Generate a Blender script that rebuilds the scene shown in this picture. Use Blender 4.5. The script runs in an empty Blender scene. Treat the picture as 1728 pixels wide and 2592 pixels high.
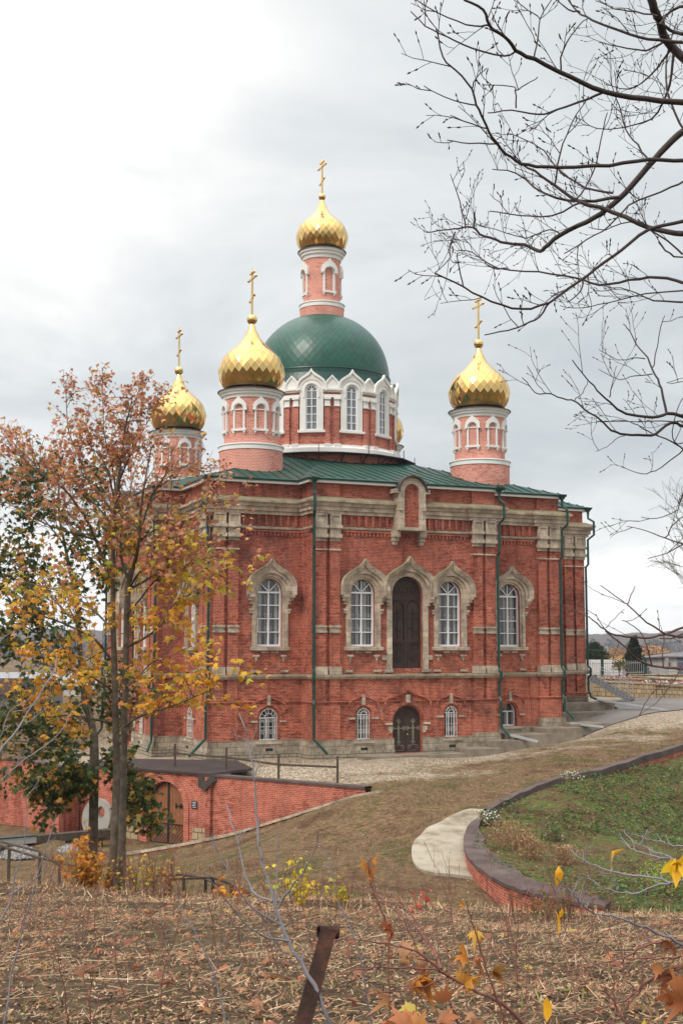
import bpy, math, random
import numpy as np
from mathutils import Vector, Matrix
from mathutils.geometry import tessellate_polygon
C = bpy.context.scene.collection
SC = bpy.context.scene
R = math.radians
rnd = random.Random(7)

# ---------------------------------------------------------------- camera, sky, sun, exposure
F_PX, PITCH = 3244.3, 0.1061
cam = bpy.data.objects.new('camera', bpy.data.cameras.new('camera'))
C.objects.link(cam); SC.camera = cam
cam.rotation_euler = (math.pi/2 + PITCH, 0, 0)
cam.data.sensor_fit = 'VERTICAL'; cam.data.sensor_height = 22.3
cam.data.lens = F_PX/2592*22.3
cam.data.clip_start = .1; cam.data.clip_end = 12000

SUN_EL, SUN_AZ = R(48), R(-62)          # azimuth from +Y, clockwise positive: light comes from the upper left
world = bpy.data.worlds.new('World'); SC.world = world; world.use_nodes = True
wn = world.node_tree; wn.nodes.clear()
def N(t, ty, **kw):
    n = t.nodes.new(ty)
    for k, v in kw.items():
        if k.startswith('i_'): n.inputs[k[2:].replace('_', ' ')].default_value = v
        elif k[0] == 'n' and k[1:].isdigit(): n.inputs[int(k[1:])].default_value = v
        else: setattr(n, k, v)
    return n
def math_(t, op, a, b=None, clamp=False):
    n = t.nodes.new('ShaderNodeMath'); n.operation = op; n.use_clamp = clamp
    for i, x in enumerate((a, b)):
        if x is None: continue
        if isinstance(x, (int, float)): n.inputs[i].default_value = x
        else: t.links.new(x, n.inputs[i])
    return n.outputs[0]
def ramp(t, fac, stops, interp='LINEAR'):
    n = t.nodes.new('ShaderNodeValToRGB'); cr = n.color_ramp; cr.interpolation = interp
    while len(cr.elements) < len(stops): cr.elements.new(.5)
    for e, (p, c) in zip(cr.elements, stops):
        e.position = p; e.color = (*c, 1) if len(c) == 3 else c
    t.links.new(fac, n.inputs[0]); return n.outputs[0]
def mix(t, fac, a, b, mode='MIX'):
    n = t.nodes.new('ShaderNodeMix'); n.data_type = 'RGBA'; n.blend_type = mode
    for s, x in ((n.inputs[0], fac), (n.inputs[6], a), (n.inputs[7], b)):
        if isinstance(x, (int, float)): s.default_value = x
        elif isinstance(x, tuple): s.default_value = (*x, 1) if len(x) == 3 else x
        else: t.links.new(x, s)
    return n.outputs[2]
def noise(t, vec, scale, detail=4, rough=.55, dist=0):
    n = t.nodes.new('ShaderNodeTexNoise'); n.inputs['Scale'].default_value = scale
    n.inputs['Detail'].default_value = detail; n.inputs['Roughness'].default_value = rough
    n.inputs['Distortion'].default_value = dist
    if vec is not None: t.links.new(vec, n.inputs['Vector'])
    return n.outputs['Fac']
sky = N(wn, 'ShaderNodeTexSky', sky_type='NISHITA', sun_disc=False)
sky.sun_elevation = SUN_EL; sky.sun_rotation = SUN_AZ
tc = N(wn, 'ShaderNodeTexCoord'); sep = N(wn, 'ShaderNodeSeparateXYZ')
wn.links.new(tc.outputs['Generated'], sep.inputs[0])
X_, Y_, Z_ = sep.outputs
den = math_(wn, 'ADD', math_(wn, 'ABSOLUTE', Z_), .22)
cx = math_(wn, 'DIVIDE', X_, den); cy = math_(wn, 'DIVIDE', Y_, den)
cmb = N(wn, 'ShaderNodeCombineXYZ'); wn.links.new(cx, cmb.inputs[0]); wn.links.new(cy, cmb.inputs[1])
n1 = noise(wn, cmb.outputs[0], 1.5, 8, .56, .35)
az = math_(wn, 'DIVIDE', X_, math_(wn, 'MAXIMUM', math_(wn, 'ABSOLUTE', Y_), .05))
# left side of the sky is brighter; the horizon band and the zenith too
lft = N(wn, 'ShaderNodeMapRange', interpolation_type='SMOOTHSTEP', i_From_Min=.06, i_From_Max=-.26); wn.links.new(az, lft.inputs[0])
hi = N(wn, 'ShaderNodeMapRange', interpolation_type='SMOOTHSTEP', i_From_Min=.16, i_From_Max=.42); wn.links.new(Z_, hi.inputs[0])
lo = N(wn, 'ShaderNodeMapRange', interpolation_type='SMOOTHSTEP', i_From_Min=.135, i_From_Max=.055); wn.links.new(Z_, lo.inputs[0])
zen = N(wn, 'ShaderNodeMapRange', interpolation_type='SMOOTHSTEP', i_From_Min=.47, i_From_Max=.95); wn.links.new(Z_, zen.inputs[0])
hb = math_(wn, 'MULTIPLY', hi.outputs[0], .30)
lb = math_(wn, 'MULTIPLY', math_(wn, 'MULTIPLY', lft.outputs[0], math_(wn, 'ADD', hi.outputs[0], .35)), .55)
ob = math_(wn, 'MULTIPLY', lo.outputs[0], .85)
nb = math_(wn, 'MULTIPLY', math_(wn, 'SUBTRACT', n1, .5), 2.0)
bri = math_(wn, 'ADD', math_(wn, 'ADD', hb, lb), math_(wn, 'ADD', ob, nb))
bri = math_(wn, 'ADD', bri, .22, clamp=True)
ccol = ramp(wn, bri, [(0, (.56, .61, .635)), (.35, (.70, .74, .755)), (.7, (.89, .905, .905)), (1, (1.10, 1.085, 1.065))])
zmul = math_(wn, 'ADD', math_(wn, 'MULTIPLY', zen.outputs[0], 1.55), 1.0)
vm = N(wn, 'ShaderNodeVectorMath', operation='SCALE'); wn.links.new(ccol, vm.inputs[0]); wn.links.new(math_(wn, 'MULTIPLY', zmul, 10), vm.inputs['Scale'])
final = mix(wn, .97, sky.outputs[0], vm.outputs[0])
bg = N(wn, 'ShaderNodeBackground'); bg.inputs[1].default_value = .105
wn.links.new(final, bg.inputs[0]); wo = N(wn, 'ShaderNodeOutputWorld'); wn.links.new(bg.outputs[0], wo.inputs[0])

sun = bpy.data.objects.new('sun', bpy.data.lights.new('sun', 'SUN')); C.objects.link(sun)
sun.data.energy = 1.9; sun.data.angle = R(14); sun.data.color = (1, .95, .87)
sd = Vector((math.sin(SUN_AZ)*math.cos(SUN_EL), math.cos(SUN_AZ)*math.cos(SUN_EL), math.sin(SUN_EL)))
SUNV = Vector((-.45, -.55, .72)).normalized()
sun.rotation_euler = SUNV.to_track_quat('Z', 'Y').to_euler()
sky.sun_elevation = math.asin(SUNV.z); sky.sun_rotation = math.atan2(SUNV.x, SUNV.y)
SC.view_settings.view_transform = 'Standard'; SC.view_settings.look = 'None'; SC.view_settings.exposure = 0.0
SC.view_settings.gamma = 1
SC.cycles.max_bounces = 6; SC.cycles.volume_bounces = 1

# ---------------------------------------------------------------- helpers
CP, SP = math.cos(PITCH), math.sin(PITCH)
def ray(u, v):
    x = (u-864)/F_PX; y = -(v-1296)/F_PX
    return Vector((x, CP-y*SP, SP+y*CP))
def at(u, v, Y):
    r = ray(u, v); return r*(Y/r.y)
def atz(u, v, z):
    r = ray(u, v); return r*(z/r.z)

def tag(o, label=None, cat=None, group=None, kind=None):
    if label: o['label'] = label
    if cat: o['category'] = cat
    if group: o['group'] = group
    if kind: o['kind'] = kind
    return o
def empty(name, loc=(0, 0, 0), rz=0, label=None, cat=None, group=None):
    o = bpy.data.objects.new(name, None); C.objects.link(o)
    o.location = loc; o.rotation_euler = (0, 0, rz); o.empty_display_size = .2
    return tag(o, label, cat, group)

class MB:
    def __init__(s): s.v = []; s.f = []; s.uv = []; s.c = []; s.col = None; s.mi = []; s.m = 0
    def face(s, pts, uv=None):
        n = len(s.v); s.v += [tuple(p) for p in pts]; s.f.append(tuple(range(n, n+len(pts))))
        s.uv.append(uv); s.c.append(s.col); s.mi.append(s.m)
    def box(s, c, d, M=None, taper=1.0):
        x, y, z = d[0]/2, d[1]/2, d[2]/2
        P = []
        for sz in (-1, 1):
            k = taper if sz > 0 else 1
            for sx, sy in ((-1, -1), (1, -1), (1, 1), (-1, 1)):
                p = Vector((sx*x*k, sy*y*k, sz*z))
                if M is not None: p = M @ p
                P.append(p + Vector(c))
        for q in ((3, 2, 1, 0), (4, 5, 6, 7), (0, 1, 5, 4), (1, 2, 6, 5), (2, 3, 7, 6), (3, 0, 4, 7)):
            s.face([P[i] for i in q])
    def beam(s, a, b, w, h, up=Vector((0, 0, 1))):
        a = Vector(a); b = Vector(b); d = (b-a); L = d.length; d.normalize()
        x = d.cross(up); x = x.normalized() if x.length > 1e-4 else Vector((1, 0, 0)); y = x.cross(d)
        M = Matrix((x, d, y)).transposed()
        s.box((a+b)/2, (w, L, h), M)
    def tube(s, pts, rad, n=6, cap=True, cuv=False):
        pts = [Vector(p) for p in pts]
        if isinstance(rad, (int, float)): rad = [rad]*len(pts)
        rings = []; prev = None
        for i, p in enumerate(pts):
            d = (pts[min(i+1, len(pts)-1)] - pts[max(i-1, 0)])
            d = d.normalized() if d.length > 1e-9 else Vector((0, 0, 1))
            if prev is None:
                x = d.orthogonal().normalized()
            else:
                x = prev - d*prev.dot(d)
                x = x.normalized() if x.length > 1e-6 else d.orthogonal().normalized()
            prev = x; y = d.cross(x)
            rings.append([p + (x*math.cos(2*math.pi*k/n) + y*math.sin(2*math.pi*k/n))*rad[i] for k in range(n)])
        b = len(s.v)
        for r_ in rings: s.v += [tuple(q) for q in r_]
        for i in range(len(rings)-1):
            for k in range(n):
                k2 = (k+1) % n
                s.f.append((b+i*n+k, b+i*n+k2, b+(i+1)*n+k2, b+(i+1)*n+k)); s.uv.append(None); s.c.append(s.col); s.mi.append(s.m)
        if cap:
            s.f.append(tuple(b+k for k in reversed(range(n)))); s.uv.append(None); s.c.append(s.col); s.mi.append(s.m)
            e = b+(len(rings)-1)*n
            s.f.append(tuple(e+k for k in range(n))); s.uv.append(None); s.c.append(s.col); s.mi.append(s.m)
    def lathe(s, prof, n=48, c=(0, 0, 0), a0=0, a1=2*math.pi):
        # prof: (r, z) from bottom to top, uv u = arc length
        full = abs(a1-a0-2*math.pi) < 1e-6
        b = len(s.v); m = n if full else n+1
        for r_, z in prof:
            for k in range(m):
                t = a0+(a1-a0)*k/n
                s.v.append((c[0]+r_*math.cos(t), c[1]+r_*math.sin(t), c[2]+z))
        Rm = max(p[0] for p in prof)
        L = 0
        for i in range(len(prof)-1):
            dl = math.hypot(prof[i+1][0]-prof[i][0], prof[i+1][1]-prof[i][1])
            for k in range(n):
                k2 = (k+1) % m
                s.f.append((b+i*m+k, b+i*m+k2, b+(i+1)*m+k2, b+(i+1)*m+k))
                u0 = (a0+(a1-a0)*k/n)*Rm; u1 = (a0+(a1-a0)*(k+1)/n)*Rm
                z0, z1 = prof[i][1]+c[2], prof[i+1][1]+c[2]
                s.uv.append(((u0, z0), (u1, z0), (u1, z1), (u0, z1))); s.c.append(s.col); s.mi.append(s.m)
            L += dl
    def sphere(s, c, r, n=12, m=8, sc=(1, 1, 1)):
        prof = [(max(r*math.sin(math.pi*i/m), 1e-4)*sc[0], -r*math.cos(math.pi*i/m)*sc[2]) for i in range(m+1)]
        s.lathe(prof, n, c)
    def build(s, name, mat, parent=None, smooth=False, loc=None):
        me = bpy.data.meshes.new(name); me.from_pydata(s.v, [], s.f); me.update()
        mats = mat if isinstance(mat, (list, tuple)) else [mat]
        for m in mats: me.materials.append(m)
        if len(mats) > 1: me.polygons.foreach_set('material_index', s.mi)
        nl = len(me.loops)
        vi = np.empty(nl, np.int32); me.loops.foreach_get('vertex_index', vi)
        co = np.array(s.v, np.float32).reshape(-1, 3)[vi]
        nf = len(s.f)
        nrm = np.empty(nf*3, np.float32); me.polygons.foreach_get('normal', nrm); nrm = nrm.reshape(-1, 3)
        cnt = np.array([len(f) for f in s.f]); fi = np.repeat(np.arange(nf), cnt)
        nn = nrm[fi]; h = np.hypot(nn[:, 0], nn[:, 1]); flat = h < .6
        hh = np.maximum(h, 1e-6)
        u = (co[:, 0]*(-nn[:, 1]) + co[:, 1]*nn[:, 0])/hh; v = co[:, 2].copy()
        u[flat] = co[flat, 0]; v[flat] = co[flat, 1]
        uv = np.stack([u, v], 1)
        st = np.concatenate([[0], np.cumsum(cnt)[:-1]])
        for i, q in enumerate(s.uv):
            if q is not None: uv[st[i]:st[i]+cnt[i]] = q
        lay = me.uv_layers.new(name='UVMap'); lay.data.foreach_set('uv', uv.astype(np.float32).ravel())
        if any(c is not None for c in s.c):
            cols = np.array([(c if c is not None else (1, 1, 1)) for c in s.c], np.float32)[fi]
            ca = me.color_attributes.new('col', 'FLOAT_COLOR', 'CORNER')
            ca.data.foreach_set('color', np.concatenate([cols, np.ones((nl, 1), np.float32)], 1).ravel())
        if smooth: me.polygons.foreach_set('use_smooth', [True]*nf)
        o = bpy.data.objects.new(name, me); C.objects.link(o)
        if parent is not None: o.parent = parent
        if loc is not None: o.location = loc
        return o
def np_mesh(name, verts, faces, mat, cols=None, parent=None):
    """fast path: verts (n,3), faces (m,k), per-face colours (m,3)"""
    verts = np.asarray(verts, np.float32); faces = np.asarray(faces, np.int32); k = faces.shape[1]
    me = bpy.data.meshes.new(name); me.vertices.add(len(verts)); me.vertices.foreach_set('co', verts.ravel())
    me.loops.add(faces.size); me.loops.foreach_set('vertex_index', faces.ravel())
    me.polygons.add(len(faces)); me.polygons.foreach_set('loop_start', np.arange(0, faces.size, k, dtype=np.int32))
    me.polygons.foreach_set('loop_total', np.full(len(faces), k, np.int32))
    me.update(calc_edges=True)
    if cols is not None:
        ca = me.color_attributes.new('col', 'FLOAT_COLOR', 'CORNER')
        c4 = np.concatenate([np.asarray(cols, np.float32), np.ones((len(cols), 1), np.float32)], 1)
        ca.data.foreach_set('color', np.repeat(c4, k, 0).ravel())
    me.materials.append(mat); me.validate()
    o = bpy.data.objects.new(name, me); C.objects.link(o)
    if parent is not None: o.parent = parent
    return o

# ---------------------------------------------------------------- materials
def new_mat(name):
    m = bpy.data.materials.new(name); m.use_nodes = True; t = m.node_tree
    b = t.nodes['Principled BSDF']; return m, t, b
def setc(t, sock, x):
    if isinstance(x, tuple): sock.default_value = (*x, 1)
    elif isinstance(x, (int, float)): sock.default_value = x
    else: t.links.new(x, sock)
def bump(t, b, h, strength=.3, dist=.02):
    n = t.nodes.new('ShaderNodeBump'); n.inputs['Strength'].default_value = strength; n.inputs['Distance'].default_value = dist
    t.links.new(h, n.inputs['Height']); t.links.new(n.outputs[0], b.inputs['Normal'])
def coords(t, kind='Object'):
    return t.nodes.new('ShaderNodeTexCoord').outputs[kind]
def plain(name, c1, c2=None, rough=.7, scale=3, metal=0, bmp=0, spec=.5, detail=5, c3=None):
    m, t, b = new_mat(name); o = coords(t)
    if c2 is None: c2 = tuple(x*.75 for x in c1)
    n = noise(t, o, scale, detail, .6)
    stops = [(.3, c1), (.7, c2)] if c3 is None else [(.28, c1), (.5, c2), (.72, c3)]
    setc(t, b.inputs['Base Color'], ramp(t, n, stops))
    b.inputs['Roughness'].default_value = rough; b.inputs['Metallic'].default_value = metal
    b.inputs['Specular IOR Level'].default_value = spec
    if bmp: bump(t, b, noise(t, o, scale*6, 4), bmp, .02)
    return m
def colmat(name, rough=.7, spec=.3, trans=0.0, scale=0, bmp=0):
    m, t, b = new_mat(name)
    a = t.nodes.new('ShaderNodeVertexColor'); a.layer_name = 'col'
    c = a.outputs[0]
    if scale:
        c = mix(t, 1, c, ramp(t, noise(t, coords(t), scale, 4), [(.3, (.7, .7, .7)), (.7, (1.15, 1.15, 1.15))]), 'MULTIPLY')
    t.links.new(c, b.inputs['Base Color'])
    b.inputs['Roughness'].default_value = rough; b.inputs['Specular IOR Level'].default_value = spec
    if trans:
        tr = t.nodes.new('ShaderNodeBsdfTranslucent'); t.links.new(c, tr.inputs[0])
        mx = t.nodes.new('ShaderNodeMixShader'); mx.inputs[0].default_value = trans
        t.links.new(b.outputs[0], mx.inputs[1]); t.links.new(tr.outputs[0], mx.inputs[2])
        t.links.new(mx.outputs[0], t.nodes['Material Output'].inputs[0])
    return m
def brickmat(name, c1, c2, mortar, bw=.27, bh=.078, ms=.012, stain=None, stain_amt=.5, zgrad=None, white=0.0, dark=.55):
    """brick in the UV map (metres); weathering from object-space noise"""
    m, t, b = new_mat(name)
    uv = coords(t, 'UV'); o = coords(t)
    br = t.nodes.new('ShaderNodeTexBrick'); t.links.new(uv, br.inputs['Vector'])
    br.inputs['Scale'].default_value = 1; br.inputs['Brick Width'].default_value = bw; br.inputs['Row Height'].default_value = bh
    br.inputs['Mortar Size'].default_value = ms; br.inputs['Mortar Smooth'].default_value = .2; br.inputs['Bias'].default_value = -.1
    setc(t, br.inputs['Color1'], c1); setc(t, br.inputs['Color2'], c2); setc(t, br.inputs['Mortar'], mortar)
    c = br.outputs['Color']
    # single bricks that are burnt darker, in patches
    v = t.nodes.new('ShaderNodeTexVoronoi'); v.inputs['Scale'].default_value = 1; mpv = t.nodes.new('ShaderNodeMapping'); mpv.inputs['Scale'].default_value = (4.0, 4.0, 12.5); t.links.new(o, mpv.inputs[0]); t.links.new(mpv.outputs[0], v.inputs['Vector'])
    sp = t.nodes.new('ShaderNodeSeparateColor'); t.links.new(v.outputs['Color'], sp.inputs[0])
    pn = noise(t, o, .45, 4, .6)
    msk = math_(t, 'MULTIPLY', math_(t, 'GREATER_THAN', sp.outputs[0], .72), math_(t, 'GREATER_THAN', pn, .5))
    c = mix(t, math_(t, 'MULTIPLY', msk, .45), c, tuple(x*dark*.7 for x in c2), 'MIX')
    c = mix(t, 1, c, ramp(t, noise(t, o, .8, 6, .65), [(.28, (dark*.6+.26, dark*.6+.22, dark*.6+.23)), (.5, (1, 1, 1)), (.72, (1.2, 1.2, 1.15))]), 'MULTIPLY')
    if stain:
        sn = ramp(t, noise(t, o, .33, 7, .7, .6), [(.50, (0, 0, 0)), (.66, (1, 1, 1))])
        c = mix(t, math_(t, 'MULTIPLY', sn, stain_amt), c, stain)
    if white:
        mp = t.nodes.new('ShaderNodeMapping'); mp.inputs['Scale'].default_value = (1.6, 1.6, .45); t.links.new(o, mp.inputs[0])
        wn_ = ramp(t, noise(t, mp.outputs[0], 1.6, 8, .78), [(.58, (0, 0, 0)), (.72, (1, 1, 1))])
        c = mix(t, math_(t, 'MULTIPLY', wn_, white), c, (.55, .47, .42))
    if white:
        mp2 = t.nodes.new('ShaderNodeMapping'); mp2.inputs['Scale'].default_value = (2.6, 2.6, .16); t.links.new(o, mp2.inputs[0])
        sk_ = ramp(t, noise(t, mp2.outputs[0], 1.0, 5, .6), [(.56, (0, 0, 0)), (.70, (1, 1, 1))])
        c = mix(t, math_(t, 'MULTIPLY', sk_, .55), c, tuple(x*.38 for x in c1))
        c = mix(t, .5, c, mix(t, 1, c, ramp(t, noise(t, o, 4.5, 6, .75), [(.32, (.45, .42, .42)), (.5, (1, 1, 1)), (.68, (1.5, 1.42, 1.35))]), 'MULTIPLY'))
    if zgrad:
        z0, z1, col = zgrad
        s_ = t.nodes.new('ShaderNodeSeparateXYZ'); t.links.new(o, s_.inputs[0])
        mr = t.nodes.new('ShaderNodeMapRange'); mr.inputs[1].default_value = z0; mr.inputs[2].default_value = z1
        zz = math_(t, 'ADD', s_.outputs[2], math_(t, 'MULTIPLY', math_(t, 'SUBTRACT', pn, .5), 2.5)); t.links.new(zz, mr.inputs[0])
        c = mix(t, math_(t, 'MULTIPLY', mr.outputs[0], .75), c, mix(t, 1, c, col, 'MULTIPLY'))
    t.links.new(c, b.inputs['Base Color']); b.inputs['Roughness'].default_value = .9; b.inputs['Specular IOR Level'].default_value = .08
    bump(t, b, math_(t, 'SUBTRACT', 1, br.outputs['Fac']), .35, .01)
    return m
def stonemat(name, c1, c2, c3, bw=.62, bh=.3, seam=.5, moss=None, ms=.008):
    m, t, b = new_mat(name); uv = coords(t, 'UV'); o = coords(t)
    br = t.nodes.new('ShaderNodeTexBrick'); t.links.new(uv, br.inputs['Vector'])
    br.inputs['Scale'].default_value = 1; br.inputs['Brick Width'].default_value = bw; br.inputs['Row Height'].default_value = bh
    br.inputs['Mortar Size'].default_value = ms; br.inputs['Bias'].default_value = 0
    setc(t, br.inputs['Color1'], (1, 1, 1)); setc(t, br.inputs['Color2'], (.82, .8, .78)); setc(t, br.inputs['Mortar'], (1-seam,)*3)
    c = ramp(t, noise(t, o, 1.7, 7, .7), [(.3, c1), (.5, c2), (.7, c3)])
    c = mix(t, 1, c, br.outputs['Color'], 'MULTIPLY')
    if moss:
        g = t.nodes.new('ShaderNodeNewGeometry'); s_ = t.nodes.new('ShaderNodeSeparateXYZ'); t.links.new(g.outputs['Normal'], s_.inputs[0])
        up = ramp(t, math_(t, 'MULTIPLY', math_(t, 'ADD', s_.outputs[2], math_(t, 'SUBTRACT', noise(t, o, 2, 6, .7), .5)), 1), [(.35, (0, 0, 0)), (.8, (1, 1, 1))])
        c = mix(t, math_(t, 'MULTIPLY', up, .8), c, moss)
    t.links.new(c, b.inputs['Base Color']); b.inputs['Roughness'].default_value = .9; b.inputs['Specular IOR Level'].default_value = .08
    bump(t, b, noise(t, o, 14, 5, .7), .25, .02)
    return m
def shingle(name, col, seamcol, rough, metal, seam=.045, var=.12):
    """diamond sheets: UV runs 0..1 over every sheet"""
    m, t, b = new_mat(name); uv = coords(t, 'UV')
    s_ = t.nodes.new('ShaderNodeSeparateXYZ'); t.links.new(uv, s_.inputs[0])
    fu = math_(t, 'FRACT', s_.outputs[0]); fv = math_(t, 'FRACT', s_.outputs[1])
    e = math_(t, 'MINIMUM', math_(t, 'MINIMUM', fu, math_(t, 'SUBTRACT', 1, fu)), math_(t, 'MINIMUM', fv, math_(t, 'SUBTRACT', 1, fv)))
    k = math_(t, 'LESS_THAN', e, seam)
    n = noise(t, coords(t), 2.2, 4, .6)
    base = ramp(t, n, [(.3, tuple(x*(1-var) for x in col)), (.7, tuple(min(1, x*(1+var)) for x in col))])
    t.links.new(mix(t, k, base, seamcol), b.inputs['Base Color'])
    b.inputs['Roughness'].default_value = rough; b.inputs['Metallic'].default_value = metal
    return m

M = {}
M['brick'] = brickmat('old_red_brick', (.46, .090, .036), (.28, .047, .023), (.44, .26, .20), stain=(.11, .045, .036), stain_amt=.62, zgrad=(-.5, 4.5, (.90, .86, .94)), white=.5)
M['brick_pink'] = brickmat('pink_new_brick', (.60, .225, .165), (.54, .185, .135), (.70, .44, .37), bw=.28, bh=.085, ms=.014, dark=.85)
M['brick_drum'] = brickmat('drum_brick', (.47, .125, .08), (.39, .095, .062), (.60, .33, .26), bw=.28, bh=.085, ms=.013, dark=.7)
M['brick_yard'] = brickmat('yard_wall_brick', (.46, .115, .070), (.34, .072, .048), (.48, .27, .20), bw=.27, bh=.08, ms=.012, dark=.62, white=.3)
M['limestone'] = stonemat('limestone', (.22, .18, .145), (.48, .395, .305), (.72, .61, .48), moss=(.17, .155, .08))
M['plinth'] = stonemat('plinth_stone', (.17, .14, .11), (.36, .30, .225), (.56, .49, .39), bw=.7, bh=.28, seam=.6, moss=(.19, .17, .10), ms=.014)
M['rubble'] = stonemat('rubble_stone', (.22, .19, .14), (.33, .28, .21), (.42, .36, .27), bw=.45, bh=.17, seam=.65, ms=.02)
M['white'] = plain('white_plaster', (.72, .70, .66), (.80, .785, .75), .7, .8, bmp=.05)
M['grey_white'] = plain('pale_grey_plaster', (.68, .68, .65), (.78, .77, .74), .7, 1.2, bmp=.05)
M['greenroof'] = plain('green_roof_sheet', (.006, .040, .029), (.011, .060, .044), .5, .45, spec=.25, c3=(.050, .048, .036))
M['greenpaint'] = plain('dark_green_paint', (.005, .038, .029), (.007, .050, .038), .35, 3, spec=.35)
M['greendome'] = shingle('green_dome_sheet', (.003, .072, .046), (.002, .036, .024), .36, .0, .045, .35)
M['gold'] = shingle('gilded_sheet', (.74, .50, .19), (.45, .28, .09), .12, 1.0, .020, .10)
M['goldplain'] = plain('gilded_metal', (.80, .56, .24), (.72, .49, .19), .14, 2, metal=1)
M['darkmetal'] = plain('dark_brown_metal', (.045, .036, .034), (.07, .055, .05), .5, 3, metal=.3)
M['frame'] = plain('white_window_frame', (.78, .80, .82), (.82, .83, .84), .4, 2)
M['soffit'] = plain('white_gutter_board', (.62, .60, .58), (.72, .70, .68), .5, 2)
M['door'] = plain('dark_brown_door_steel', (.042, .024, .019), (.062, .038, .030), .6, 2.5, bmp=.1, spec=.2)
M['doortrim'] = plain('aged_bronze_ornament', (.22, .20, .15), (.30, .27, .20), .5, 8, metal=.4)
M['doordark'] = plain('black_ironwork', (.012, .008, .007), (.020, .014, .012), .6, 8, spec=.3)
def glassmat():
    m, t, b = new_mat('window_glass'); uv = coords(t, 'UV')
    s_ = t.nodes.new('ShaderNodeSeparateXYZ'); t.links.new(uv, s_.inputs[0])
    w = math_(t, 'SINE', math_(t, 'MULTIPLY', s_.outputs[0], 14))
    k = math_(t, 'GREATER_THAN', math_(t, 'ADD', w, math_(t, 'MULTIPLY', noise(t, coords(t), 1.5, 2), .9)), .8)
    t.links.new(mix(t, k, (.022, .022, .022), (.21, .21, .205)), b.inputs['Base Color'])
    b.inputs['Roughness'].default_value = .08; b.inputs['Specular IOR Level'].default_value = .7
    return m
M['glass'] = glassmat()
M['glasslite'] = plain('drum_window_glass', (.10, .11, .12), (.26, .27, .28), .12, 1.1, spec=.7)
M['asphalt'] = plain('grey_asphalt', (.155, .14, .128), (.215, .197, .183), .95, .35, spec=.1, bmp=.3, detail=8)
M['concrete'] = plain('weathered_concrete', (.17, .15, .13), (.28, .25, .22), .85, 1.2, bmp=.3, c3=(.34, .31, .28))
M['slab'] = plain('wet_concrete_slab', (.14, .112, .082), (.24, .20, .155), .95, 1.0, bmp=.3, spec=.08, c3=(.31, .265, .21))
M['pathconc'] = plain('pale_path_concrete', (.16, .12, .085), (.33, .285, .215), .95, 1.4, bmp=.3, spec=.1, c3=(.40, .355, .285), detail=8)
M['cap'] = plain('brown_coping_felt', (.070, .050, .046), (.11, .08, .074), .9, .8, bmp=.3, spec=.12, c3=(.155, .118, .108))
M['felt'] = plain('dark_roof_felt', (.042, .031, .028), (.07, .053, .048), .9, .9, bmp=.2, spec=.12)
M['wood'] = plain('grey_old_wood', (.06, .047, .036), (.11, .088, .068), .95, 6, bmp=.4, spec=.05)
M['gatewood'] = plain('stained_plank', (.30, .12, .045), (.22, .08, .03), .6, 3)
M['iron'] = plain('black_iron', (.015, .015, .017), (.03, .03, .032), .5, 5, metal=.4)
M['rust'] = plain('rusty_steel', (.022, .013, .010), (.040, .021, .016), .85, 9, bmp=.4, spec=.15, c3=(.085, .036, .024))
M['zinc'] = plain('galvanised_sheet', (.45, .46, .47), (.56, .57, .58), .35, 4, metal=.5)
M['steelgrey'] = plain('grey_painted_steel', (.25, .24, .25), (.33, .32, .33), .5, 4, metal=.2)
M['fieldstone'] = stonemat('tan_field_stone', (.30, .22, .13), (.45, .34, .21), (.56, .44, .29), bw=.5, bh=.33, seam=.65, ms=.03)
M['bark'] = plain('grey_bark', (.065, .050, .036), (.12, .095, .07), .95, 5, bmp=.8, spec=.05, c3=(.19, .16, .125))
M['darkbark'] = plain('dark_twig_bark', (.028, .018, .016), (.05, .034, .03), .8, 7, bmp=.3)
M['greytwig'] = plain('blue_grey_twig', (.13, .12, .13), (.25, .235, .25), .7, 9)
M['browntwig'] = plain('brown_twig', (.075, .035, .028), (.12, .06, .045), .8, 7)
M['redtwig'] = plain('red_brown_twig', (.14, .05, .04), (.22, .085, .06), .7, 9)
M['leaf'] = colmat('autumn_leaf', .6, .3, .35)
M['col'] = colmat('varied_matte', .85, .2)
M['millstone'] = plain('pale_stone_disc', (.25, .235, .20), (.33, .315, .275), .9, 2, bmp=.3)
M['plaque'] = plain('dark_plaque', (.02, .03, .045), (.03, .04, .06), .3, 4)
M['white_enamel'] = plain('white_lettering', (.7, .7, .7), (.72, .72, .72), .5, 4)
# ================================================================ THE CHURCH
CH0 = Vector((-1.25, 80.0, -5.6)); ROT = math.pi/2 - 1.1613
ZB = 5.6     # part meshes are modelled with z measured from eye level, the root stands on the ground
church = empty('church', CH0, ROT, 'red brick church with a green central dome and gilded onion domes', 'church')
def cw(a, b, z):     # church-local (a, b, eye z) to world
    return Vector((CH0.x + a*math.cos(ROT) - b*math.sin(ROT), CH0.y + a*math.sin(ROT) + b*math.cos(ROT), z))
def part(name, mb, mat, parent=None, smooth=False):
    if parent is None: return mb.build(name, mat, church, smooth, (0, 0, ZB))
    return mb.build(name, mat, parent, smooth)

PO = [(-10.5, -10.5), (-5.5, -10.5), (-5.5, -11.95), (5.5, -11.95), (5.5, -10.5), (10.5, -10.5), (10.5, -5.3), (15.7, -5.3),
      (15.7, 5.3), (10.5, 5.3), (10.5, 10.5), (5.5, 10.5), (5.5, 11.95), (-5.5, 11.95), (-5.5, 10.5), (-10.5, 10.5),
      (-10.5, 5.5), (-11.95, 5.5), (-11.95, -5.5), (-10.5, -5.5)]
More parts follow.
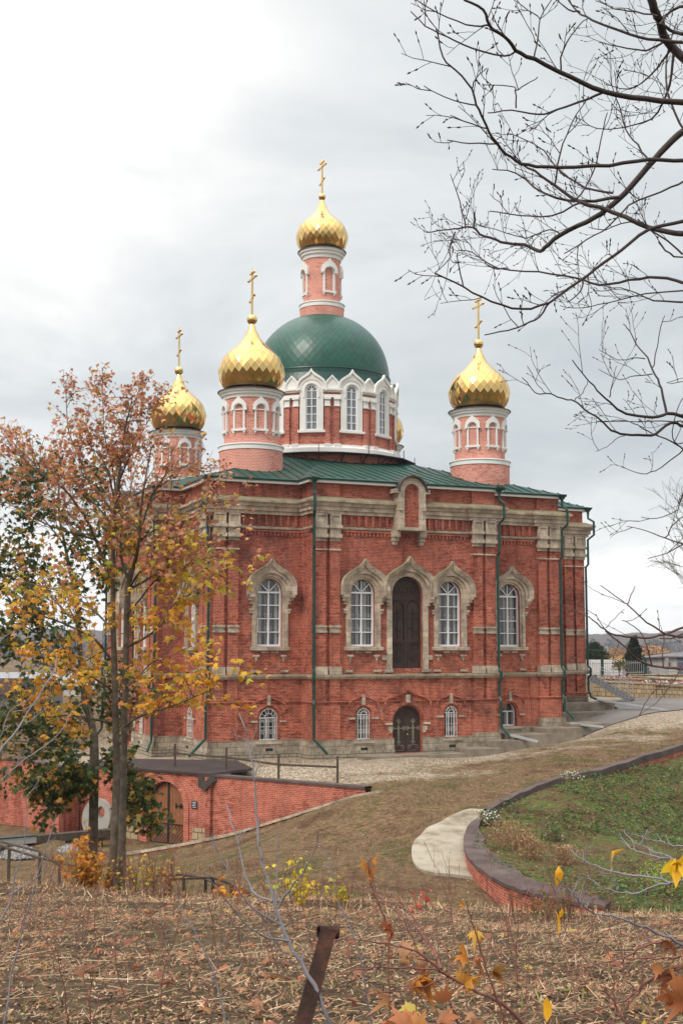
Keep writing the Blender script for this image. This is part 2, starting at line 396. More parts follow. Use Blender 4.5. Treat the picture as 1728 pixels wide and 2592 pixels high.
# facade kind per edge: flank with its outer corner at the start / at the end, risalit, return, apse end
KIND = ['flankA', 'ret', 'ris', 'ret', 'flankB', 'flankA', 'flankB', 'end', 'flankA', 'flankB', 'flankA', 'ret', 'ris', 'ret', 'flankB', 'flankA',
        'ret', 'ris', 'ret', 'flankB']
PAIRS = {'flankA': [(.04, .64, .85, 1.41)], 'ris': [(.12, .72, .94, 1.51), (9.49, 10.06, 10.28, 10.88)], 'ret': []}
class Fr:
    def __init__(s, i):
        a = Vector(PO[i]); b = Vector(PO[(i+1) % len(PO)]); s.o = a; s.L = (b-a).length; s.t = (b-a)/s.L
        s.n = Vector((s.t.y, -s.t.x)); s.kind = KIND[i]; s.i = i
    def __call__(s, x, d, z):
        p = s.o + s.t*x + s.n*d; return Vector((p.x, p.y, z))
FR = [Fr(i) for i in range(len(PO))]
def pairs(f):
    L = f.L
    if f.kind == 'flankA': return [(.04, .64, .85, 1.41)]
    if f.kind == 'flankB': return [(L-1.41, L-.85, L-.64, L-.04)]
    if f.kind == 'ris': return [(.12, .72, .94, 1.51), (L-1.51, L-.94, L-.72, L-.12)]
    if f.kind == 'end': return [(.04, .64, .85, 1.41), (L-1.41, L-.85, L-.64, L-.04)]
    return []
J = .16
def outline(j=J):
    """plan path with shallow breaks round the pilaster pairs: list of (point, normal sum)"""
    out = []; n = len(FR)
    for i, f in enumerate(FR):
        nx = FR[(i+1) % n]
        pr = [(q[0]-.06, q[3]+.1) if q[0] < f.L/2 else (q[0]-.1, q[3]+.06) for q in pairs(f)]
        st0 = any(a < .2 for a, b in pr)
        e0 = any(b > f.L-.2 for a, b in pr)
        nst = any(q[0] < .2 for q in pairs(nx))
        if out == []: pass
        # start corner is emitted by the previous edge; emit inner jogs then end corner
        for a, b in pr:
            if a > .2:
                out.append((f.o+f.t*a, f.n - f.t)) ; out.append((f.o+f.t*a+f.n*j, f.n - f.t))
            if b < f.L-.2:
                out.append((f.o+f.t*b+f.n*j, f.n + f.t)); out.append((f.o+f.t*b, f.n + f.t))
        cpt = f.o+f.t*f.L + f.n*(j if e0 else 0) + nx.n*(j if nst else 0)
        out.append((cpt, f.n+nx.n))
    return out
OUT = outline()
def sweep(mb, prof, path=OUT, cap=True):
    n = len(path)
    for i in range(n):
        (p, a), (q, b) = path[i], path[(i+1) % n]
        if (q-p).length < 1e-5: continue
        for k in range(len(prof)-1):
            (o0, z0), (o1, z1) = prof[k], prof[k+1]
            P = [p+a*o0, q+b*o0, q+b*o1, p+a*o1]; Z = [z0, z0, z1, z1]
            mb.face([(v.x, v.y, z) for v, z in zip(P, Z)])
def arch(w, zb, zs, n=14, rise=None):
    rise = w if rise is None else rise
    return [(-w, zb)] + [(-w*math.cos(math.pi*k/n), zs+rise*math.sin(math.pi*k/n)) for k in range(n+1)] + [(w, zb)]
OG = [(1, 0), (1.0, .22), (.95, .42), (.84, .59), (.66, .73), (.45, .85), (.25, .96), (.10, 1.08), (.0, 1.24)]
def ogee(w, zb, zs, k=1.0):
    L = [(-x*w, zs+y*w*k) for x, y in OG]; Rr = [(x*w, zs+y*w*k) for x, y in reversed(OG[:-1])]
    return [(-w, zb)] + L + Rr + [(w, zb)]
def resample(path, m):
    d = [0]
    for i in range(1, len(path)): d.append(d[-1]+math.hypot(path[i][0]-path[i-1][0], path[i][1]-path[i-1][1]))
    out = []
    for k in range(m):
        t = d[-1]*k/(m-1); i = max(1, min(len(path)-1, next((j for j in range(1, len(d)) if d[j] >= t-1e-9), len(d)-1)))
        u = (t-d[i-1])/max(d[i]-d[i-1], 1e-9)
        out.append((path[i-1][0]*(1-u)+path[i][0]*u, path[i-1][1]*(1-u)+path[i][1]*u))
    return out
def band(mb, f, s, inner, outer, d0, d1, m=41, din=None):
    """stone moulding between two paths, from depth d0 to d1"""
    A = resample(inner, m); B = resample(outer, m); di = d1 if din is None else din
    for i in range(m-1):
        a, a2, b, b2 = A[i], A[i+1], B[i], B[i+1]
        mb.face([f(s+a[0], di, a[1]), f(s+a2[0], di, a2[1]), f(s+b2[0], d1, b2[1]), f(s+b[0], d1, b[1])][::-1])
        mb.face([f(s+b[0], d1, b[1]), f(s+b2[0], d1, b2[1]), f(s+b2[0], d0, b2[1]), f(s+b[0], d0, b[1])][::-1])
        mb.face([f(s+a2[0], di, a2[1]), f(s+a[0], di, a[1]), f(s+a[0], d0, a[1]), f(s+a2[0], d0, a2[1])][::-1])
    for a, b in ((A[0], B[0]), (A[-1], B[-1])):
        mb.face([f(s+a[0], d0, a[1]), f(s+a[0], di, a[1]), f(s+b[0], d1, b[1]), f(s+b[0], d0, b[1])])
def fbox(mb, f, s0, s1, z0, z1, d0, d1):
    P = [f(s0, d0, z0), f(s1, d0, z0), f(s1, d1, z0), f(s0, d1, z0), f(s0, d0, z1), f(s1, d0, z1), f(s1, d1, z1), f(s0, d1, z1)]
    for q in ((0, 1, 2, 3), (7, 6, 5, 4), (3, 2, 6, 7), (0, 3, 7, 4), (2, 1, 5, 6), (1, 0, 4, 5)):
        mb.face([P[i] for i in q])
def wallface(mb, f, s0, s1, z0, z1, holes):
    polys = [[Vector((s0, z0, 0)), Vector((s1, z0, 0)), Vector((s1, z1, 0)), Vector((s0, z1, 0))]]
    for (s, w, zb, zs, dep, rise) in holes:
        polys.append([Vector((s+x, z, 0)) for x, z in arch(w, zb, zs, 14, rise)][::-1])
    flat = [p for q in polys for p in q]
    for tri in tessellate_polygon(polys):
        P = [flat[i] for i in tri]
        nz = (P[1]-P[0]).cross(P[2]-P[0]).z
        if abs(nz) < 1e-9: continue
        if nz < 0: P = P[::-1]
        mb.face([f(p.x, 0, p.y) for p in P])
    for (s, w, zb, zs, dep, rise) in holes:
        A = arch(w, zb, zs, 14, rise); A = A+[A[0]]
        for a, b in zip(A, A[1:]):
            mb.face([f(s+a[0], 0, a[1]), f(s+b[0], 0, b[1]), f(s+b[0], -dep, b[1]), f(s+a[0], -dep, a[1])])
# ---- openings for each facade
Z0, ZT = -7.2, 8.74
def openings(f):
    H = []
    def win(s): H.append((s, .69, .10, 2.97, .42, .69))
    def low(s, w=.40, zb=-4.76): H.append((s, w, zb, -3.08-w, .42, w))
    if f.kind == 'flankA': win(3.2); low(3.15, .52)
    elif f.kind == 'flankB': win(f.L-3.3); low(f.L-3.35, .46, -4.35 if f.i in (4, 6) else -4.76)
    elif f.kind == 'ris':
        c = f.L/2
        for k in (-2.6, 2.6): win(c+k); low(c+k, .38)
        H.append((c, .93, -1.05, 2.94, .32, .93)); H.append((c, .87, -5.5, -3.90, .32, .87))
    elif f.kind == 'end': win(2.7); win(f.L/2); win(f.L-2.7)
    return H
wall = MB()
for f in FR: wallface(wall, f, 0, f.L, Z0, ZT, openings(f))
W = part('wall', wall, M['brick'])
# parapet breaks, pilasters, frieze ribs and corbels are brick too: children of the wall
pil = MB(); dentils = []
for f in FR:
    for (a0, a1, b0, b1) in pairs(f):
        lo_, hi_ = a0, b1
        pb = MB(); fbox(pb, f, lo_-.02, hi_+.02, 7.9, 8.735, 0, .12); part('parapet_block', pb, M['brick'])
        for s0, s1 in ((a0, a1), (b0, b1)):
            pm = MB()
            fbox(pm, f, s0, s1, -1.36, 5.16, .0, .19)
            fbox(pm, f, s0, s1, 5.2, 5.60, .0, .19)
            fbox(pm, f, s0, s1, -2.78, -1.56, 0, .15)
            fbox(pm, f, s0+.02, s1-.02, 5.6, 7.0, 0, .12)
            PM = part('pilaster', pm, M['brick'])
            c = MB()
            fbox(c, f, s0-.03, s1+.03, 6.45, 7.06, .12, .27)
            for (x0, x1, y0, y1) in ((s0-.03, s0+.08, 6.45, 7.06), (s1-.08, s1+.03, 6.45, 7.06), (s0+.07, s1-.07, 6.45, 6.57), (s0+.07, s1-.07, 6.94, 7.06)):
                fbox(c, f, x0, x1, y0, y1, .27, .33)
            fbox(c, f, s0-.07, s1+.07, 6.28, 6.445, .1, .40)
            fbox(c, f, s0-.03, s1+.03, 5.98, 6.28, .1, .29)
            fbox(c, f, s0-.07, s1+.07, 5.78, 5.98, .1, .37)
            fbox(c, f, s0-.02, s1+.02, 5.60, 5.78, .1, .25)
            part('capital', c, M['limestone'], PM)
            r_ = MB(); fbox(r_, f, s0-.03, s1+.03, 5.12, 5.2, 0, .26)
            part('pilaster_ring', r_, M['limestone'], PM); r_ = MB()
            fbox(r_, f, s0-.03, s1+.03, 1.10, 1.2, .1, .27); fbox(r_, f, s0+.0, s1-.0, .93, 1.10, .1, .21); fbox(r_, f, s0-.03, s1+.03, .82, .93, .1, .27)
            part('pilaster_band', r_, M['limestone'], PM)
            b_ = MB()
            fbox(b_, f, s0-.05, s1+.05, -1.02, -.94, 0, .28); fbox(b_, f, s0-.045, s1+.045, -1.35, -1.02, 0, .33)
            part('pilaster_base', b_, M['limestone'], PM)
        pb = MB(); fbox(pb, f, lo_-.03, hi_+.03, -4.75, -2.78, 0, .17); part('pilaster_pedestal', pb, M['brick'])
        k = lo_-.02; dm = MB()
        while k < hi_-.02:
            fbox(dm, f, k, k+.1, 7.08, 7.2, .1, .36); k += .2
        dentils.append(dm)
    pr = pairs(f); a = pr[0][3]+.2 if pr and pr[0][0] < f.L/2 else .05
    b = pr[-1][0]-.2 if pr and pr[-1][0] > f.L/2 else f.L-.05
    k = a
    while k < b-.15:
        if not (f.kind == 'ris' and abs(k+.07-f.L/2) < 1.15):
            fbox(pil, f, k, k+.14, 6.42, 7.02, 0, .13)
        k += .42
    k = a
    while k < b-.1:
        fbox(pil, f, k, k+.11, 5.93, 6.12, 0, .08); k += .22
    fbox(pil, f, a, b, 6.12, 6.22, 0, .1)
part('frieze', pil, M['brick'], W)
# mouldings swept round the plan
co = MB(); sweep(co, [(0, 7.03), (.17, 7.03), (.17, 7.18), (.26, 7.22), (.26, 7.42), (.36, 7.45), (.38, 7.58), (.50, 7.64), (.52, 7.74), (.44, 7.80), (.0, 7.97)])
cornice = part('cornice', co, M['limestone'])
for dm in dentils: part('dentil_course', dm, M['limestone'], cornice)
st = MB(); sweep(st, [(0, 6.25), (.1, 6.27), (.13, 6.38), (0, 6.43)]); part('upper_string_course', st, M['limestone'])
st = MB(); sweep(st, [(0, -1.60), (.10, -1.58), (.20, -1.46), (.22, -1.38), (.0, -1.33)]); part('string_course', st, M['limestone'])
st = MB(); sweep(st, [(0, -2.84), (.06, -2.82), (.09, -2.76), (0, -2.72)]); part('brick_ledge', st, M['brick'])
def opening_gaps(f, extra):
    return [(s-w-extra, s+w+extra) for (s, w, zb, zs, dep, rise) in openings(f) if zb < -5]
pl = MB(); rb = MB()
for f in FR:
    gaps = opening_gaps(f, .0); x = -.17; e = f.L+.17
    for g in gaps+[(e, e)]:
        top = {4: -4.36, 5: -3.95, 6: -2.95, 7: -2.95, 8: -2.95}.get(f.i, -4.72)
        zb_ = {4: -4.9, 5: -4.9, 6: -3.3, 7: -4, 8: -4}.get(f.i, -5.28)
        fbox(pl, f, x if x > 0 else -.17+0.001*f.i, g[0], zb_, top, .003, .17+.002*(f.i % 3)); 
        fbox(rb, f, x if x > 0 else -.17+0.001*f.i, g[0], -7.2, zb_-.003, .003, .26+.002*(f.i % 3)); x = g[1]
PLN = part('plinth', pl, M['plinth']); part('rubble_footing', rb, M['rubble'], PLN)
# heightened plinth blocks at the right hand pilasters
for (i, s0, s1, zt) in ((2, 9.4, 11.0, -4.55), (4, 3.5, 5.17, -3.92)):
    q = MB(); fbox(q, FR[i], s0, s1, -6, zt, .02, .34); part('plinth_pedestal', q, M['plinth'], PLN)

# ---- windows, doors
def bars(mb, f, s, A, d0, d1, w):      # frame strip along a path
    band(mb, f, s, [(x*(1-w/ max(abs(A[0][0]), .01)), z) for x, z in A], A, d0, d1, m=31)
def tall_window(f, s, tall=True):
    w, zb, zs = .67, .12, 2.97
    sur = MB(); band(sur, f, s, arch(.69, .08, 2.97), arch(.80, .08, 2.97), 0, .05); band(sur, f, s, arch(.80, .08, 2.97), arch(.99, .08, 2.97), 0, .13)
    S = part('window_surround', sur, M['limestone'])
    hd = MB()
    band(hd, f, s, arch(.98, 2.55, 2.97), ogee(1.22, 2.55, 2.97), 0, .26)
    band(hd, f, s, ogee(1.13, 2.80, 2.99), ogee(1.36, 2.80, 2.99, 1.03), 0.2, .50, din=.36)
    for sg in (-1, 1):
        cbm = MB()
        for k, (dx, z0, z1, dd) in enumerate(((1.27, 2.66, 2.80, .44), (1.22, 2.50, 2.66, .34), (1.12, 2.32, 2.50, .24), (1.14, 1.98, 2.08, .19), (1.11, 1.84, 1.98, .14))):
            x0, x1 = (.95, dx) if sg > 0 else (-dx, -.95)
            fbox(cbm, f, s+x0, s+x1+(.001), z0, z1, 0, dd)
        part('corbel', cbm, M['limestone'], S)
    part('hood', hd, M['limestone'], S)
    si = MB(); fbox(si, f, s-1.10, s+1.10, -.09, .09, 0, .24); fbox(si, f, s-.96, s+.96, -.13, -.092, 0, .17)
    for sg in (-1, 1):
        fbox(si, f, s+sg*.26-.2, s+sg*.26+.2, -.24, -.15, 0, .09)
        fbox(si, f, s+sg*.76-.16, s+sg*.76+.16, -.42, -.33, 0, .16)
        c = s+sg*.76
        P = [f(c-.12, .10, -.335), f(c+.12, .10, -.335), f(c, .10, -.72)]; Q = [f(c-.12, 0, -.335), f(c+.12, 0, -.335), f(c, 0, -.72)]
        si.face([P[0], P[2], P[1]][::-1]); 
        for a_, b_ in ((0, 1), (1, 2), (2, 0)): si.face([P[a_], P[b_], Q[b_], Q[a_]])
        fbox(si, f, s+sg*.82-.2, s+sg*.82+.2, -1.24, -1.13, 0, .12)
    part('sill', si, M['limestone'], S)
    Wd = MB(); A = arch(.64, zb, zs); Wd.face([f(s+x, -.30, z) for x, z in A])
    # uv for the curtains
    WN = MB(); B = arch(.685, .105, 2.97); bars(WN, f, s, B, -.30, -.16, .075)
    fbox(WN, f, s-.685, s+.685, .105, .21, -.30, -.155)
    fbox(WN, f, s-.035, s+.035, .2, 2.9, -.30, -.175)
    for z in (.86, 1.56, 2.27): fbox(WN, f, s-.62, s+.62, z-.022, z+.022, -.30, -.185)
    fbox(WN, f, s-.62, s+.62, 2.90, 2.99, -.30, -.17)
    for dx in (-.62, -.05): fbox(WN, f, s+dx+.0, s+dx+.045, .87, 1.55, -.30, -.165)
    for ang in (45, 90, 135):
        c, n_ = math.cos(R(ang)), math.sin(R(ang)); L = .62
        a = f(s+.06*c, -.22, 2.97+.06*n_); b = f(s+L*c, -.22, 2.97+L*n_)
        WN.beam(a, b, .045, .07, Vector((f.n.x, f.n.y, 0)))
    Wf = part('window', WN, M['frame']); part('pane', Wd, M['glass'], Wf)
    g = MB()
    for z in (1.75, 1.05):
        for k in range(4):
            x = -.45+k*.3; g.tube([f(s+x+.06*math.cos(t), -.285, z+.09*math.sin(t)) for t in np.linspace(0, 2*math.pi, 9)], .012, 4, False)
    for k in range(4): fbox(g, f, s-.45+k*.3-.007, s-.45+k*.3+.007, .2, 2.8, -.298, -.288)
    part('inner_grille', g, M['zinc'], Wf)
def low_window(f, s, w, zb, grille=True):
    zs = -3.08-w
    p = MB(); p.face([f(s+x, -.33, z) for x, z in arch(w-.01, zb+.02, zs)]) 
    fr = MB(); bars(fr, f, s, arch(w-.005, zb+.03, zs), -.33, -.25, .05)
    fbox(fr, f, s-.03, s+.03, zb, zs, -.33, -.26); fbox(fr, f, s-w+.04, s+w-.04, zb, zb+.07, -.33, -.25); fbox(fr, f, s-w+.04, s+w-.04, zs-.03, zs+.03, -.33, -.26)
    O = part('basement_window', fr, M['frame']); part('pane', p, M['glass'], O)
    # brick hood line with a little stone key
    hd = MB(); band(hd, f, s, arch(w+.10, zs-.12, zs), arch(w+.26, zs-.12, zs), 0, .07); part('hood', hd, M['brick'], O); hd = MB(); band(hd, f, s, ogee(w+.42, zs+.42, zs+.42, .62), ogee(w+.50, zs+.42, zs+.42, .66), 0, .10)
    part('ogee_ledge', hd, M['brick'], O)
    k = MB(); top = zs+w
    fbox(k, f, s-.09, s+.09, top+.14, top+.50, 0, .13); k.beam(f(s-.0, .05, top+.48), f(s+.0, .05, top+.68), .16, .12)
    for sg in (-1, 1): fbox(k, f, s+sg*(w+.28)-.18, s+sg*(w+.28)+.18, zs-.22, zs-.12, 0, .12)
    fbox(k, f, s-w-.2, s+w+.2, zb-.16, zb-.005, 0, .22)
    part('keystone', k, M['limestone'], O)
    v = MB(); fbox(v, f, s-.2, s+.2, zb-.55, zb-.38, .17, .185); part('vent', v, M['iron'], O)
    if grille:
        g = MB(); d = .06
        for q in range(5): fbox(g, f, s-w+.06+q*(2*w-.12)/4-.008, s-w+.06+q*(2*w-.12)/4+.008, zb+.03, zs, d, d+.022)
        for z in (zb+.05, zb+.55, zb+.72, zs, zb+.03): fbox(g, f, s-w+.03, s+w-.03, z-.008, z+.008, d+.023, d+.035)
        for q in range(4):
            x = s-w+.06+(q+.5)*(2*w-.12)/4
            for z in (zb+.42, zs-.14): g.tube([f(x+.055*math.cos(t), d+.01, z+.07*math.sin(t)) for t in np.linspace(0, 2*math.pi, 9)], .008, 4, False)
        for rr in (w-.04, w*.45): g.tube([f(s+rr*math.cos(t), d+.01, zs+rr*math.sin(t)) for t in np.linspace(0, math.pi, 13)], .013, 4, False)
        for ang in (30, 60, 90, 120, 150): g.tube([f(s+w*.45*math.cos(R(ang)), d+.01, zs+w*.45*math.sin(R(ang))), f(s+(w-.05)*math.cos(R(ang)), d+.01, zs+(w-.05)*math.sin(R(ang)))], .011, 4, False)
        part('grille', g, M['grey_white'], O)
def cross_relief(g, f, s, z0, h, d, w=.035, ornate=True):
    fbox(g, f, s-w, s+w, z0, z0+h, d, d+.03)
    fbox(g, f, s-h*.26, s+h*.26, z0+h*.66-w, z0+h*.66+w, d+.002, d+.032)
    if ornate:
        def ring(cx, cz, r_): g.tube([f(cx+r_*math.cos(t), d+.02, cz+r_*math.sin(t)) for t in np.linspace(0, 2*math.pi, 10)], .016, 4, False)
        for cx, cz in ((s, z0+h), (s-h*.3, z0+h*.66), (s+h*.3, z0+h*.66), (s, z0)):
            for dx, dz in ((.065, 0), (-.065, 0), (0, .065), (0, -.065)): ring(cx+dx, cz+dz, .05)
        for k in range(5): ring(s, z0+h*(.2+.13*k), .06)
    else:
        g.beam(f(s-h*.17, d+.02, z0+h*.36), f(s+h*.17, d+.02, z0+h*.18), .05, .03, Vector((f.n.x, f.n.y, 0)))
        fbox(g, f, s-h*.14, s+h*.14, z0+h*.84-w, z0+h*.84+w, d, d+.03)
def risalit_doors(f):
    c = f.L/2
    sur = MB(); band(sur, f, c, arch(.93, -1.1, 2.94), arch(1.22, -1.1, 2.94), 0, .12)
    for sg in (-1, 1):
        fbox(sur, f, c+sg*1.12-.24, c+sg*1.12+.24, -1.26, -1.10, 0, .15)
        fbox(sur, f, c+sg*1.36-.14, c+sg*1.36+.14, -.62, -.36, 0, .08)
    S = part('door_surround', sur, M['limestone'])
    hd = MB(); band(hd, f, c, arch(1.20, 2.5, 2.94), ogee(1.40, 2.5, 2.94, 1.02), 0, .30)
    band(hd, f, c, ogee(1.32, 2.78, 2.97, 1.0), ogee(1.52, 2.78, 2.97, 1.04), .2, .58, din=.42)
    for sg in (-1, 1):
        for (dx, z0, z1, dd) in ((1.42, 2.64, 2.78, .52), (1.36, 2.46, 2.64, .40), (1.28, 2.28, 2.46, .28)):
            fbox(hd, f, c+(1.16 if sg > 0 else -dx), c+(dx if sg > 0 else -1.16), z0, z1-.002, 0, dd)
    part('hood', hd, M['limestone'], S)
    # upper double door
    d = MB(); d.face([f(c+x, -.26, z) for x, z in arch(.925, -1.06, 2.94)])
    for sg in (-1, 1):
        for (z0, z1) in ((-.96, -.12), (-.0, .30)):
            x0, x1 = sorted((c+sg*.1, c+sg*.82))
            for (a0_, a1_, q0, q1) in ((x0, x1, z0, z0+.05), (x0, x1, z1-.05, z1), (x0, x0+.05, z0+.05, z1-.05), (x1-.05, x1, z0+.05, z1-.05)): fbox(d, f, a0_, a1_, q0, q1, -.26, -.22)
    fbox(d, f, c-.05, c+.05, -1.05, 2.35, -.26, -.19)
    fbox(d, f, c-.9, c+.9, .33, .48, -.26, -.215); fbox(d, f, c-.9, c+.9, 2.62, 2.78, -.26, -.215); fbox(d, f, c-.9, c+.9, -1.05, -.97, -.26, -.22)
    D = part('upper_door', d, M['door'])
    g = MB()
    for sg in (-1, 1):
        cross_relief(g, f, c+sg*.46, .58, 1.55, -.258, .035, False)
        A = [(c+sg*.46+.36*math.cos(t), -.24, 2.2+.36*math.sin(t)) for t in np.linspace(0, math.pi, 12)]
        g.tube([f(*q) for q in A], .03, 4); 
        for q in ((c+sg*.10, 2.2, .5), (c+sg*.82, 2.2, .5)): fbox(g, f, q[0]-.02, q[0]+.02, .5, 2.2, -.26, -.235)
        for z in (-.52, .15):
            for t in range(4): g.tube([f(c+sg*.46+.12*math.cos(t*1.57)+.1*math.cos(u), -.245, z+.12*math.sin(t*1.57)+.1*math.sin(u)) for u in np.linspace(0, 6.28, 9)], .016, 4, False)
    for k in (-.5, 0, .5): g.tube([f(c+k+.16*math.cos(u), -.245, 3.15+.16*math.sin(u)) for u in np.linspace(0, 6.28, 12)], .018, 4, False)
    part('relief_ornament', g, M['doordark'], D)
    # lower double door
    d = MB(); d.face([f(c+x, -.24, z) for x, z in arch(.865, -5.5, -3.90)]); d2 = MB()
    fbox(d, f, c-.012, c+.012, -5.5, -3.06, -.24, -.225)
    D = part('lower_door', d, M['door'])
    g = MB()
    for sg in (-1, 1):
        cross_relief(g, f, c+sg*.43, -4.95, 1.1, -.238, .02)
        g.tube([f(c+sg*.43+.32*math.cos(t), -.22, -5.28+.18*math.sin(t)) for t in np.linspace(-.4, math.pi+.4, 14)], .013, 4, False)
        for k in (-.22, .22): g.tube([f(c+sg*.43+k+.09*math.cos(t), -.22, -5.2+.09*math.sin(t)) for t in np.linspace(0, 6.28, 10)], .012, 4, False)
        fbox(g, f, c+sg*.43-.3, c+sg*.43+.3, -5.40, -5.38, -.24, -.225)
    part('scroll_ornament', g, M['doortrim'], D)
    hn = MB(); hn.sphere(f(c+.08, -.19, -4.55), .05); part('door_handle', hn, M['goldplain'], D)
    hd = MB(); band(hd, f, c, arch(.95, -4.0, -3.90), arch(1.15, -4.0, -3.90), 0, .07); part('door_arch', hd, M['brick'], D); hd = MB(); band(hd, f, c, ogee(1.30, -3.05, -3.05, .50), ogee(1.40, -3.05, -3.05, .54), 0, .11)
    part('ogee_ledge', hd, M['brick'], D)
    k = MB(); fbox(k, f, c-.11, c+.11, -2.86, -2.45, 0, .14)
    for sg in (-1, 1): fbox(k, f, c+sg*1.12-.2, c+sg*1.12+.2, -4.02, -3.90, 0, .13); fbox(k, f, c+sg*1.02-.13, c+sg*1.02+.13, -4.32, -4.10, 0, .06); fbox(k, f, c+sg*.98-.08, c+sg*.98+.08, -4.45, -4.32, 0, .05)
    part('keystone', k, M['limestone'], D)
    # walled kokoshnik niche that breaks the cornice
    k = MB(); band(k, f, c, arch(.46, 6.45, 8.35), arch(.80, 6.45, 8.35), -.02, .74, m=33)
    fbox(k, f, c-.80, c+.80, 6.28, 6.45, 0, .78)
    for sg in (-1, 1):
        x0, x1 = sorted((c+sg*.79, c+sg*1.06)); fbox(k, f, x0, x1, 8.28, 8.5, .1, .78)
        fbox(k, f, c+sg*.78-.20, c+sg*.78+.20, 5.95, 6.27, 0, .5); fbox(k, f, c+sg*.78-.15, c+sg*.78+.15, 5.72, 5.95, 0, .36)
        k.sphere(f(c+sg*.78, .16, 5.62), .15)
        fbox(k, f, c+sg*.70-.12, c+sg*.70+.12, 7.35, 7.55, .3, .80)
    K = part('parapet_niche', k, M['limestone'])
    b = MB(); A = arch(.47, 6.42, 8.35); b.face([f(c+x, .56, z) for x, z in A]); part('niche_brickwork', b, M['brick'], K)
    t = MB(); band(t, f, c, arch(.80, 8.45, 8.36, rise=.82), arch(.87, 8.45, 8.36, rise=.90), -.6, .92, m=25); part('niche_hood', t, M['darkmetal'], K)
for f in FR:
    if f.i in (10, 11, 12, 13, 14): vis = False
    for (s, w, zb, zs, dep, rise) in openings(f):
        if zb > 0: tall_window(f, s)
        elif w < .6: low_window(f, s, w, zb, not (f.i == 4))
    if f.kind == 'ris': risalit_doors(f)

# ---- roof
rf = MB()
E0 = 8.92; kx = .345
def zmain(m): return E0 + kx*(10.85-m)
zr = zmain(4.3)
def seams(P0, P1, Q0, Q1, n, mb=rf):
    """quad P0-P1 (eave) to Q0-Q1 (ridge), with standing seams"""
    P0, P1, Q0, Q1 = map(Vector, (P0, P1, Q0, Q1)); mb.face([P0, P1, Q1, Q0])
    nrm = (P1-P0).cross(Q0-P0).normalized()
    for i in range(n+1):
        t = i/n; p = P0.lerp(P1, t); q = Q0.lerp(Q1, t)
        mb.beam(p+nrm*.02, q+nrm*.02, .025, .05, nrm)
def hips(cx, cy, ex, ey, k):     # main hip
    pass
m0, m1 = 10.85, 4.3
def up(P): return P
def vert_seams(corner0, corner1, top0, top1, sp=.62):
    """seams run straight up the slope (perpendicular to the eave); clipped by the hips"""
    c0, c1, t0, t1 = map(Vector, (corner0, corner1, top0, top1)); rf.face([c0, c1, t1, t0] if (t1-t0).length > 1e-4 else [c0, c1, t0])
    e = (c1-c0); L = e.length; e.normalize(); nrm = (c1-c0).cross(t0-c0).normalized(); g = nrm.cross(e)
    if g.z < 0: g = -g
    H = (t0-c0).dot(g); x0 = (t0-c0).dot(e); x1 = (t1-c0).dot(e)
    x = sp/2
    while x < L:
        h = H
        if x < x0: h = H*x/x0
        if x > x1: h = H*(L-x)/(L-x1)
        if h > .1: rf.beam(c0+e*x+nrm*.02, c0+e*x+g*h+nrm*.02, .03, .055, nrm)
        x += sp
z1 = zmain(m1)
for sg in range(4):
    ca, sa = [(1, 0), (0, 1), (-1, 0), (0, -1)][sg]
    def q(a, b, z, ca=ca, sa=sa): return (a*ca-b*sa, a*sa+b*ca, z)
    vert_seams(q(-m0, -m0, E0), q(m0, -m0, E0), q(-m1, -m1, z1), q(m1, -m1, z1))
    if sg == 1:   # long right arm
        ry, rx, kf, ks = 16.05, 5.65, .28, .40
        zt = E0 + ks*rx
        y_in = -(10.85-(zt-E0)/kx)
        vert_seams(q(-rx, -ry, E0+.003), q(rx, -ry, E0+.003), q(0, -ry+(zt-E0)/ks, zt), q(0, -ry+(zt-E0)/ks, zt))
        vert_seams(q(rx, -ry, E0+.003), q(rx, -m0, E0+.003), q(0, -ry+(zt-E0)/ks, zt), q(0, y_in, zt))
        vert_seams(q(-rx, -m0, E0+.003), q(-rx, -ry, E0+.003), q(0, y_in, zt), q(0, -ry+(zt-E0)/ks, zt))
    else:
        zt = E0 + .28*(12.3-4.6); xt = 5.85-(zt-E0)/.55
        vert_seams(q(-5.85, -12.3, E0+.003), q(5.85, -12.3, E0+.003), q(-xt, -4.6, zt), q(xt, -4.6, zt))
        for s_ in (-1, 1):
            tri = [q(s_*5.85, -12.3, E0+.003), q(s_*xt, -4.6, zt), q(s_*5.85, -10.85, E0)]
            rf.face(tri if s_ < 0 else tri[::-1])
ROOF = part('roof', rf, M['greenroof'])
# eave: green edge and white board under it
PB = [(Vector(PO[i]), FR[i-1].n+FR[i].n) for i in range(len(PO))]
ea = MB(); sweep(ea, [(.06, 8.86), (.42, 8.80), (.44, 8.90), (.36, 8.955), (.1, 8.97)], PB); part('gutter', ea, M['greenpaint'], ROOF)
ea = MB(); sweep(ea, [(0, 8.742), (.30, 8.66), (.36, 8.68), (.36, 8.83), (.0, 8.86)], PB); part('eave_board', ea, M['soffit'], ROOF)

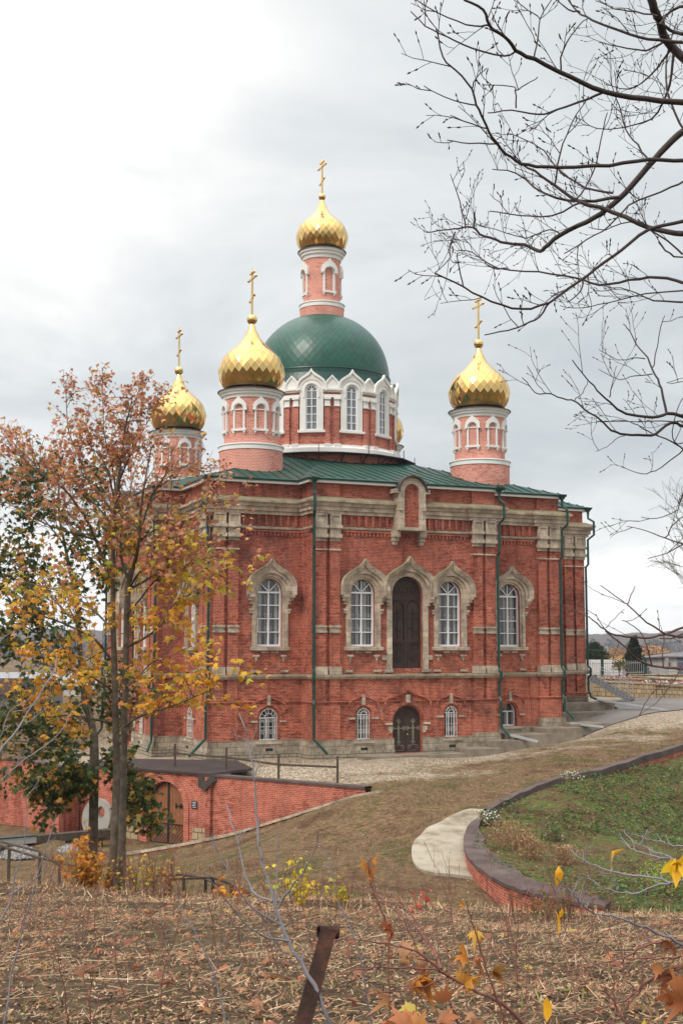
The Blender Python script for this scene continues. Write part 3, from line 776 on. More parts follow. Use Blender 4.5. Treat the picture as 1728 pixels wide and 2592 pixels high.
# ---- small round turrets
def shingled(mb, prof, n, rings, top_idx=None, jit=.004, r2=random.Random(3)):
    """diamond sheets on a surface of revolution. prof: list (r,z); returns nothing"""
    d = [0]
    for i in range(1, len(prof)): d.append(d[-1]+math.hypot(prof[i][0]-prof[i-1][0], prof[i][1]-prof[i-1][1]))
    def pt(t):
        L = t*d[-1]; i = next((j for j in range(1, len(d)) if d[j] >= L-1e-9), len(d)-1)
        u = (L-d[i-1])/(d[i]-d[i-1]); return (prof[i-1][0]*(1-u)+prof[i][0]*u, prof[i-1][1]*(1-u)+prof[i][1]*u)
    # ring spacing follows the circumference so that sheets keep their shape
    ts = [0]; 
    while ts[-1] < 1 and len(ts) < 200:
        r_, z = pt(ts[-1]); step = max(2*math.pi*r_/n*.62, .05)/d[-1]; ts.append(ts[-1]+step)
    k = 1/ts[-1]; ts = [x*k for x in ts]
    P = {}
    for i, t in enumerate(ts):
        r_, z = pt(t)
        for j in range(n):
            a = (j+.5*(i % 2))*2*math.pi/n
            rj = r_+r2.uniform(-jit, jit) if r_ > .2 else r_
            P[i, j] = Vector((rj*math.cos(a), rj*math.sin(a), z))
    for i in range(len(ts)):
        for j in range(n):
            jl, jr = ((j-1) % n, j) if i % 2 == 0 else (j, (j+1) % n)
            if i == 0:
                if 1 < len(ts): mb.face([P[0, j], P[0, (j+1) % n], P[1, j]], ((0, 0), (1, 0), (1, 1)))
                continue
            if i == len(ts)-1: continue
            lo_ = P[i-1, jr] if False else None
            # diamond centred between rings i-1..i+1: bottom point is on ring i-1, side points on ring i
            a_ = P[i-1, j] if True else None
        # diamonds whose bottom corner is on ring i
    for i in range(len(ts)-2):
        for j in range(n):
            b = P[i, j]
            if i % 2 == 0: l, r_ = P[i+1, (j-1) % n], P[i+1, j]
            else: l, r_ = P[i+1, j], P[i+1, (j+1) % n]
            mb.face([b, r_, P[i+2, j], l], ((0, 0), (1, 0), (1, 1), (0, 1)))
    i = len(ts)-2
    for j in range(n):
        if i % 2 == 0: mb.face([P[i, j], P[i+1, j], P[i+1, (j-1) % n]], ((0, 0), (1, 0), (1, 1)))
        else: mb.face([P[i, j], P[i+1, (j+1) % n], P[i+1, j]], ((0, 0), (1, 0), (1, 1)))
def smoothprof(pts, m=40):
    """Catmull-Rom through profile points"""
    out = []; n = len(pts)
    for i in range(n-1):
        p0, p1, p2, p3 = pts[max(i-1, 0)], pts[i], pts[i+1], pts[min(i+2, n-1)]
        for k in range(m//(n-1)+1):
            t = k/(m//(n-1)+1)
            out.append(tuple(.5*((2*p1[c])+(-p0[c]+p2[c])*t+(2*p0[c]-5*p1[c]+4*p2[c]-p3[c])*t*t+(-p0[c]+3*p1[c]-3*p2[c]+p3[c])*t**3) for c in (0, 1)))
    out.append(pts[-1]); return out
ONION = [(.80, 0), (.93, .18), (1.0, .46), (.985, .62), (.90, .86), (.745, 1.07), (.55, 1.24), (.38, 1.40), (.25, 1.56), (.16, 1.75)]
def onion(parent, c, Rm, z0, k=1.0, name='onion_dome'):
    mb = MB(); prof = smoothprof([(r_*Rm, z*Rm*k) for r_, z in ONION])
    shingled(mb, prof, 26, 0)
    o = part(name, mb, M['gold'], parent); 
    o.location = (c[0], c[1], z0); ztop = z0+prof[-1][1]
    mb = MB(); mb.lathe([(.165*Rm, ztop-.04), (.12*Rm, ztop+.08*Rm), (.07*Rm, ztop+.24*Rm)], 20, (c[0], c[1], 0))
    o2 = part('dome_neck', mb, M['goldplain'], parent, True)
    return ztop+.24*Rm
def cross(parent, c, z0, ztop, rb):
    b = MB(); b.sphere((c[0], c[1], z0+rb*.9), rb, 20, 12); part('cross_ball', b, M['goldplain'], parent, True)
    g = MB(); zc = z0+rb*1.7; H = ztop-zc; x, y = c
    g.beam((x, y, zc), (x, y, ztop-.25), .10, .10, Vector((1, 0, 0)))
    arms = [(.78, .62, 0), (.90, .26, 0), (.36, .34, .35)]
    for t, hw, tilt in arms:
        z = zc+H*t
        a = (x, y-hw, z+tilt*hw); b_ = (x, y+hw, z-tilt*hw)
        g.beam(a, b_, .09, .10)
        for e in (a, b_): g.sphere(e, .085, 8, 6)
        for e, s_ in ((a, -1), (b_, 1)):
            g.tube([e, (e[0], e[1]+s_*.14, e[2])], [.05, .01], 5)
    g.sphere((x, y, ztop-.25), .09, 8, 6); g.tube([(x, y, ztop-.2), (x, y, ztop)], [.05, .01], 5)
    part('cross', g, M['goldplain'], parent)
class Cyl:
    """frame on a cylinder facade: s = arc length along the surface from the niche axis"""
    def __init__(s, c, r_, ang): s.c = c; s.r = r_; s.a = ang; s.n = Vector((math.cos(ang), math.sin(ang)))
    def __call__(s, x, d, z):
        t = s.a + x/s.r; rr = s.r+d
        return Vector((s.c[0]+rr*math.cos(t), s.c[1]+rr*math.sin(t), z))
def turret(c, ru, rl, z, onR, oz0, zct, nn, wz, wsc, onk=1.0, ballr=.3, wlip=.04):
    """z: base, band0, band1, cornice0, cornice1"""
    mb = MB(); mb.lathe([(rl, z[0]), (rl, z[1])], 56, (*c, 0)); mb.lathe([(ru, z[2]-.02), (ru, z[3]+.05)], 56, (*c, 0))
    T = part('turret', mb, M['brick_pink'])
    for p in T.data.polygons: p.use_smooth = True
    mb = MB(); mb.lathe([(rl-.1, z[1]), (rl+wlip, z[1]), (rl+wlip, z[1]+.22), (rl+wlip+.05, z[1]+.25), (rl+wlip+.04, z[1]+.31), (ru, z[2])], 56, (*c, 0)); part('band', mb, M['grey_white'], T)
    h = z[4]-z[3]
    mb = MB(); mb.lathe([(ru, z[3]), (ru+.07, z[3]+.02), (ru+.10, z[3]+.3*h), (ru+.2, z[3]+.42*h), (ru+.22, z[3]+.62*h), (ru+.31, z[3]+.72*h), (ru+.33, z[4]), (ru*.8, z[4]+.03)], 56, (*c, 0)); part('cornice', mb, M['grey_white'], T)
    mb = MB(); mb.lathe([(ru+.33, z[4]+.004), (ru+.40, z[4]-.03), (ru+.40, z[4]+.012), (ru*.75, z[4]+.20)], 56, (*c, 0)); part('cornice_cap', mb, M['darkmetal'], T)
    # blind arches
    zb, zs, w = wz
    for k in range(nn):
        f = Cyl(c, ru, -math.pi/2+2*math.pi*k/nn)
        b = MB()
        band(b, f, 0, arch(w, zb, zs, 10), arch(w+.10*wsc, zb, zs, 10), -.01, .10, m=23)
        band(b, f, 0, arch(w+.04*wsc, zs-.04, zs, 10), ogee(w+.19*wsc, zs-.04, zs, 1.38), 0, .17*max(wsc, .8), m=25)
        def cb(s0, s1, q0, q1, d):
            P = [f(s0, 0, q0), f(s1, 0, q0), f(s1, d, q0), f(s0, d, q0), f(s0, 0, q1), f(s1, 0, q1), f(s1, d, q1), f(s0, d, q1)]
            for qq in ((0, 1, 2, 3), (7, 6, 5, 4), (3, 2, 6, 7), (0, 3, 7, 4), (2, 1, 5, 6), (1, 0, 4, 5)): b.face([P[i] for i in qq])
        cb(-w-.17, w+.17, zb-.12, zb, .16)
        if nn == 8: cb(-w, w, zs-.08, zs-.02, .07)
        for sg in (-1, 1):
            cb(sg*(w+.07)-.05, sg*(w+.07)+.05, zb-.22, zb-.14, .13); cb(sg*(w+.07)-.025, sg*(w+.07)+.025, zb-.29, zb-.22, .09)
            cb(sg*(w+.14*wsc)-.08, sg*(w+.14*wsc)+.08, zs-.10, zs-.04, .19)
        part('blind_arch', b, M['grey_white'], T)
    zn = onion(T, c, onR, oz0, onk); cross(T, c, zn, zct, ballr)
    return T
TT = 7.26
for i, (sx, sy) in enumerate(((-1, -1), (1, -1), (-1, 1), (1, 1))):
    turret((sx*TT, sy*TT), 1.49, 1.76, (9.0, 10.80, 11.16, 13.68, 14.16), 1.87, 14.38, 21.33, 8, (11.93, 13.04, .235), .95, 1.0, .3)
# ---- central drum
dz = MB(); dz.lathe([(4.95, 9.5), (4.95, 11.6)], 72, (0, 0, 0))
DR = MB(); DR.lathe([(4.6, 12.0), (4.6, 15.95)], 96)
D = part('drum', DR, M['brick_drum'])
for p in D.data.polygons: p.use_smooth = True
part('drum_footing', dz, M['brick_drum'], D)
mb = MB(); mb.lathe([(4.95, 11.58), (5.0, 11.6), (5.0, 11.85), (4.88, 11.93), (4.86, 12.05), (4.6, 12.09)], 96); part('band', mb, M['white'], D)
sk = MB(); sk.lathe([(4.97, 11.47), (5.95, 11.42), (5.95, 11.45), (4.97, 11.52)], 16, (0, 0, 0), math.pi/16, 2*math.pi+math.pi/16)
for k in range(24):
    a = 2*math.pi*k/24+.1; ca, sa = math.cos(a), math.sin(a)
    sk.beam((4.96*ca, 4.96*sa, 10.85), (5.75*ca, 5.75*sa, 11.42), .05, .05); sk.beam((4.97*ca, 4.97*sa, 10.8), (4.97*ca, 4.97*sa, 11.45), .05, .04, Vector((ca, sa, 0)))
    if k % 2 == 0: sk.beam((5.85*ca, 5.85*sa, 11.4), (5.85*ca, 5.85*sa, 11.95), .04, .04, Vector((ca, sa, 0)))
part('service_walkway', sk, M['darkmetal'], D)
for k in range(12):
    ang = -math.pi/2+2*math.pi*k/12; f = Cyl((0, 0), 4.6, ang)
    b = MB(); band(b, f, 0, arch(.35, 12.93, 15.34, 12), arch(.69, 12.93, 15.34, 12), -.05, .13, m=31)
    band(b, f, 0, arch(.40, 14.9, 15.34, 12), arch(.48, 14.9, 15.34, 12), .1, .19, m=25)
    band(b, f, 0, arch(.66, 15.22, 15.34, 12, .64), ogee(.80, 15.22, 15.36, 1.2), -.05, .17, m=33)
    band(b, f, 0, ogee(.77, 15.30, 15.36, 1.15), ogee(.87, 15.30, 15.36, 1.2), .1, .27, m=33)
    def cb(s0, s1, q0, q1, d, d0=0, b=b, f=f):
        P = [f(s0, d0, q0), f(s1, d0, q0), f(s1, d, q0), f(s0, d, q0), f(s0, d0, q1), f(s1, d0, q1), f(s1, d, q1), f(s0, d, q1)]
        for qq in ((0, 1, 2, 3), (7, 6, 5, 4), (3, 2, 6, 7), (0, 3, 7, 4), (2, 1, 5, 6), (1, 0, 4, 5)): b.face([P[i] for i in qq])
    cb(-.80, .80, 12.79, 12.93, .24)
    part('window_surround', b, M['white'], D)
    g = MB(); A = arch(.345, 12.94, 15.34, 12); g.face([f(x, .015, z) for x, z in A]); part('pane', g, M['glasslite'], D)
    b = MB()
    band(b, f, 0, arch(.29, 12.96, 15.34, 12), arch(.35, 12.96, 15.34, 12), .0, .06, m=25)
    def cb2(*a, b=b): cb(*a, b=b)
    cb2(-.025, .025, 12.96, 15.66, .055)
    for z in (13.42, 13.9, 14.37, 14.85, 15.32): cb2(-.33, .33, z-.02, z+.02, .05)
    for an in (45, 135): b.beam(f(0, .03, 15.34), f(.32*math.cos(R(an)), .03, 15.34+.32*math.sin(R(an))), .03, .05, Vector((f.n.x, f.n.y, 0)))
    cb2(-.34, .34, 12.94, 13.0, .07)
    part('window', b, M['frame'], D)
    # between windows: paired brick pilasters, white capitals, cornice, small gable
    f = Cyl((0, 0), 4.6, ang+math.pi/12)
    b = MB()
    for s0, s1 in ((-.43, -.13), (.13, .43)):
        cb(s0, s1, 12.05, 14.38, .15, b=b, f=f)
    part('drum_pilaster', b, M['brick_drum'], D)
    b = MB()
    for s0, s1 in ((-.43, -.13), (.13, .43)):
        cb(s0-.03, s1+.03, 14.36, 14.44, .22, b=b, f=f); cb(s0-.01, s1+.01, 14.44, 14.78, .18, b=b, f=f); cb(s0-.05, s1+.05, 14.78, 14.9, .26, b=b, f=f)
    part('drum_capital', b, M['white'], D); b = MB()
    for s0, s1 in ((-.43, -.13), (.13, .43)): cb(s0-.04, s1+.04, 11.7, 12.1, .36, .0, b=b, f=f)
    part('pilaster_base', b, M['white'], D); b = MB()
    cb(-.5, .5, 14.9, 15.08, .2, b=b, f=f); cb(-.53, .53, 15.24, 15.34, .2, b=b, f=f); cb(-.56, .56, 15.34, 15.44, .28, b=b, f=f)
    A = [(-.52, 15.44), (-.52, 15.52), (-.45, 15.74), (-.32, 15.94), (-.15, 16.12), (0, 16.28), (.15, 16.12), (.32, 15.94), (.45, 15.74), (.52, 15.52), (.52, 15.44)]
    b.face([f(x, .10, z) for x, z in A]); band(b, f, 0, [(x*.82, 15.44+(z-15.44)*.86) for x, z in A], A, -.02, .17, m=25)
    part('gable', b, M['white'], D)
# brick strip behind the capitals is the drum itself; dome skirt and dome
mb = MB(); mb.lathe([(4.62, 15.4), (4.62, 15.95), (4.5, 16.1), (4.36, 16.55), (4.33, 16.82), (4.37, 16.84), (4.35, 16.9)], 96)
part('dome_skirt', mb, M['greenpaint'], D)
GD = [(4.30, 16.86), (4.26, 17.4), (4.13, 18.05), (3.90, 18.7), (3.56, 19.3), (3.10, 19.85), (2.5, 20.36), (1.9, 20.7), (1.36, 20.90)]
mb = MB(); prof = smoothprof(GD, 48); shingled(mb, [(r_, z) for r_, z in prof], 60, 0, jit=.0); GDO = part('green_dome', mb, M['greendome'], D)
# green gablets that run back from the gables to the dome
mb = MB()
for k in range(24):
    ang = -math.pi/2+2*math.pi*k/24; big = k % 2 == 0; zt = 16.55 if big else 16.25; w = .62 if big else .42
    f = Cyl((0, 0), 4.6, ang)
    mb.face([f(-w, .08, 15.75), f(0, .1, zt), f(0, -.30, zt+.02)]); mb.face([f(w, .08, 15.75), f(0, -.30, zt+.02), f(0, .1, zt)])
    mb.face([f(-w, .08, 15.75), f(0, -.3, zt+.02), f(-w, -.25, 16.2)]); mb.face([f(w, .08, 15.75), f(w, -.25, 16.2), f(0, -.3, zt+.02)])
part('gablet', mb, M['greenpaint'], D)
turret((0, 0), 1.16, 1.40, (20.8, 21.45, 21.85, 24.6, 25.22), 1.68, 25.38, 31.48, 4, (22.45, 23.65, .27), 1.25, 1.0, .24, .03)
bpy.context.view_layer.update()

# ---- drainpipes
def drainpipe(ca, cb_, da, db, foot, zbot, ztop=8.72):
    """corner point, outward direction (unit), foot direction"""
    c = Vector((ca, cb_)); d = Vector((da, db)).normalized(); n = Vector((da, db))
    def q(o, z): p = c + d*o; return (p.x, p.y, z)
    P = [q(.55, 8.55), q(.55, 8.22), q(.95, 7.98), q(.95, 7.15), q(.5, 6.85), q(.5, 5.3), q(.32, 5.1), q(.32, -1.05), q(.52, -1.25), q(.52, -1.62), q(.34, -1.85), q(.34, -2.62), q(.48, -2.85), q(.48, zbot)]
    e = c + d*.48 + Vector(foot); P += [(e.x, e.y, zbot-.55 if abs(foot[0])+abs(foot[1]) < 1 else zbot-.75)]
    mb = MB(); mb.tube(P, .075, 8); 
    for z in (4.2, 2.2, .2, -2.2): mb.tube([q(.32 if z > -1 else .34, z-.05), q(.32 if z > -1 else .34, z+.05)], .092, 8)
    o = part('drainpipe', mb, M['greenpaint'], None, False)
    mb = MB(); p = c+d*.55; mb.lathe([(.08, 8.5), (.09, 8.62), (.30, 8.86), (.30, 8.9), (.26, 8.9)], 4, (p.x, p.y, 0), math.pi/4, 2.25*math.pi); part('rain_funnel', mb, M['greenpaint'], o)
S2 = 1
drainpipe(-10.5, -10.5, -1, -1, (-1.1, -.9), -4.55)
drainpipe(-5.4, -11.95, -.35, -1, (.55, -.5), -4.6)
drainpipe(5.42, -11.95, .12, -1, (.3, -.45), -4.25)
drainpipe(10.4, -10.5, .25, -1, (.35, -.4), -3.45)
drainpipe(15.65, -5.3, .5, -1, (1.5, -.7), -3.0)
drainpipe(-11.95, -5.5, -1, -1, (-.3, -.3), -4.9)
drainpipe(-11.95, 5.5, -1, 1, (-.3, .3), -4.9)
# ================================================================ GROUND
def tps(pts):
    P = np.array([[p[0], p[1]] for p in pts], float); z = np.array([p[2] for p in pts], float); n = len(P)
    def U(d2): return d2*np.log(np.maximum(d2, 1e-12))*.5
    D = ((P[:, None]-P[None])**2).sum(-1); K = U(D)+np.eye(n)*.25
    A = np.zeros((n+3, n+3)); A[:n, :n] = K; A[:n, n] = 1; A[:n, n+1:] = P; A[n, :n] = 1; A[n+1:, :n] = P.T
    w = np.linalg.solve(A, np.concatenate([z, [0, 0, 0]]))
    def f(x, y):
        x = np.asarray(x, float); y = np.asarray(y, float); s = x.shape; x = x.ravel(); y = y.ravel(); out = np.empty(len(x))
        for i in range(0, len(x), 20000):
            d = (x[i:i+20000, None]-P[:, 0])**2+(y[i:i+20000, None]-P[:, 1])**2
            out[i:i+20000] = U(d)@w[:n]+w[n]+w[n+1]*x[i:i+20000]+w[n+2]*y[i:i+20000]
        return out.reshape(s)
    return f
def inpoly(x, y, poly):
    x = np.asarray(x, float); y = np.asarray(y, float); r_ = np.zeros(x.shape, bool); n = len(poly)
    for i in range(n):
        x0, y0 = poly[i][:2]; x1, y1 = poly[(i+1) % n][:2]
        c = ((y0 > y) != (y1 > y)) & (x < (x1-x0)*(y-y0)/((y1-y0) if y1 != y0 else 1e-9)+x0); r_ ^= c
    return r_
G0 = []
for u, v, Y in [(0, 2237, 27), (281, 2258, 26), (600, 2279, 24), (850, 2284, 23), (1000, 2293, 22), (1300, 2335, 19.5), (1500, 2345, 18.5), (1728, 2332, 18.5),
                (450, 2290, 37), (700, 2268, 38), (1000, 2274, 35), (1500, 2336, 30), (1700, 2345, 28),
                (700, 2150, 45), (1000, 2150, 46), (900, 2020, 51.6), (1090, 2080, 47.5), (940, 2190, 41),
                (1728, 1800, 80), (1600, 1815, 76), (1500, 1852, 72), (1026, 1914, 68), (900, 1962, 59), (500, 2200, 47), (400, 2222, 46),
                (100, 2222, 51), (0, 2172, 56), (200, 2150, 57), (1600, 1768, 95), (1728, 1762, 96), (1000, 1985, 55), (1100, 1960, 58), (1350, 1890, 66.5)]:
    G0.append(tuple(at(u, v, Y)))
for x in (-14, -7, 0, 7, 14): G0 += [(x, 5.8, -1.66), (x, 2, -1.2), (x*1.2, 10.5, -2.42), (x*1.3, 15.5, -3.2)]
for x in (-30, -22): G0 += [(x, 30, -6.6), (x, 40, -8.4), (x, 50, -9.0)]
G0 += [(-9.4, 56.3, -8.9), (-4.6, 55.0, -7.83), (-1.9, 54.1, -6.95), (0.9, 53.2, -5.95)]
# terrace behind the retaining walls and round the church
G0 += [(1.5, 56, -5.7), (-3, 60, -5.68), (-8, 64, -5.68), (-13, 66, -5.65), (-18, 71, -5.65), (-26, 75, -5.7), (-4, 66, -5.62)]
for a, b, z in [(-10.5, -12, -5.85), (-5, -13.5, -5.7), (0, -13.8, -5.62), (4, -14.4, -5.72), (7, -13.9, -5.32), (10.5, -13.1, -4.95), (13, -9.3, -4.5), (16.5, -6.5, -3.85), (18, 0, -3.75), (14, 8, -4),
                (-13, -6, -5.8), (-13, 4, -5.6), (-12, 12, -5.2), (0, 14, -4.6), (0, 0, -5.2), (10, 12, -4.2), (-24, 0, -5.8), (-30, 15, -5.6)]:
    p = cw(a, b, z); G0.append((p.x, p.y, z))
G0 += [(30, 110, -3.4), (0, 115, -4.6), (-30, 110, -6), (45, 90, -3), (40, 60, -4), (40, 30, -6), (32, 20, -4.5), (-40, 90, -6.5), (-45, 65, -7), (-45, 30, -7)]
# curved coping wall
def zc(v): return float(np.interp(v, [1880, 1935, 1966, 2012, 2053, 2110, 2139, 2174, 2230, 2276, 2290], [-4.6, -5.0, -5.3, -5.72, -6.02, -6.32, -6.42, -6.5, -6.66, -6.85, -6.9]))
OUTR = [(1728, 1880), (1632, 1906), (1540, 1935), (1460, 1952), (1402, 1966), (1345, 1987), (1287, 2012), (1247, 2032), (1218, 2053), (1190, 2081), (1175, 2110), (1172, 2137), (1176, 2152), (1188, 2174), (1220, 2202), (1260, 2228), (1300, 2245), (1340, 2258), (1380, 2268), (1444, 2280), (1530, 2293)]
INNR = [(1728, 1895), (1640, 1919), (1545, 1943), (1459, 1964), (1402, 1986), (1345, 2010), (1290, 2040), (1255, 2064), (1236, 2086), (1227, 2104), (1224, 2118), (1226, 2132), (1236, 2150), (1258, 2168), (1300, 2190), (1340, 2208), (1380, 2221), (1420, 2236), (1459, 2250), (1500, 2264), (1545, 2281)]
WO = [atz(u, v, zc(v)) for u, v in OUTR]
WI = []
for (u, v), o_ in zip(INNR, WO):
    p = atz(u, v, o_.z); d = Vector((p.x-o_.x, p.y-o_.y, 0)); 
    if d.length > 1.3: d = d.normalized()*1.3
    if d.length < .75: d = d.normalized()*.75
    WI.append(o_+d)
def crom(P, k=4):
    out = []
    for i in range(len(P)-1):
        p0, p1, p2, p3 = P[max(i-1, 0)], P[i], P[i+1], P[min(i+2, len(P)-1)]
        for j in range(k):
            t = j/k; out.append(.5*((2*p1)+(p2-p0)*t+(2*p0-5*p1+4*p2-p3)*t*t+(3*p1-p0-3*p2+p3)*t**3))
    return out+[P[-1]]
dirx = (WO[0]-WO[1]).normalized()
WO = [WO[0]+dirx*14+Vector((0, 0, .4))]+WO; WI = [WI[0]+dirx*14+Vector((0, 0, .4))]+WI
WO = crom(WO); WI = crom(WI)
WM = [(a+b)/2 for a, b in zip(WO, WI)]
for i in range(0, len(WO), 4):
    a_, b_ = WO[max(i-1, 0)], WO[min(i+1, len(WO)-1)]; d_ = (b_-a_); d_.z = 0; d_.normalize(); n_ = Vector((d_.y, -d_.x, 0))
    if n_.dot(WO[i]-WI[i]) < 0: n_ = -n_
    q_ = WO[i]+n_*.5; dr = float(np.interp(WO[i].y, [35, 38, 42.5, 44.5, 50, 60, 80], [.50, .58, .50, .20, .14, .14, .14])); G0.append((q_.x, q_.y, WO[i].z-dr))
CRES = [(1247, 2031, 49.3), (1190, 2049, 48.3), (1132, 2071, 47.2), (1080, 2098, 46), (1050, 2130, 44.6), (1041, 2158, 43.5), (1045, 2185, 42.5), (1062, 2206, 41.7), (1100, 2217, 41.2), (1160, 2224, 40.8), (1215, 2229, 40.5)]
for u, v, Y in CRES[1:-1]: G0.append(tuple(at(u, v, Y)))
ztps = tps(G0)
GARD = [(p.x, p.y) for p in WM] + [(9.5, 33), (14, 31.5), (40, 26), (45, 60), (40, 82)]
gpts = [(p.x, p.y, p.z-.13-.10*max(0, min(1, (p.y-45)/3))-.28*max(0, min(1, (p.y-54)/4))) for p in WI[::3]]
gpts += [tuple(at(1728, 2100, 50)), tuple(at(1728, 2270, 38)), tuple(at(1400, 2010, 51)), tuple(at(1600, 2130, 46)), tuple(at(1600, 2230, 40)), (14, 31, -6.5), (30, 30, -6.6), (35, 60, -5.4)]
gtps = tps(gpts)
# low yard in front of the retaining wall
WALLP = [(-40, 79), (-17.6, 67.0), (-15.85, 65.87), (-13.37, 62.0), (-12.6, 63.3), (-10.9, 62.5), (-5.97, 58.7), (.97, 53.38)]
YARD = [(-40, 79.4), (-17.45, 67.4), (-15.6, 66.2), (-13.45, 63.2), (-13.0, 64.5), (-10.4, 63.25), (-5.4, 59.5), (1.15, 53.75)] + [(-9.4, 56.55), (-13, 58.2), (-40, 62)]
def zg(x, y):
    x = np.asarray(x, float); y = np.asarray(y, float)
    z = ztps(x, y)
    far = np.clip((y-112)/60, 0, 1)*1.0; z = z*(1-far) + (-6-(np.clip(y-112, 0, 800))*.012)*far
    sx = np.clip((np.abs(x)-40)/25, 0, 1); z = z*(1-sx)+np.clip(-1.5-np.clip(y, 0, 60)*.1, -8, 0)*sx
    back = np.clip((1-y)/6, 0, 1); z = z*(1-back)+(-1.5+.0*y)*back
    g = inpoly(x, y, GARD); z = np.where(g, gtps(x, y), z)
    yd = inpoly(x, y, YARD); zy = np.minimum(-8.9+.0*x, -7.0); 
    ramp_ = np.where(x > -9.4, -8.92+.0*x, -8.92)
    z = np.where(yd, ramp_, z)
    return z
def zgs(x, y): return float(zg(np.array([x]), np.array([y]))[0])
def axis(segs):
    out = []
    for a, b, s in segs: out += list(np.arange(a, b, s))
    return np.array(sorted(set(np.round(out+[segs[-1][1]], 4))))
gx = axis([(-1800, -400, 200), (-400, -60, 20), (-60, -24, 2), (-24, 30, .3), (30, 60, 2), (60, 400, 20), (400, 1800, 200)])
gy = axis([(-200, -10, 20), (-10, 3, 1), (3, 30, .3), (30, 72, .25), (72, 120, .8), (120, 400, 14), (400, 1200, 80)])
XX, YY = np.meshgrid(gx, gy); ZZ = zg(XX, YY)
rs = np.random.RandomState(5)
def vnoise(x, y, s, seed=0):
    g = np.random.RandomState(seed).rand(64, 64); fx = x/s; fy = y/s; ix = np.floor(fx).astype(int); iy = np.floor(fy).astype(int)
    tx = fx-ix; ty = fy-iy; tx = tx*tx*(3-2*tx); ty = ty*ty*(3-2*ty)
    a = g[ix % 64, iy % 64]; b = g[(ix+1) % 64, iy % 64]; c = g[ix % 64, (iy+1) % 64]; d = g[(ix+1) % 64, (iy+1) % 64]
    return (a*(1-tx)+b*tx)*(1-ty)+(c*(1-tx)+d*tx)*ty-.5
near = (YY < 30)
ZZ += np.where(near, vnoise(XX, YY, 1.1, 1)*.10+vnoise(XX, YY, .5, 2)*.05, vnoise(XX, YY, 2.5, 3)*.06)*(np.abs(XX) < 40)*(YY < 66)
nx, ny = len(gx), len(gy)
V = np.stack([XX, YY, ZZ], -1).reshape(-1, 3)
ii = (np.arange(ny-1)[:, None]*nx+np.arange(nx-1)[None]).ravel()
FQ = np.stack([ii, ii+1, ii+nx+1, ii+nx], 1)
def gmask(x, y):
    """masks baked per vertex: gravel, straw, garden, yard"""
    la = (x-CH0.x)*math.cos(ROT)+(y-CH0.y)*math.sin(ROT); lb = -(x-CH0.x)*math.sin(ROT)+(y-CH0.y)*math.cos(ROT)
    d = np.maximum(np.abs(la)-11.5, 0)+np.maximum(-lb-11.9, 0)
    n = vnoise(x, y, 3, 9)*5+vnoise(x, y, 1.2, 8)*2.5
    dd = -lb-11.9
    lim = np.interp(la, [-12, -4, 1, 5, 10, 20, 30], [14, 15, 13, 10, 10, 15, 20])
    grav = np.clip((lim-dd+n)/8, 0, 1)*(y < 100)
    straw = np.clip((29.0-y+vnoise(x, y, 2, 4)*1.5)/1.2, 0, 1)
    gard = inpoly(x, y, GARD).astype(float); yard = inpoly(x, y, YARD) | ((x < -9) & (y > 47) & (y < 62))
    grav = grav*(1-gard)*(1-straw)
    grav = np.where((x < -3) & (y < 58.5), 0, grav)*np.clip((x+17)/4, 0, 1)
    return grav, straw, gard, yard.astype(float)*(1-straw)
mg = gmask(XX.ravel(), YY.ravel())
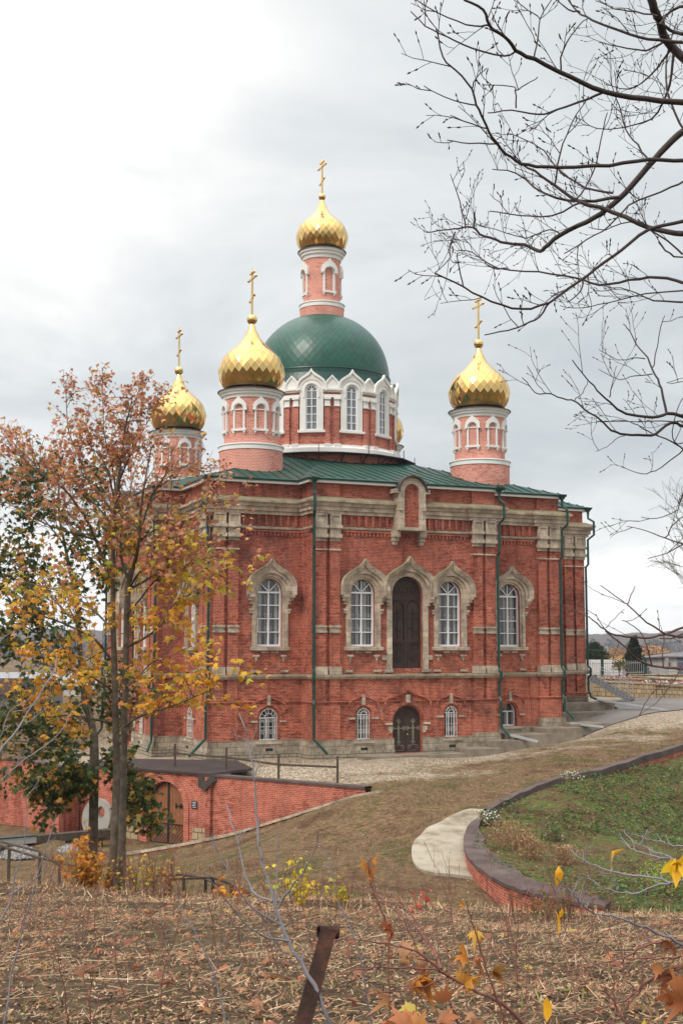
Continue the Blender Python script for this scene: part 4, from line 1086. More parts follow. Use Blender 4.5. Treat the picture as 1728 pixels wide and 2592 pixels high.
def groundmat():
    m, t, b = new_mat('ground_cover'); o = coords(t)
    a = t.nodes.new('ShaderNodeVertexColor'); a.layer_name = 'mask'; s_ = t.nodes.new('ShaderNodeSeparateColor'); t.links.new(a.outputs[0], s_.inputs[0])
    lawn = ramp(t, noise(t, o, .45, 7, .68), [(.30, (.065, .038, .022)), (.42, (.11, .066, .037)), (.50, (.155, .10, .056)), (.58, (.105, .076, .036)), (.67, (.060, .068, .022)), (.8, (.14, .10, .052))])
    fine = ramp(t, noise(t, o, 6, 6, .75), [(.3, (.38, .38, .38)), (.48, (.9, .9, .9)), (.7, (1.75, 1.68, 1.5))])
    lawn = mix(t, 1, lawn, fine, 'MULTIPLY')
    vo = t.nodes.new('ShaderNodeTexVoronoi'); vo.inputs['Scale'].default_value = 14; t.links.new(o, vo.inputs['Vector'])
    sc = t.nodes.new('ShaderNodeSeparateColor'); t.links.new(vo.outputs['Color'], sc.inputs[0])
    gravel = ramp(t, sc.outputs[0], [(0, (.13, .10, .07)), (.4, (.27, .21, .15)), (.8, (.38, .31, .235)), (1, (.52, .45, .36))])
    gravel = mix(t, .55, gravel, mix(t, 1, gravel, fine, 'MULTIPLY'))
    # gravel with earth and grass coming through
    gm = ramp(t, math_(t, 'ADD', noise(t, o, 1.3, 7, .75), math_(t, 'MULTIPLY', math_(t, 'SUBTRACT', s_.outputs[0], .62), .55)), [(.33, (0, 0, 0)), (.62, (1, 1, 1))])
    c = mix(t, gm, lawn, gravel)
    vs = t.nodes.new('ShaderNodeTexVoronoi'); vs.inputs['Scale'].default_value = 5.5; t.links.new(o, vs.inputs['Vector'])
    lit = math_(t, 'LESS_THAN', vs.outputs['Distance'], .10)
    lit = math_(t, 'MULTIPLY', lit, math_(t, 'GREATER_THAN', noise(t, o, .6, 5, .7), .50))
    c = mix(t, math_(t, 'MULTIPLY', lit, .8), c, (.42, .34, .24))
    straw = ramp(t, noise(t, o, 3.5, 8, .75), [(.3, (.022, .016, .011)), (.45, (.062, .042, .026)), (.6, (.12, .082, .048)), (.75, (.055, .058, .024))])
    c = mix(t, s_.outputs[1], c, straw)
    gar = ramp(t, noise(t, o, .9, 7, .7), [(.34, (.070, .042, .022)), (.46, (.105, .070, .034)), (.56, (.088, .095, .030)), (.70, (.062, .10, .024))])
    c = mix(t, s_.outputs[2], c, mix(t, 1, gar, fine, 'MULTIPLY'))
    t.links.new(c, b.inputs['Base Color']); b.inputs['Roughness'].default_value = .95; b.inputs['Specular IOR Level'].default_value = .1
    bump(t, b, noise(t, o, 8, 6, .75), .6, .06)
    return m
M['ground'] = groundmat()
g = np_mesh('ground', V, FQ, M['ground']); tag(g, kind='structure')
ca = g.data.color_attributes.new('mask', 'FLOAT_COLOR', 'POINT')
ca.data.foreach_set('color', np.stack([mg[0]*(1-mg[3]), mg[1], mg[2], np.ones(len(V))], 1).astype(np.float32).ravel())
g.data.polygons.foreach_set('use_smooth', [True]*len(g.data.polygons))

def struct(name, mb, mat, smooth=False):
    return tag(mb.build(name, mat, None, smooth), kind='structure')
def draped(name, poly, mat, dz=.02, step=.5, kind='structure', sub=True):
    """sheet that follows the ground"""
    xs = [p[0] for p in poly]; ys = [p[1] for p in poly]
    X, Y = np.meshgrid(np.arange(min(xs), max(xs)+step, step), np.arange(min(ys), max(ys)+step, step))
    Z = zg(X, Y)+dz+vnoise(X, Y, 2.5, 3)*.06*(Y < 66); n_ = X.shape[1]
    cx_ = (X[:-1, :-1]+X[1:, 1:])/2; cy_ = (Y[:-1, :-1]+Y[1:, 1:])/2
    k = inpoly(cx_, cy_, poly); I = (np.arange(X.shape[0]-1)[:, None]*n_+np.arange(n_-1)[None])[k]
    o = np_mesh(name, np.stack([X, Y, Z], -1).reshape(-1, 3), np.stack([I, I+1, I+n_+1, I+n_], 1), mat)
    bm_ = o.data; bm_.polygons.foreach_set('use_smooth', [True]*len(bm_.polygons))
    return tag(o, kind=kind)
# asphalt drive to the right of the church
rdp = [(x, y) for x, y in [tuple(atz(u, v, z)[:2]) for u, v, z in [(1478, 1838, -4.35), (1530, 1833, -4.25), (1600, 1817, -4.0), (1728, 1797, -3.82)]]] + [(60, 92), (60, 104)] + [tuple(atz(1728, 1760, -3.55)[:2]), tuple(atz(1600, 1768, -3.62)[:2])] + [tuple(cw(17.5, -1, 0)[:2]), tuple(cw(16.2, -5.5, 0)[:2]), tuple(cw(11, -9.5, 0)[:2])]
draped('road', rdp, M['asphalt'], .05, .3)
# concrete crescent outside the coping wall
crw = [tuple(at(u, v, Y)[:2]) for u, v, Y in CRES]
iw = [(p.x, p.y) for p in WM if 40.6 < p.y < 50.0]
def resamp(P, m):
    P = [Vector(p) for p in P]; d = [0]
    for i in range(1, len(P)): d.append(d[-1]+(P[i]-P[i-1]).length)
    out = []
    for k in range(m):
        t = d[-1]*k/(m-1); i = next((j for j in range(1, len(d)) if d[j] >= t-1e-9), len(d)-1); u = (t-d[i-1])/max(d[i]-d[i-1], 1e-9); out.append(P[i-1].lerp(P[i], u))
    return out
co_ = resamp([tuple(v) for v in crom([Vector((*p, 0)) for p in crw], 4)], 60); ci_ = resamp([(*p, 0) for p in iw], 60)
mb = MB(); NC = 10; grid = []
for a_, b_ in zip(co_, ci_):
    row = []
    for k in range(NC+1):
        q = a_.lerp(b_, k/NC); row.append(Vector((q.x, q.y, zgs(q.x, q.y) if k < 9 else row[-1].z)))
    grid.append(row)
for i in range(59):
    for k in range(NC):
        u_ = Vector((0, 0, .09)); mb.face([grid[i][k]+u_, grid[i+1][k]+u_, grid[i+1][k+1]+u_, grid[i][k+1]+u_])
    e0, e1 = grid[i][0], grid[i+1][0]; mb.face([e0-u_*2, e1-u_*2, e1+u_, e0+u_])
struct('path', mb, M['pathconc'], True)

# ---- curved coping wall
mb = MB()
def wallstrip(mb, A, B, top, bot):
    pass
for i in range(len(WO)-1):
    a, b, c, d = WO[i], WO[i+1], WI[i+1], WI[i]
    def S(p, q, k): return p+(q-p)*k
    ao, bo = S(a, d, .06), S(b, c, .06); ai, bi = S(d, a, .06), S(c, b, .06)
    for (p, q, sgn) in ((ao, bo, 1), (ai, bi, -1)):
        f_ = [Vector((p.x, p.y, p.z-.10)), Vector((q.x, q.y, q.z-.10)), Vector((q.x, q.y, q.z-2.6)), Vector((p.x, p.y, p.z-2.6))]
        mb.face(f_ if sgn > 0 else f_[::-1])
Ls = [0]
for i in range(1, len(WO)): Ls.append(Ls[-1]+(WO[i]-WO[i-1]).length)
k = 0
for i in range(len(WO)-1):
    for sgn in (1, -1):
        u0, u1 = Ls[i], Ls[i+1]; q = [(u0, 0), (u1, 0), (u1, -2.5), (u0, -2.5)]; mb.uv[k] = q if sgn > 0 else q[::-1]; k += 1
curved = empty('garden_wall', WM[len(WM)//2]-Vector((0, 0, .5)), 0, 'low curved red brick wall with a wide brown felt coping round the green bed', 'garden wall')
def child(o, p):
    o.parent = p; o.matrix_parent_inverse = Matrix.Translation(-p.location) if p.rotation_euler.z == 0 else Matrix.Identity(4)
    return o
child(mb.build('brickwork', M['brick_yard']), curved)
mb = MB()
for i in range(len(WO)-1):
    a, b, c, d = WO[i], WO[i+1], WI[i+1], WI[i]
    def J_(p, k): return p+Vector((0, 0, .02*math.sin(k*1.7)+.012*math.sin(k*4.1)))
    a, b, c, d = J_(a, i), J_(b, i+1), J_(c, i+1.5), J_(d, i+.5)
    o_ = Vector((0, 0, .10)); mb.face([a, b, c, d][::-1]); mb.face([a-o_, b-o_, b, a][::-1]); k_ = Vector((0, 0, .11+.17*max(0, min(1, (WO[i].y-45)/3))+.02*math.sin(i*2.3))); k2_ = Vector((0, 0, .11+.17*max(0, min(1, (WO[i+1].y-45)/3))+.02*math.sin(i*2.3+2.3))); mb.face([d, c, c-k2_, d-k_][::-1])
mb.face([WO[-1], WI[-1], WI[-1]-Vector((0, 0, 1.2)), WO[-1]-Vector((0, 0, 1.2))])
child(mb.build('coping', M['cap']), curved)

# ---- retaining wall with the gate
def wallrun(P, top, bot, th=.45, mat='brick_yard', name='retaining_wall', cap=True, closed=False):
    """P: list of (x,y[,ztop]) front line; wall thickness lies behind (to the left of travel)"""
    mb = MB(); cp = MB(); n = len(P)
    off = []
    for i in range(n):
        a = Vector(P[max(i-1, 0)][:2]); b = Vector(P[min(i+1, n-1)][:2]); d = (b-a).normalized(); off.append(Vector((-d.y, d.x))*th)
    L = 0
    for i in range(n-1):
        a, b = Vector(P[i][:2]), Vector(P[i+1][:2]); za = P[i][2] if len(P[i]) > 2 else top; zb = P[i+1][2] if len(P[i+1]) > 2 else top
        l = (b-a).length
        mb.face([(a.x, a.y, bot), (b.x, b.y, bot), (b.x, b.y, zb), (a.x, a.y, za)], ((L, bot), (L+l, bot), (L+l, zb), (L, za)))
        c, d = a+off[i], b+off[i+1]
        mb.face([(d.x, d.y, bot), (c.x, c.y, bot), (c.x, c.y, za), (d.x, d.y, zb)])
        if cap:
            fo = -off[i]*.16; go = -off[i+1]*.16; q = [(a+fo, za), (b+go, zb), (d-go, zb), (c-fo, za)]
            T = [Vector((p.x, p.y, z+.09)) for p, z in q]; Bm = [Vector((p.x, p.y, z)) for p, z in q]
            cp.face(T); cp.face([Bm[0], Bm[1], T[1], T[0]]); cp.face([Bm[2], Bm[3], T[3], T[2]]); cp.face(Bm[::-1])
        L += l
    return mb, cp
ymat = M['brick_yard']
# left stretch
rw = empty('retaining_wall', (-18, 67.2, -8.9), 0, 'tall pink brick retaining wall turning a corner beyond the gravel heaps', 'wall')
mb, cp = wallrun([(-40, 79), (-17.6, 67.02), (-15.85, 65.87), (-13.37, 61.9), (-12.75, 63.6)], -5.68, -9.6)
child(mb.build('brickwork', ymat), rw); child(cp.build('coping', M['cap']), rw)
rw = empty('retaining_wall', (-9, 61, -8.9), 0, 'brick retaining wall behind the stone disc left of the plank gate', 'wall')
# gate wall: from (-12.6,63.5) to (-5.97,58.7) with an arched opening and stone patches
A0, A1 = Vector((-12.7, 63.55)), Vector((-5.97, 58.7))
class Lf:
    def __init__(s, a, b): s.o = a; s.L = (b-a).length; s.t = (b-a)/s.L; s.n = Vector((s.t.y, -s.t.x))
    def __call__(s, x, d, z): p = s.o+s.t*x+s.n*d; return Vector((p.x, p.y, z))
gf = Lf(A0, A1)
def s_at(u):   # pixel column -> distance along the gate wall
    r_ = ray(u, 2050); k = (gf.o.x*r_.y-gf.o.y*r_.x)/(gf.t.y*r_.x-gf.t.x*r_.y); return k
sgl, sgr = s_at(375), s_at(466); gc, gw = (sgl+sgr)/2, (sgr-sgl)/2
ZG, ZGS = -9.05, -7.25
mb = MB(); wallface(mb, gf, 0, gf.L, -9.7, -5.72, [(gc, gw, ZG-.4, ZGS, .35, gw)])
child(mb.build('brickwork', ymat), rw)
mb = MB()
band(mb, gf, gc, arch(gw+.02, ZG-.4, ZGS), arch(gw+.32, ZG-.4, ZGS), -.05, .06); child(mb.build('gate_arch', M['brick_yard']), rw)
mb = MB(); fbox(mb, gf, gc+gw+.55, gf.L-.05, -9.6, -8.05, 0, .03); fbox(mb, gf, gc-gw-2.0, gc-gw-.55, -9.6, -7.6, 0, .03); child(mb.build('stone_patch', M['fieldstone']), rw)
mb = MB(); fbox(mb, gf, gf.L-.02, gf.L+.28, -9.7, -5.75, -.3, .22); child(mb.build('corner_pier', ymat), rw)
mb = MB(); P = [gf(-.2, .10, -5.70), gf(gf.L+.2, .12, -5.70)]
Rr = [atz(640, 1949, -5.60), atz(600, 1930, -5.60), atz(330, 1925, -5.60)]
q = [P[0], P[1], Vector((Rr[0].x, Rr[0].y, -5.62)), Vector((Rr[1].x, Rr[1].y, -5.60)), Vector((Rr[2].x, Rr[2].y, -5.60))]
up_ = [v+Vector((0, 0, .10)) for v in q]
mb.face(up_); mb.face([q[0], q[1], up_[1], up_[0]]); mb.face([q[1], q[2], up_[2], up_[1]]); mb.face([q[2], q[3], up_[3], up_[2]])
child(mb.build('felt_roof', M['felt']), rw)
mb = MB()   # loose flap of felt hanging over the corner
a = gf(gf.L-.55, .14, -5.6); b = gf(gf.L+.3, .2, -5.6)
mb.face([a, b, b+Vector((.10, -.15, -.35)), a.lerp(b, .6)+Vector((0, -.22, -.72)), a+Vector((.05, -.1, -.62))]); mb.face([b, b+Vector((.9, .3, .02)), b+Vector((.8, .1, -.1)), b+Vector((.1, -.15, -.35))])
child(mb.build('felt_flap', M['felt']), rw)
wg = empty('retaining_wall', (-2.5, 56, -7.5), 0, 'red brick retaining wall that runs down to the right of the gate corner', 'wall')
mb, cp = wallrun([(-5.75, 58.45), (-.56, 54.60), (.97, 53.38)], -5.72, -9.7, .4)
child(mb.build('brickwork', ymat), wg); child(cp.build('coping', M['cap']), wg)
# plank gate
gate = empty('plank_gate', gf(gc, -.2, ZG), 0, 'arched double gate of brown planks with black iron straps and lattice', 'gate')
for sg in (-1, 1):
    mb = MB(); n = 5
    for k in range(n):
        x0 = gc+sg*(.03+(gw-.05)*k/n); x1 = gc+sg*(.03+(gw-.05)*(k+1)/n-.012*1); x0, x1 = sorted((x0, x1)); xm = (abs(x0-gc)+abs(x1-gc))/2
        zt = ZGS+math.sqrt(max(gw**2-max(abs(x0-gc), abs(x1-gc))**2, .0)); zt2 = ZGS+math.sqrt(max(gw**2-min(abs(x0-gc), abs(x1-gc))**2, .0))
        h0, h1 = (zt2, zt) if sg > 0 else (zt, zt2)
        A = [gf(x0, -.20, ZG), gf(x1, -.20, ZG), gf(x1, -.20, h1), gf(x0, -.20, h0)]; B = [gf(x0, -.26, ZG), gf(x1, -.26, ZG), gf(x1, -.26, h1), gf(x0, -.26, h0)]
        mb.face(A); mb.face(B[::-1]); mb.face([A[1], B[1], B[2], A[2]]); mb.face([A[0], A[3], B[3], B[0]])
    L_ = child(mb.build('gate_leaf', M['gatewood']), gate)
    ir = MB()
    x0, x1 = sorted((gc+sg*.02, gc+sg*(gw-.03)))
    for z in (ZG+.12, ZG+1.0, ZG+.02): fbox(ir, gf, x0, x1, z-.025, z+.025, -.19, -.165)
    fbox(ir, gf, gc+sg*.03-.025, gc+sg*.03+.025, ZG, ZGS+gw*.97, -.19, -.16); fbox(ir, gf, gc+sg*(gw-.05)-.025, gc+sg*(gw-.05)+.025, ZG, ZGS+.15, -.19, -.16)
    arcp = [gf(gc+sg*(gw-.06)*math.cos(t), -.17, ZGS+(gw-.06)*math.sin(t)) for t in np.linspace(0, math.pi/2, 12)]; ir.tube(arcp, .028, 5)
    xs = gc+sg*(gw-.05)
    for z in (ZGS+.05,):
        fbox(ir, gf, *sorted((xs, xs-sg*.62)), z-.03, z+.03, -.19, -.15)
        for k in (.3, .6): fbox(ir, gf, xs-sg*k-.03, xs-sg*k+.03, z-.11, z+.11, -.19, -.15)
    for k in range(-4, 6):
        for dr in (-1, 1):
            a = (0.03+k*.2, 0); seg = []
            for t in np.linspace(0, 1, 9):
                x = k*.2+(t*.9 if dr > 0 else -t*.9)+(.0 if dr > 0 else .0); z = t*.9
                if .04 < x < gw-.06: seg.append((x, z))
            if len(seg) > 1: ir.tube([gf(gc+sg*seg[0][0], -.175, ZG+.08+seg[0][1]), gf(gc+sg*seg[-1][0], -.175, ZG+.08+seg[-1][1])], .014, 4)
    if sg > 0: ir.tube([gf(gc+.16+.07*math.cos(t), -.16, ZG+1.3+.07*math.sin(t)) for t in np.linspace(0, 6.28, 12)], .014, 5)
    o = ir.build('iron_straps', M['iron']); o.parent = L_; 
mb = MB(); sp_ = s_at(493); fbox(mb, gf, sp_-.17, sp_+.17, -7.22, -6.88, 0, .03); pq = mb.build('wall_plaque', M['plaque']); tag(pq, 'small dark square plaque on the brick wall right of the gate', 'plaque')
mb = MB(); 
for k in range(4): fbox(mb, gf, sp_-.12+.02*(k % 2), sp_+.12-.03*(k % 3), -6.95-.07*k, -6.93-.07*k, .031, .035)
o = mb.build('lettering', M['white_enamel']); o.parent = pq
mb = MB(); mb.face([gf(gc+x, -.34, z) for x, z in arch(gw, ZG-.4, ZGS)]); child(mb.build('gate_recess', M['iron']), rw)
# coping kerb down the slope
KB = [(1.6, 52.9, -5.78), (.5, 53.35, -6.0), (-1.9, 54.25, -6.86), (-4.6, 55.15, -7.78), (-7.0, 55.85, -8.35), (-9.4, 56.5, -8.82)]
ke = empty('slope_kerb', (-4, 55, -8), 0, 'stepped brick kerb with a pale stone top climbing along the brown slope', 'kerb')
mb = MB(); st = MB()
N_ = 26
for k in range(N_):
    t0, t1 = k/N_*(len(KB)-1), (k+1)/N_*(len(KB)-1)
    def kp(t): i = min(int(t), len(KB)-2); return Vector(KB[i]).lerp(Vector(KB[i+1]), t-i)
    a, b = kp(t0), kp(t1); zt = (a.z+b.z)/2; d = Vector((b.x-a.x, b.y-a.y)).normalized(); n = Vector((-d.y, d.x))
    dd = (b-a); dd.z = 0
    M_ = Matrix((Vector((d.x, d.y, 0)), Vector((n.x, n.y, 0)), Vector((0, 0, 1)))).transposed()
    mb.box(((a.x+b.x)/2, (a.y+b.y)/2, zt-1.0), (dd.length*.995, .34, 1.9), M_)
    st.beam((a.x, a.y, a.z+.0), (b.x, b.y, b.z+.0), .42, .10)
child(mb.build('brickwork', ymat), ke); child(st.build('stone_top', M['limestone']), ke)
# stone disc leaning on the wall
c = at(251, 2090, 61.6)
ms = empty('stone_disc', (c.x, c.y, -8.9), 0, 'large pale stone disc with a round hole leaning against the brick wall', 'stone disc')
mb = MB(); rr, ri, th = .93, .27, .22; cen = Vector((c.x, c.y, -8.9+rr)); ax = Vector((gf.n.x, gf.n.y, .12)).normalized(); ux = Vector((gf.t.x, gf.t.y, 0)); uz = ux.cross(ax).normalized(); uz = uz if uz.z > 0 else -uz
hc = cen + ux*.28+uz*.30
for k in range(40):
    t0, t1 = 2*math.pi*k/40, 2*math.pi*(k+1)/40
    def O(t, d): return cen+ux*rr*math.cos(t)+uz*rr*math.sin(t)+ax*d
    def I(t, d): return hc+ux*ri*math.cos(t)+uz*ri*math.sin(t)+ax*d
    mb.face([O(t0, th), O(t1, th), I(t1, th), I(t0, th)]); mb.face([O(t0, 0), O(t1, 0), O(t1, th), O(t0, th)]); mb.face([I(t1, 0), I(t0, 0), I(t0, th), I(t1, th)]); mb.face([O(t1, 0), O(t0, 0), I(t0, 0), I(t1, 0)])
child(mb.build('disc', M['millstone']), ms)

# ---- concrete slabs along the church
def lbox(mb, a0, a1, b0, b1, z0, z1, tilt=0):
    P = [cw(a, b, z) for z in (z0, z1) for a, b in ((a0, b0), (a1, b0), (a1, b1), (a0, b1))]
    for q in ((3, 2, 1, 0), (4, 5, 6, 7), (0, 1, 5, 4), (1, 2, 6, 5), (2, 3, 7, 6), (3, 0, 4, 7)): mb.face([P[i] for i in q])
SL = [(-3.2, 3.0, -13.6, -12.2, -6.4, -5.50, 'long wet concrete slab in front of the lower church door'),
      (2.7, 4.7, -13.9, -12.22, -6.2, -5.28, 'concrete step just right of the lower church door'),
      (4.5, 6.4, -13.5, -12.3, -6, -4.93, 'concrete step below the right corner of the front projection'),
      (6.1, 8.6, -13.1, -10.78, -5.9, -4.68, 'concrete step beneath the small window without a grille'),
      (8.3, 10.6, -12.6, -10.85, -5.6, -4.42, 'concrete step at the foot of the right corner pilasters'),
      (10.4, 13.0, -11.9, -9.6, -5.4, -4.25, 'concrete step past the right corner of the church'),
      (11.2, 15.4, -7.9, -6.5, -5.2, -3.85, 'concrete block along the foot of the far right arm'),
      (13.5, 17.2, -6.4, -5.7, -5.0, -3.35, 'narrow raised concrete strip by the foot of the metal stairs')]
for (a0, a1, b0, b1, z0, z1, lab) in SL:
    mb = MB(); lbox(mb, a0, a1, b0, b1, z0, z1); o = mb.build('concrete_step', M['slab']); tag(o, lab, 'concrete step', 'concrete steps along the church foot')
    p = cw((a0+a1)/2, (b0+b1)/2, z0)
    o.data.transform(Matrix.Translation(-p)); o.location = p
# sheet metal gutters on the ground
for (a, b, c_, d, z0, z1, lab) in [(5.8, -12.9, 6.6, -14.2, -4.72, -5.0, 'short galvanised trough below the front downpipe'), (10.6, -11.4, 11.9, -12.7, -4.28, -4.44, 'short galvanised trough at the right corner of the church'), (15.9, -6.3, 19.5, -8.6, -3.2, -3.82, 'long galvanised trough leading onto the asphalt drive')]:
    P, Q = cw(a, b, z0), cw(c_, d, z1); mb = MB(); mb.beam(P, Q, .26, .02)
    s_ = (Q-P).cross(Vector((0, 0, 1))).normalized()*.13
    for k in (-1, 1): mb.beam(P+s_*k+Vector((0, 0, .05)), Q+s_*k+Vector((0, 0, .05)), .02, .1)
    o = mb.build('ground_trough', M['zinc']); tag(o, lab, 'trough', 'galvanised troughs under the downpipes')
# ================================================================ TREES
def crop(ox, oy, s): return lambda pts: [(ox+x/s, oy+y/s) for x, y in pts]
def path3(px, Y0, Y1=None, wob=0, r2=rnd):
    Y1 = Y0 if Y1 is None else Y1; n = len(px); out = []
    ph = r2.uniform(0, 6)
    for i, (u, v) in enumerate(px):
        t = i/(n-1); out.append(at(u, v, Y0+(Y1-Y0)*t+wob*math.sin(ph+t*5)*t))
    return crom(out, 3) if n > 2 else out
def rads(n, r0, r1, p=.8): return [r0+(r1-r0)*(i/(n-1))**p for i in range(n)]
def rv(r2, k=1): return Vector((r2.uniform(-k, k), r2.uniform(-k, k), r2.uniform(-k, k)))
def grow(mb, p, d, L, r, lvl, tips, r2, upk=.25, nseg=4, kids=4, spread=.7, minr=.003, side=4, klen=.55):
    pts = [p]; dirs = [d]; q = p; dd = d
    for i in range(nseg):
        dd = (dd + rv(r2, .28) + Vector((0, 0, upk*.25))).normalized(); q = q+dd*(L/nseg); pts.append(q); dirs.append(dd)
    mb.tube(pts, rads(len(pts), r, max(r*.45, minr)), side, False)
    if lvl <= 0:
        tips += [(pts[-1], dirs[-1]), (pts[len(pts)//2], dirs[len(pts)//2])]; return
    for k in range(kids):
        t = .2+.8*(k+r2.random()*.8)/kids; x = min(t, .999)*nseg; i = int(x); b = pts[i].lerp(pts[i+1], x-i)
        s_ = dirs[i].cross(rv(r2)).normalized()
        nd = (dirs[i]*(1-spread*.4)+s_*spread+Vector((0, 0, upk))).normalized()
        grow(mb, b, nd, L*klen*r2.uniform(.7, 1.2), max(r*.5, minr), lvl-1, tips, r2, upk, max(nseg-1, 2), kids, spread, minr, max(side-1, 3), klen)
LEAF = np.array([(0, 0), (.10, .10), (.40, -.06), (.30, .16), (.62, .36), (.34, .42), (.34, .60), (.15, .54), (0, .98), (-.15, .54), (-.34, .60), (-.34, .42), (-.62, .36), (-.30, .16), (-.40, -.06), (-.10, .10)])
def leaves(name, pos, size, cols, parent, r2, droop=.6, simple=False, mat=None, flat=False, narrow=1.0, curl=1.0):
    pos = np.array([tuple(p) for p in pos], float); n = len(pos); rs_ = np.random.RandomState(r2.randint(0, 9999))
    tpl = (LEAF*np.array([narrow, 1])) if not simple else np.array([(0, 0), (.22, .35), (.18, .7), (0, 1.0), (-.18, .7), (-.22, .35)])
    m = len(tpl); c = np.array([0, .38])
    loc = np.concatenate([tpl, c[None]])
    h = -.28*np.hypot(loc[:, 0], loc[:, 1]-.38)**1.5*2
    L3 = np.concatenate([loc, h[:, None]], 1)
    # random orientation with droop
    a = rs_.rand(n)*2*np.pi; tl = rs_.normal(droop if not flat else 0, .5 if not flat else .25, n); ro = rs_.normal(0, .6 if not flat else .3, n)
    ydir = np.stack([np.cos(a)*np.cos(tl), np.sin(a)*np.cos(tl), -np.sin(tl)], 1)
    up = np.stack([np.cos(a)*np.sin(tl), np.sin(a)*np.sin(tl), np.cos(tl)], 1)
    xd = np.cross(ydir, up); xn = xd*np.cos(ro)[:, None]+up*np.sin(ro)[:, None]; zn = np.cross(xn, ydir)
    S = size*rs_.uniform(.65, 1.2, n) if np.isscalar(size) else size
    cur = rs_.uniform(.3, 1.8, n)*curl
    Vv = pos[:, None]+S[:, None, None]*(L3[None, :, 0:1]*xn[:, None]+L3[None, :, 1:2]*ydir[:, None]+(L3[None, :, 2:3]*cur[:, None, None])*zn[:, None])
    base = (np.arange(n)*(m+1))[:, None, None]; tri = np.array([(i, (i+1) % m, m) for i in range(m)])
    Fc = (base+tri[None]).reshape(-1, 3); Cc = np.repeat(np.asarray(cols), m, 0)
    return np_mesh(name, Vv.reshape(-1, 3), Fc, mat or M['leaf'], Cc, parent)
def pick(pal, n, r2, var=.15):
    idx = [r2.choices(range(len(pal)), [p[1] for p in pal])[0] for _ in range(n)]
    return np.array([[min(1, c*r2.uniform(1-var, 1+var)) for c in pal[i][0]] for i in idx])
c6 = crop(0, 900, 2.45)
# ---- main maple
tr = random.Random(11)
root = at(281, 2254, 26); root.z = zgs(root.x, root.y)-.05
maple = empty('maple_tree', root, 0, 'tall half bare maple with two grey stems and orange yellow leaves on the near bank', 'tree', 'maples on the near bank')
tb = MB(); paths = []
A = [(281, 2262), (287, 2180), (290, 2110), (296, 1965), (294, 1860), (292, 1774), (290, 1675), (287, 1590), (286, 1512), (287, 1440), (288, 1369), (292, 1308), (296, 1230), (304, 1190), (312, 1120), (320, 1070), (330, 1035), (336, 1000)]
Bq = [(306, 2258), (309, 2180), (310, 2108), (313, 1965), (315, 1860), (316, 1774), (320, 1640), (322, 1537), (328, 1471), (333, 1440)]
PA = path3(A, 26, 25.6); PB_ = path3(Bq, 26.35, 26.8)
PA[0].z -= .3; PB_[0].z -= .3
ra = rads(len(PA), .092, .010, .85); ra[0] = .16; ra[1] = .125; ra[2] = .105
tb.tube(PA, ra, 10, False); rb_ = rads(len(PB_), .082, .055, 1); rb_[0] = .11
tb.tube(PB_, rb_, 9, False)
LIMBS = [  # pixel paths (crop6), radius, end radius, depth change
 ([(805, 1400), (845, 1250), (862, 1150), (875, 950), (900, 780), (930, 620), (945, 560)], .05, .008, -1.2),
 ([(805, 1400), (760, 1290), (750, 1150), (760, 1020), (800, 900), (815, 760), (800, 600)], .04, .008, .8),
 ([(810, 1430), (870, 1340), (960, 1290), (1040, 1220), (1120, 1160)], .03, .006, -1.8),
 ([(690, 1400), (640, 1260), (560, 1060), (480, 930), (400, 830), (330, 780), (200, 690), (60, 540)], .045, .006, -1.5),
 ([(710, 1000), (650, 900), (560, 780), (500, 640), (430, 480), (415, 330), (410, 190)], .035, .006, 1.2),
 ([(720, 960), (690, 800), (660, 690), (600, 600), (560, 560), (520, 450)], .025, .006, -.6),
 ([(735, 900), (745, 750), (760, 600), (790, 480), (830, 300), (880, 180)], .03, .006, .5),
 ([(700, 1050), (600, 930), (560, 900), (420, 800), (300, 700), (150, 620), (40, 470)], .025, .005, 1.5),
 ([(720, 880), (700, 700), (650, 500), (640, 300), (635, 130)], .022, .005, 0),
 ([(862, 1130), (930, 900), (1000, 780), (1080, 700), (1250, 700)], .022, .004, -1.2),
 ([(700, 1900), (600, 1770), (480, 1700), (340, 1640), (180, 1600), (60, 1620)], .035, .006, -1.8),
 ([(700, 1700), (560, 1560), (420, 1480), (260, 1430), (120, 1400)], .03, .006, 1.5),
 ([(800, 1800), (900, 1750), (1010, 1660), (1060, 1560), (1180, 1480)], .035, .006, -1.5),
 ([(820, 1440), (960, 1360), (1080, 1260), (1200, 1190), (1330, 1170)], .03, .006, -1.0),
 ([(790, 1600), (880, 1500), (960, 1400), (1130, 1330), (1200, 1290), (1400, 1380)], .03, .005, -.6),
 ([(780, 2300), (860, 2240), (1050, 2180), (1200, 2120), (1330, 2060)], .035, .006, -2.0),
 ([(700, 2080), (600, 2010), (480, 1960), (330, 1930), (200, 1900)], .028, .005, -1.6),
 ([(780, 2060), (860, 1990), (950, 1900), (1060, 1880)], .028, .005, 1.4),
 ([(690, 2280), (560, 2250), (400, 2230), (240, 2240), (120, 2150)], .03, .005, -1.8),
 ([(700, 1800), (560, 1880), (430, 1950), (300, 2080)], .02, .005, 1.8),
 ([(725, 820), (800, 640), (880, 480), (960, 330), (1010, 230)], .022, .005, -.4),
 ([(700, 1200), (580, 1140), (450, 1100), (300, 1050), (130, 960), (20, 900)], .03, .005, -1.0),
 ([(860, 1150), (960, 1080), (1060, 1010), (1180, 960), (1380, 900)], .026, .005, -.9),
]
tips = []
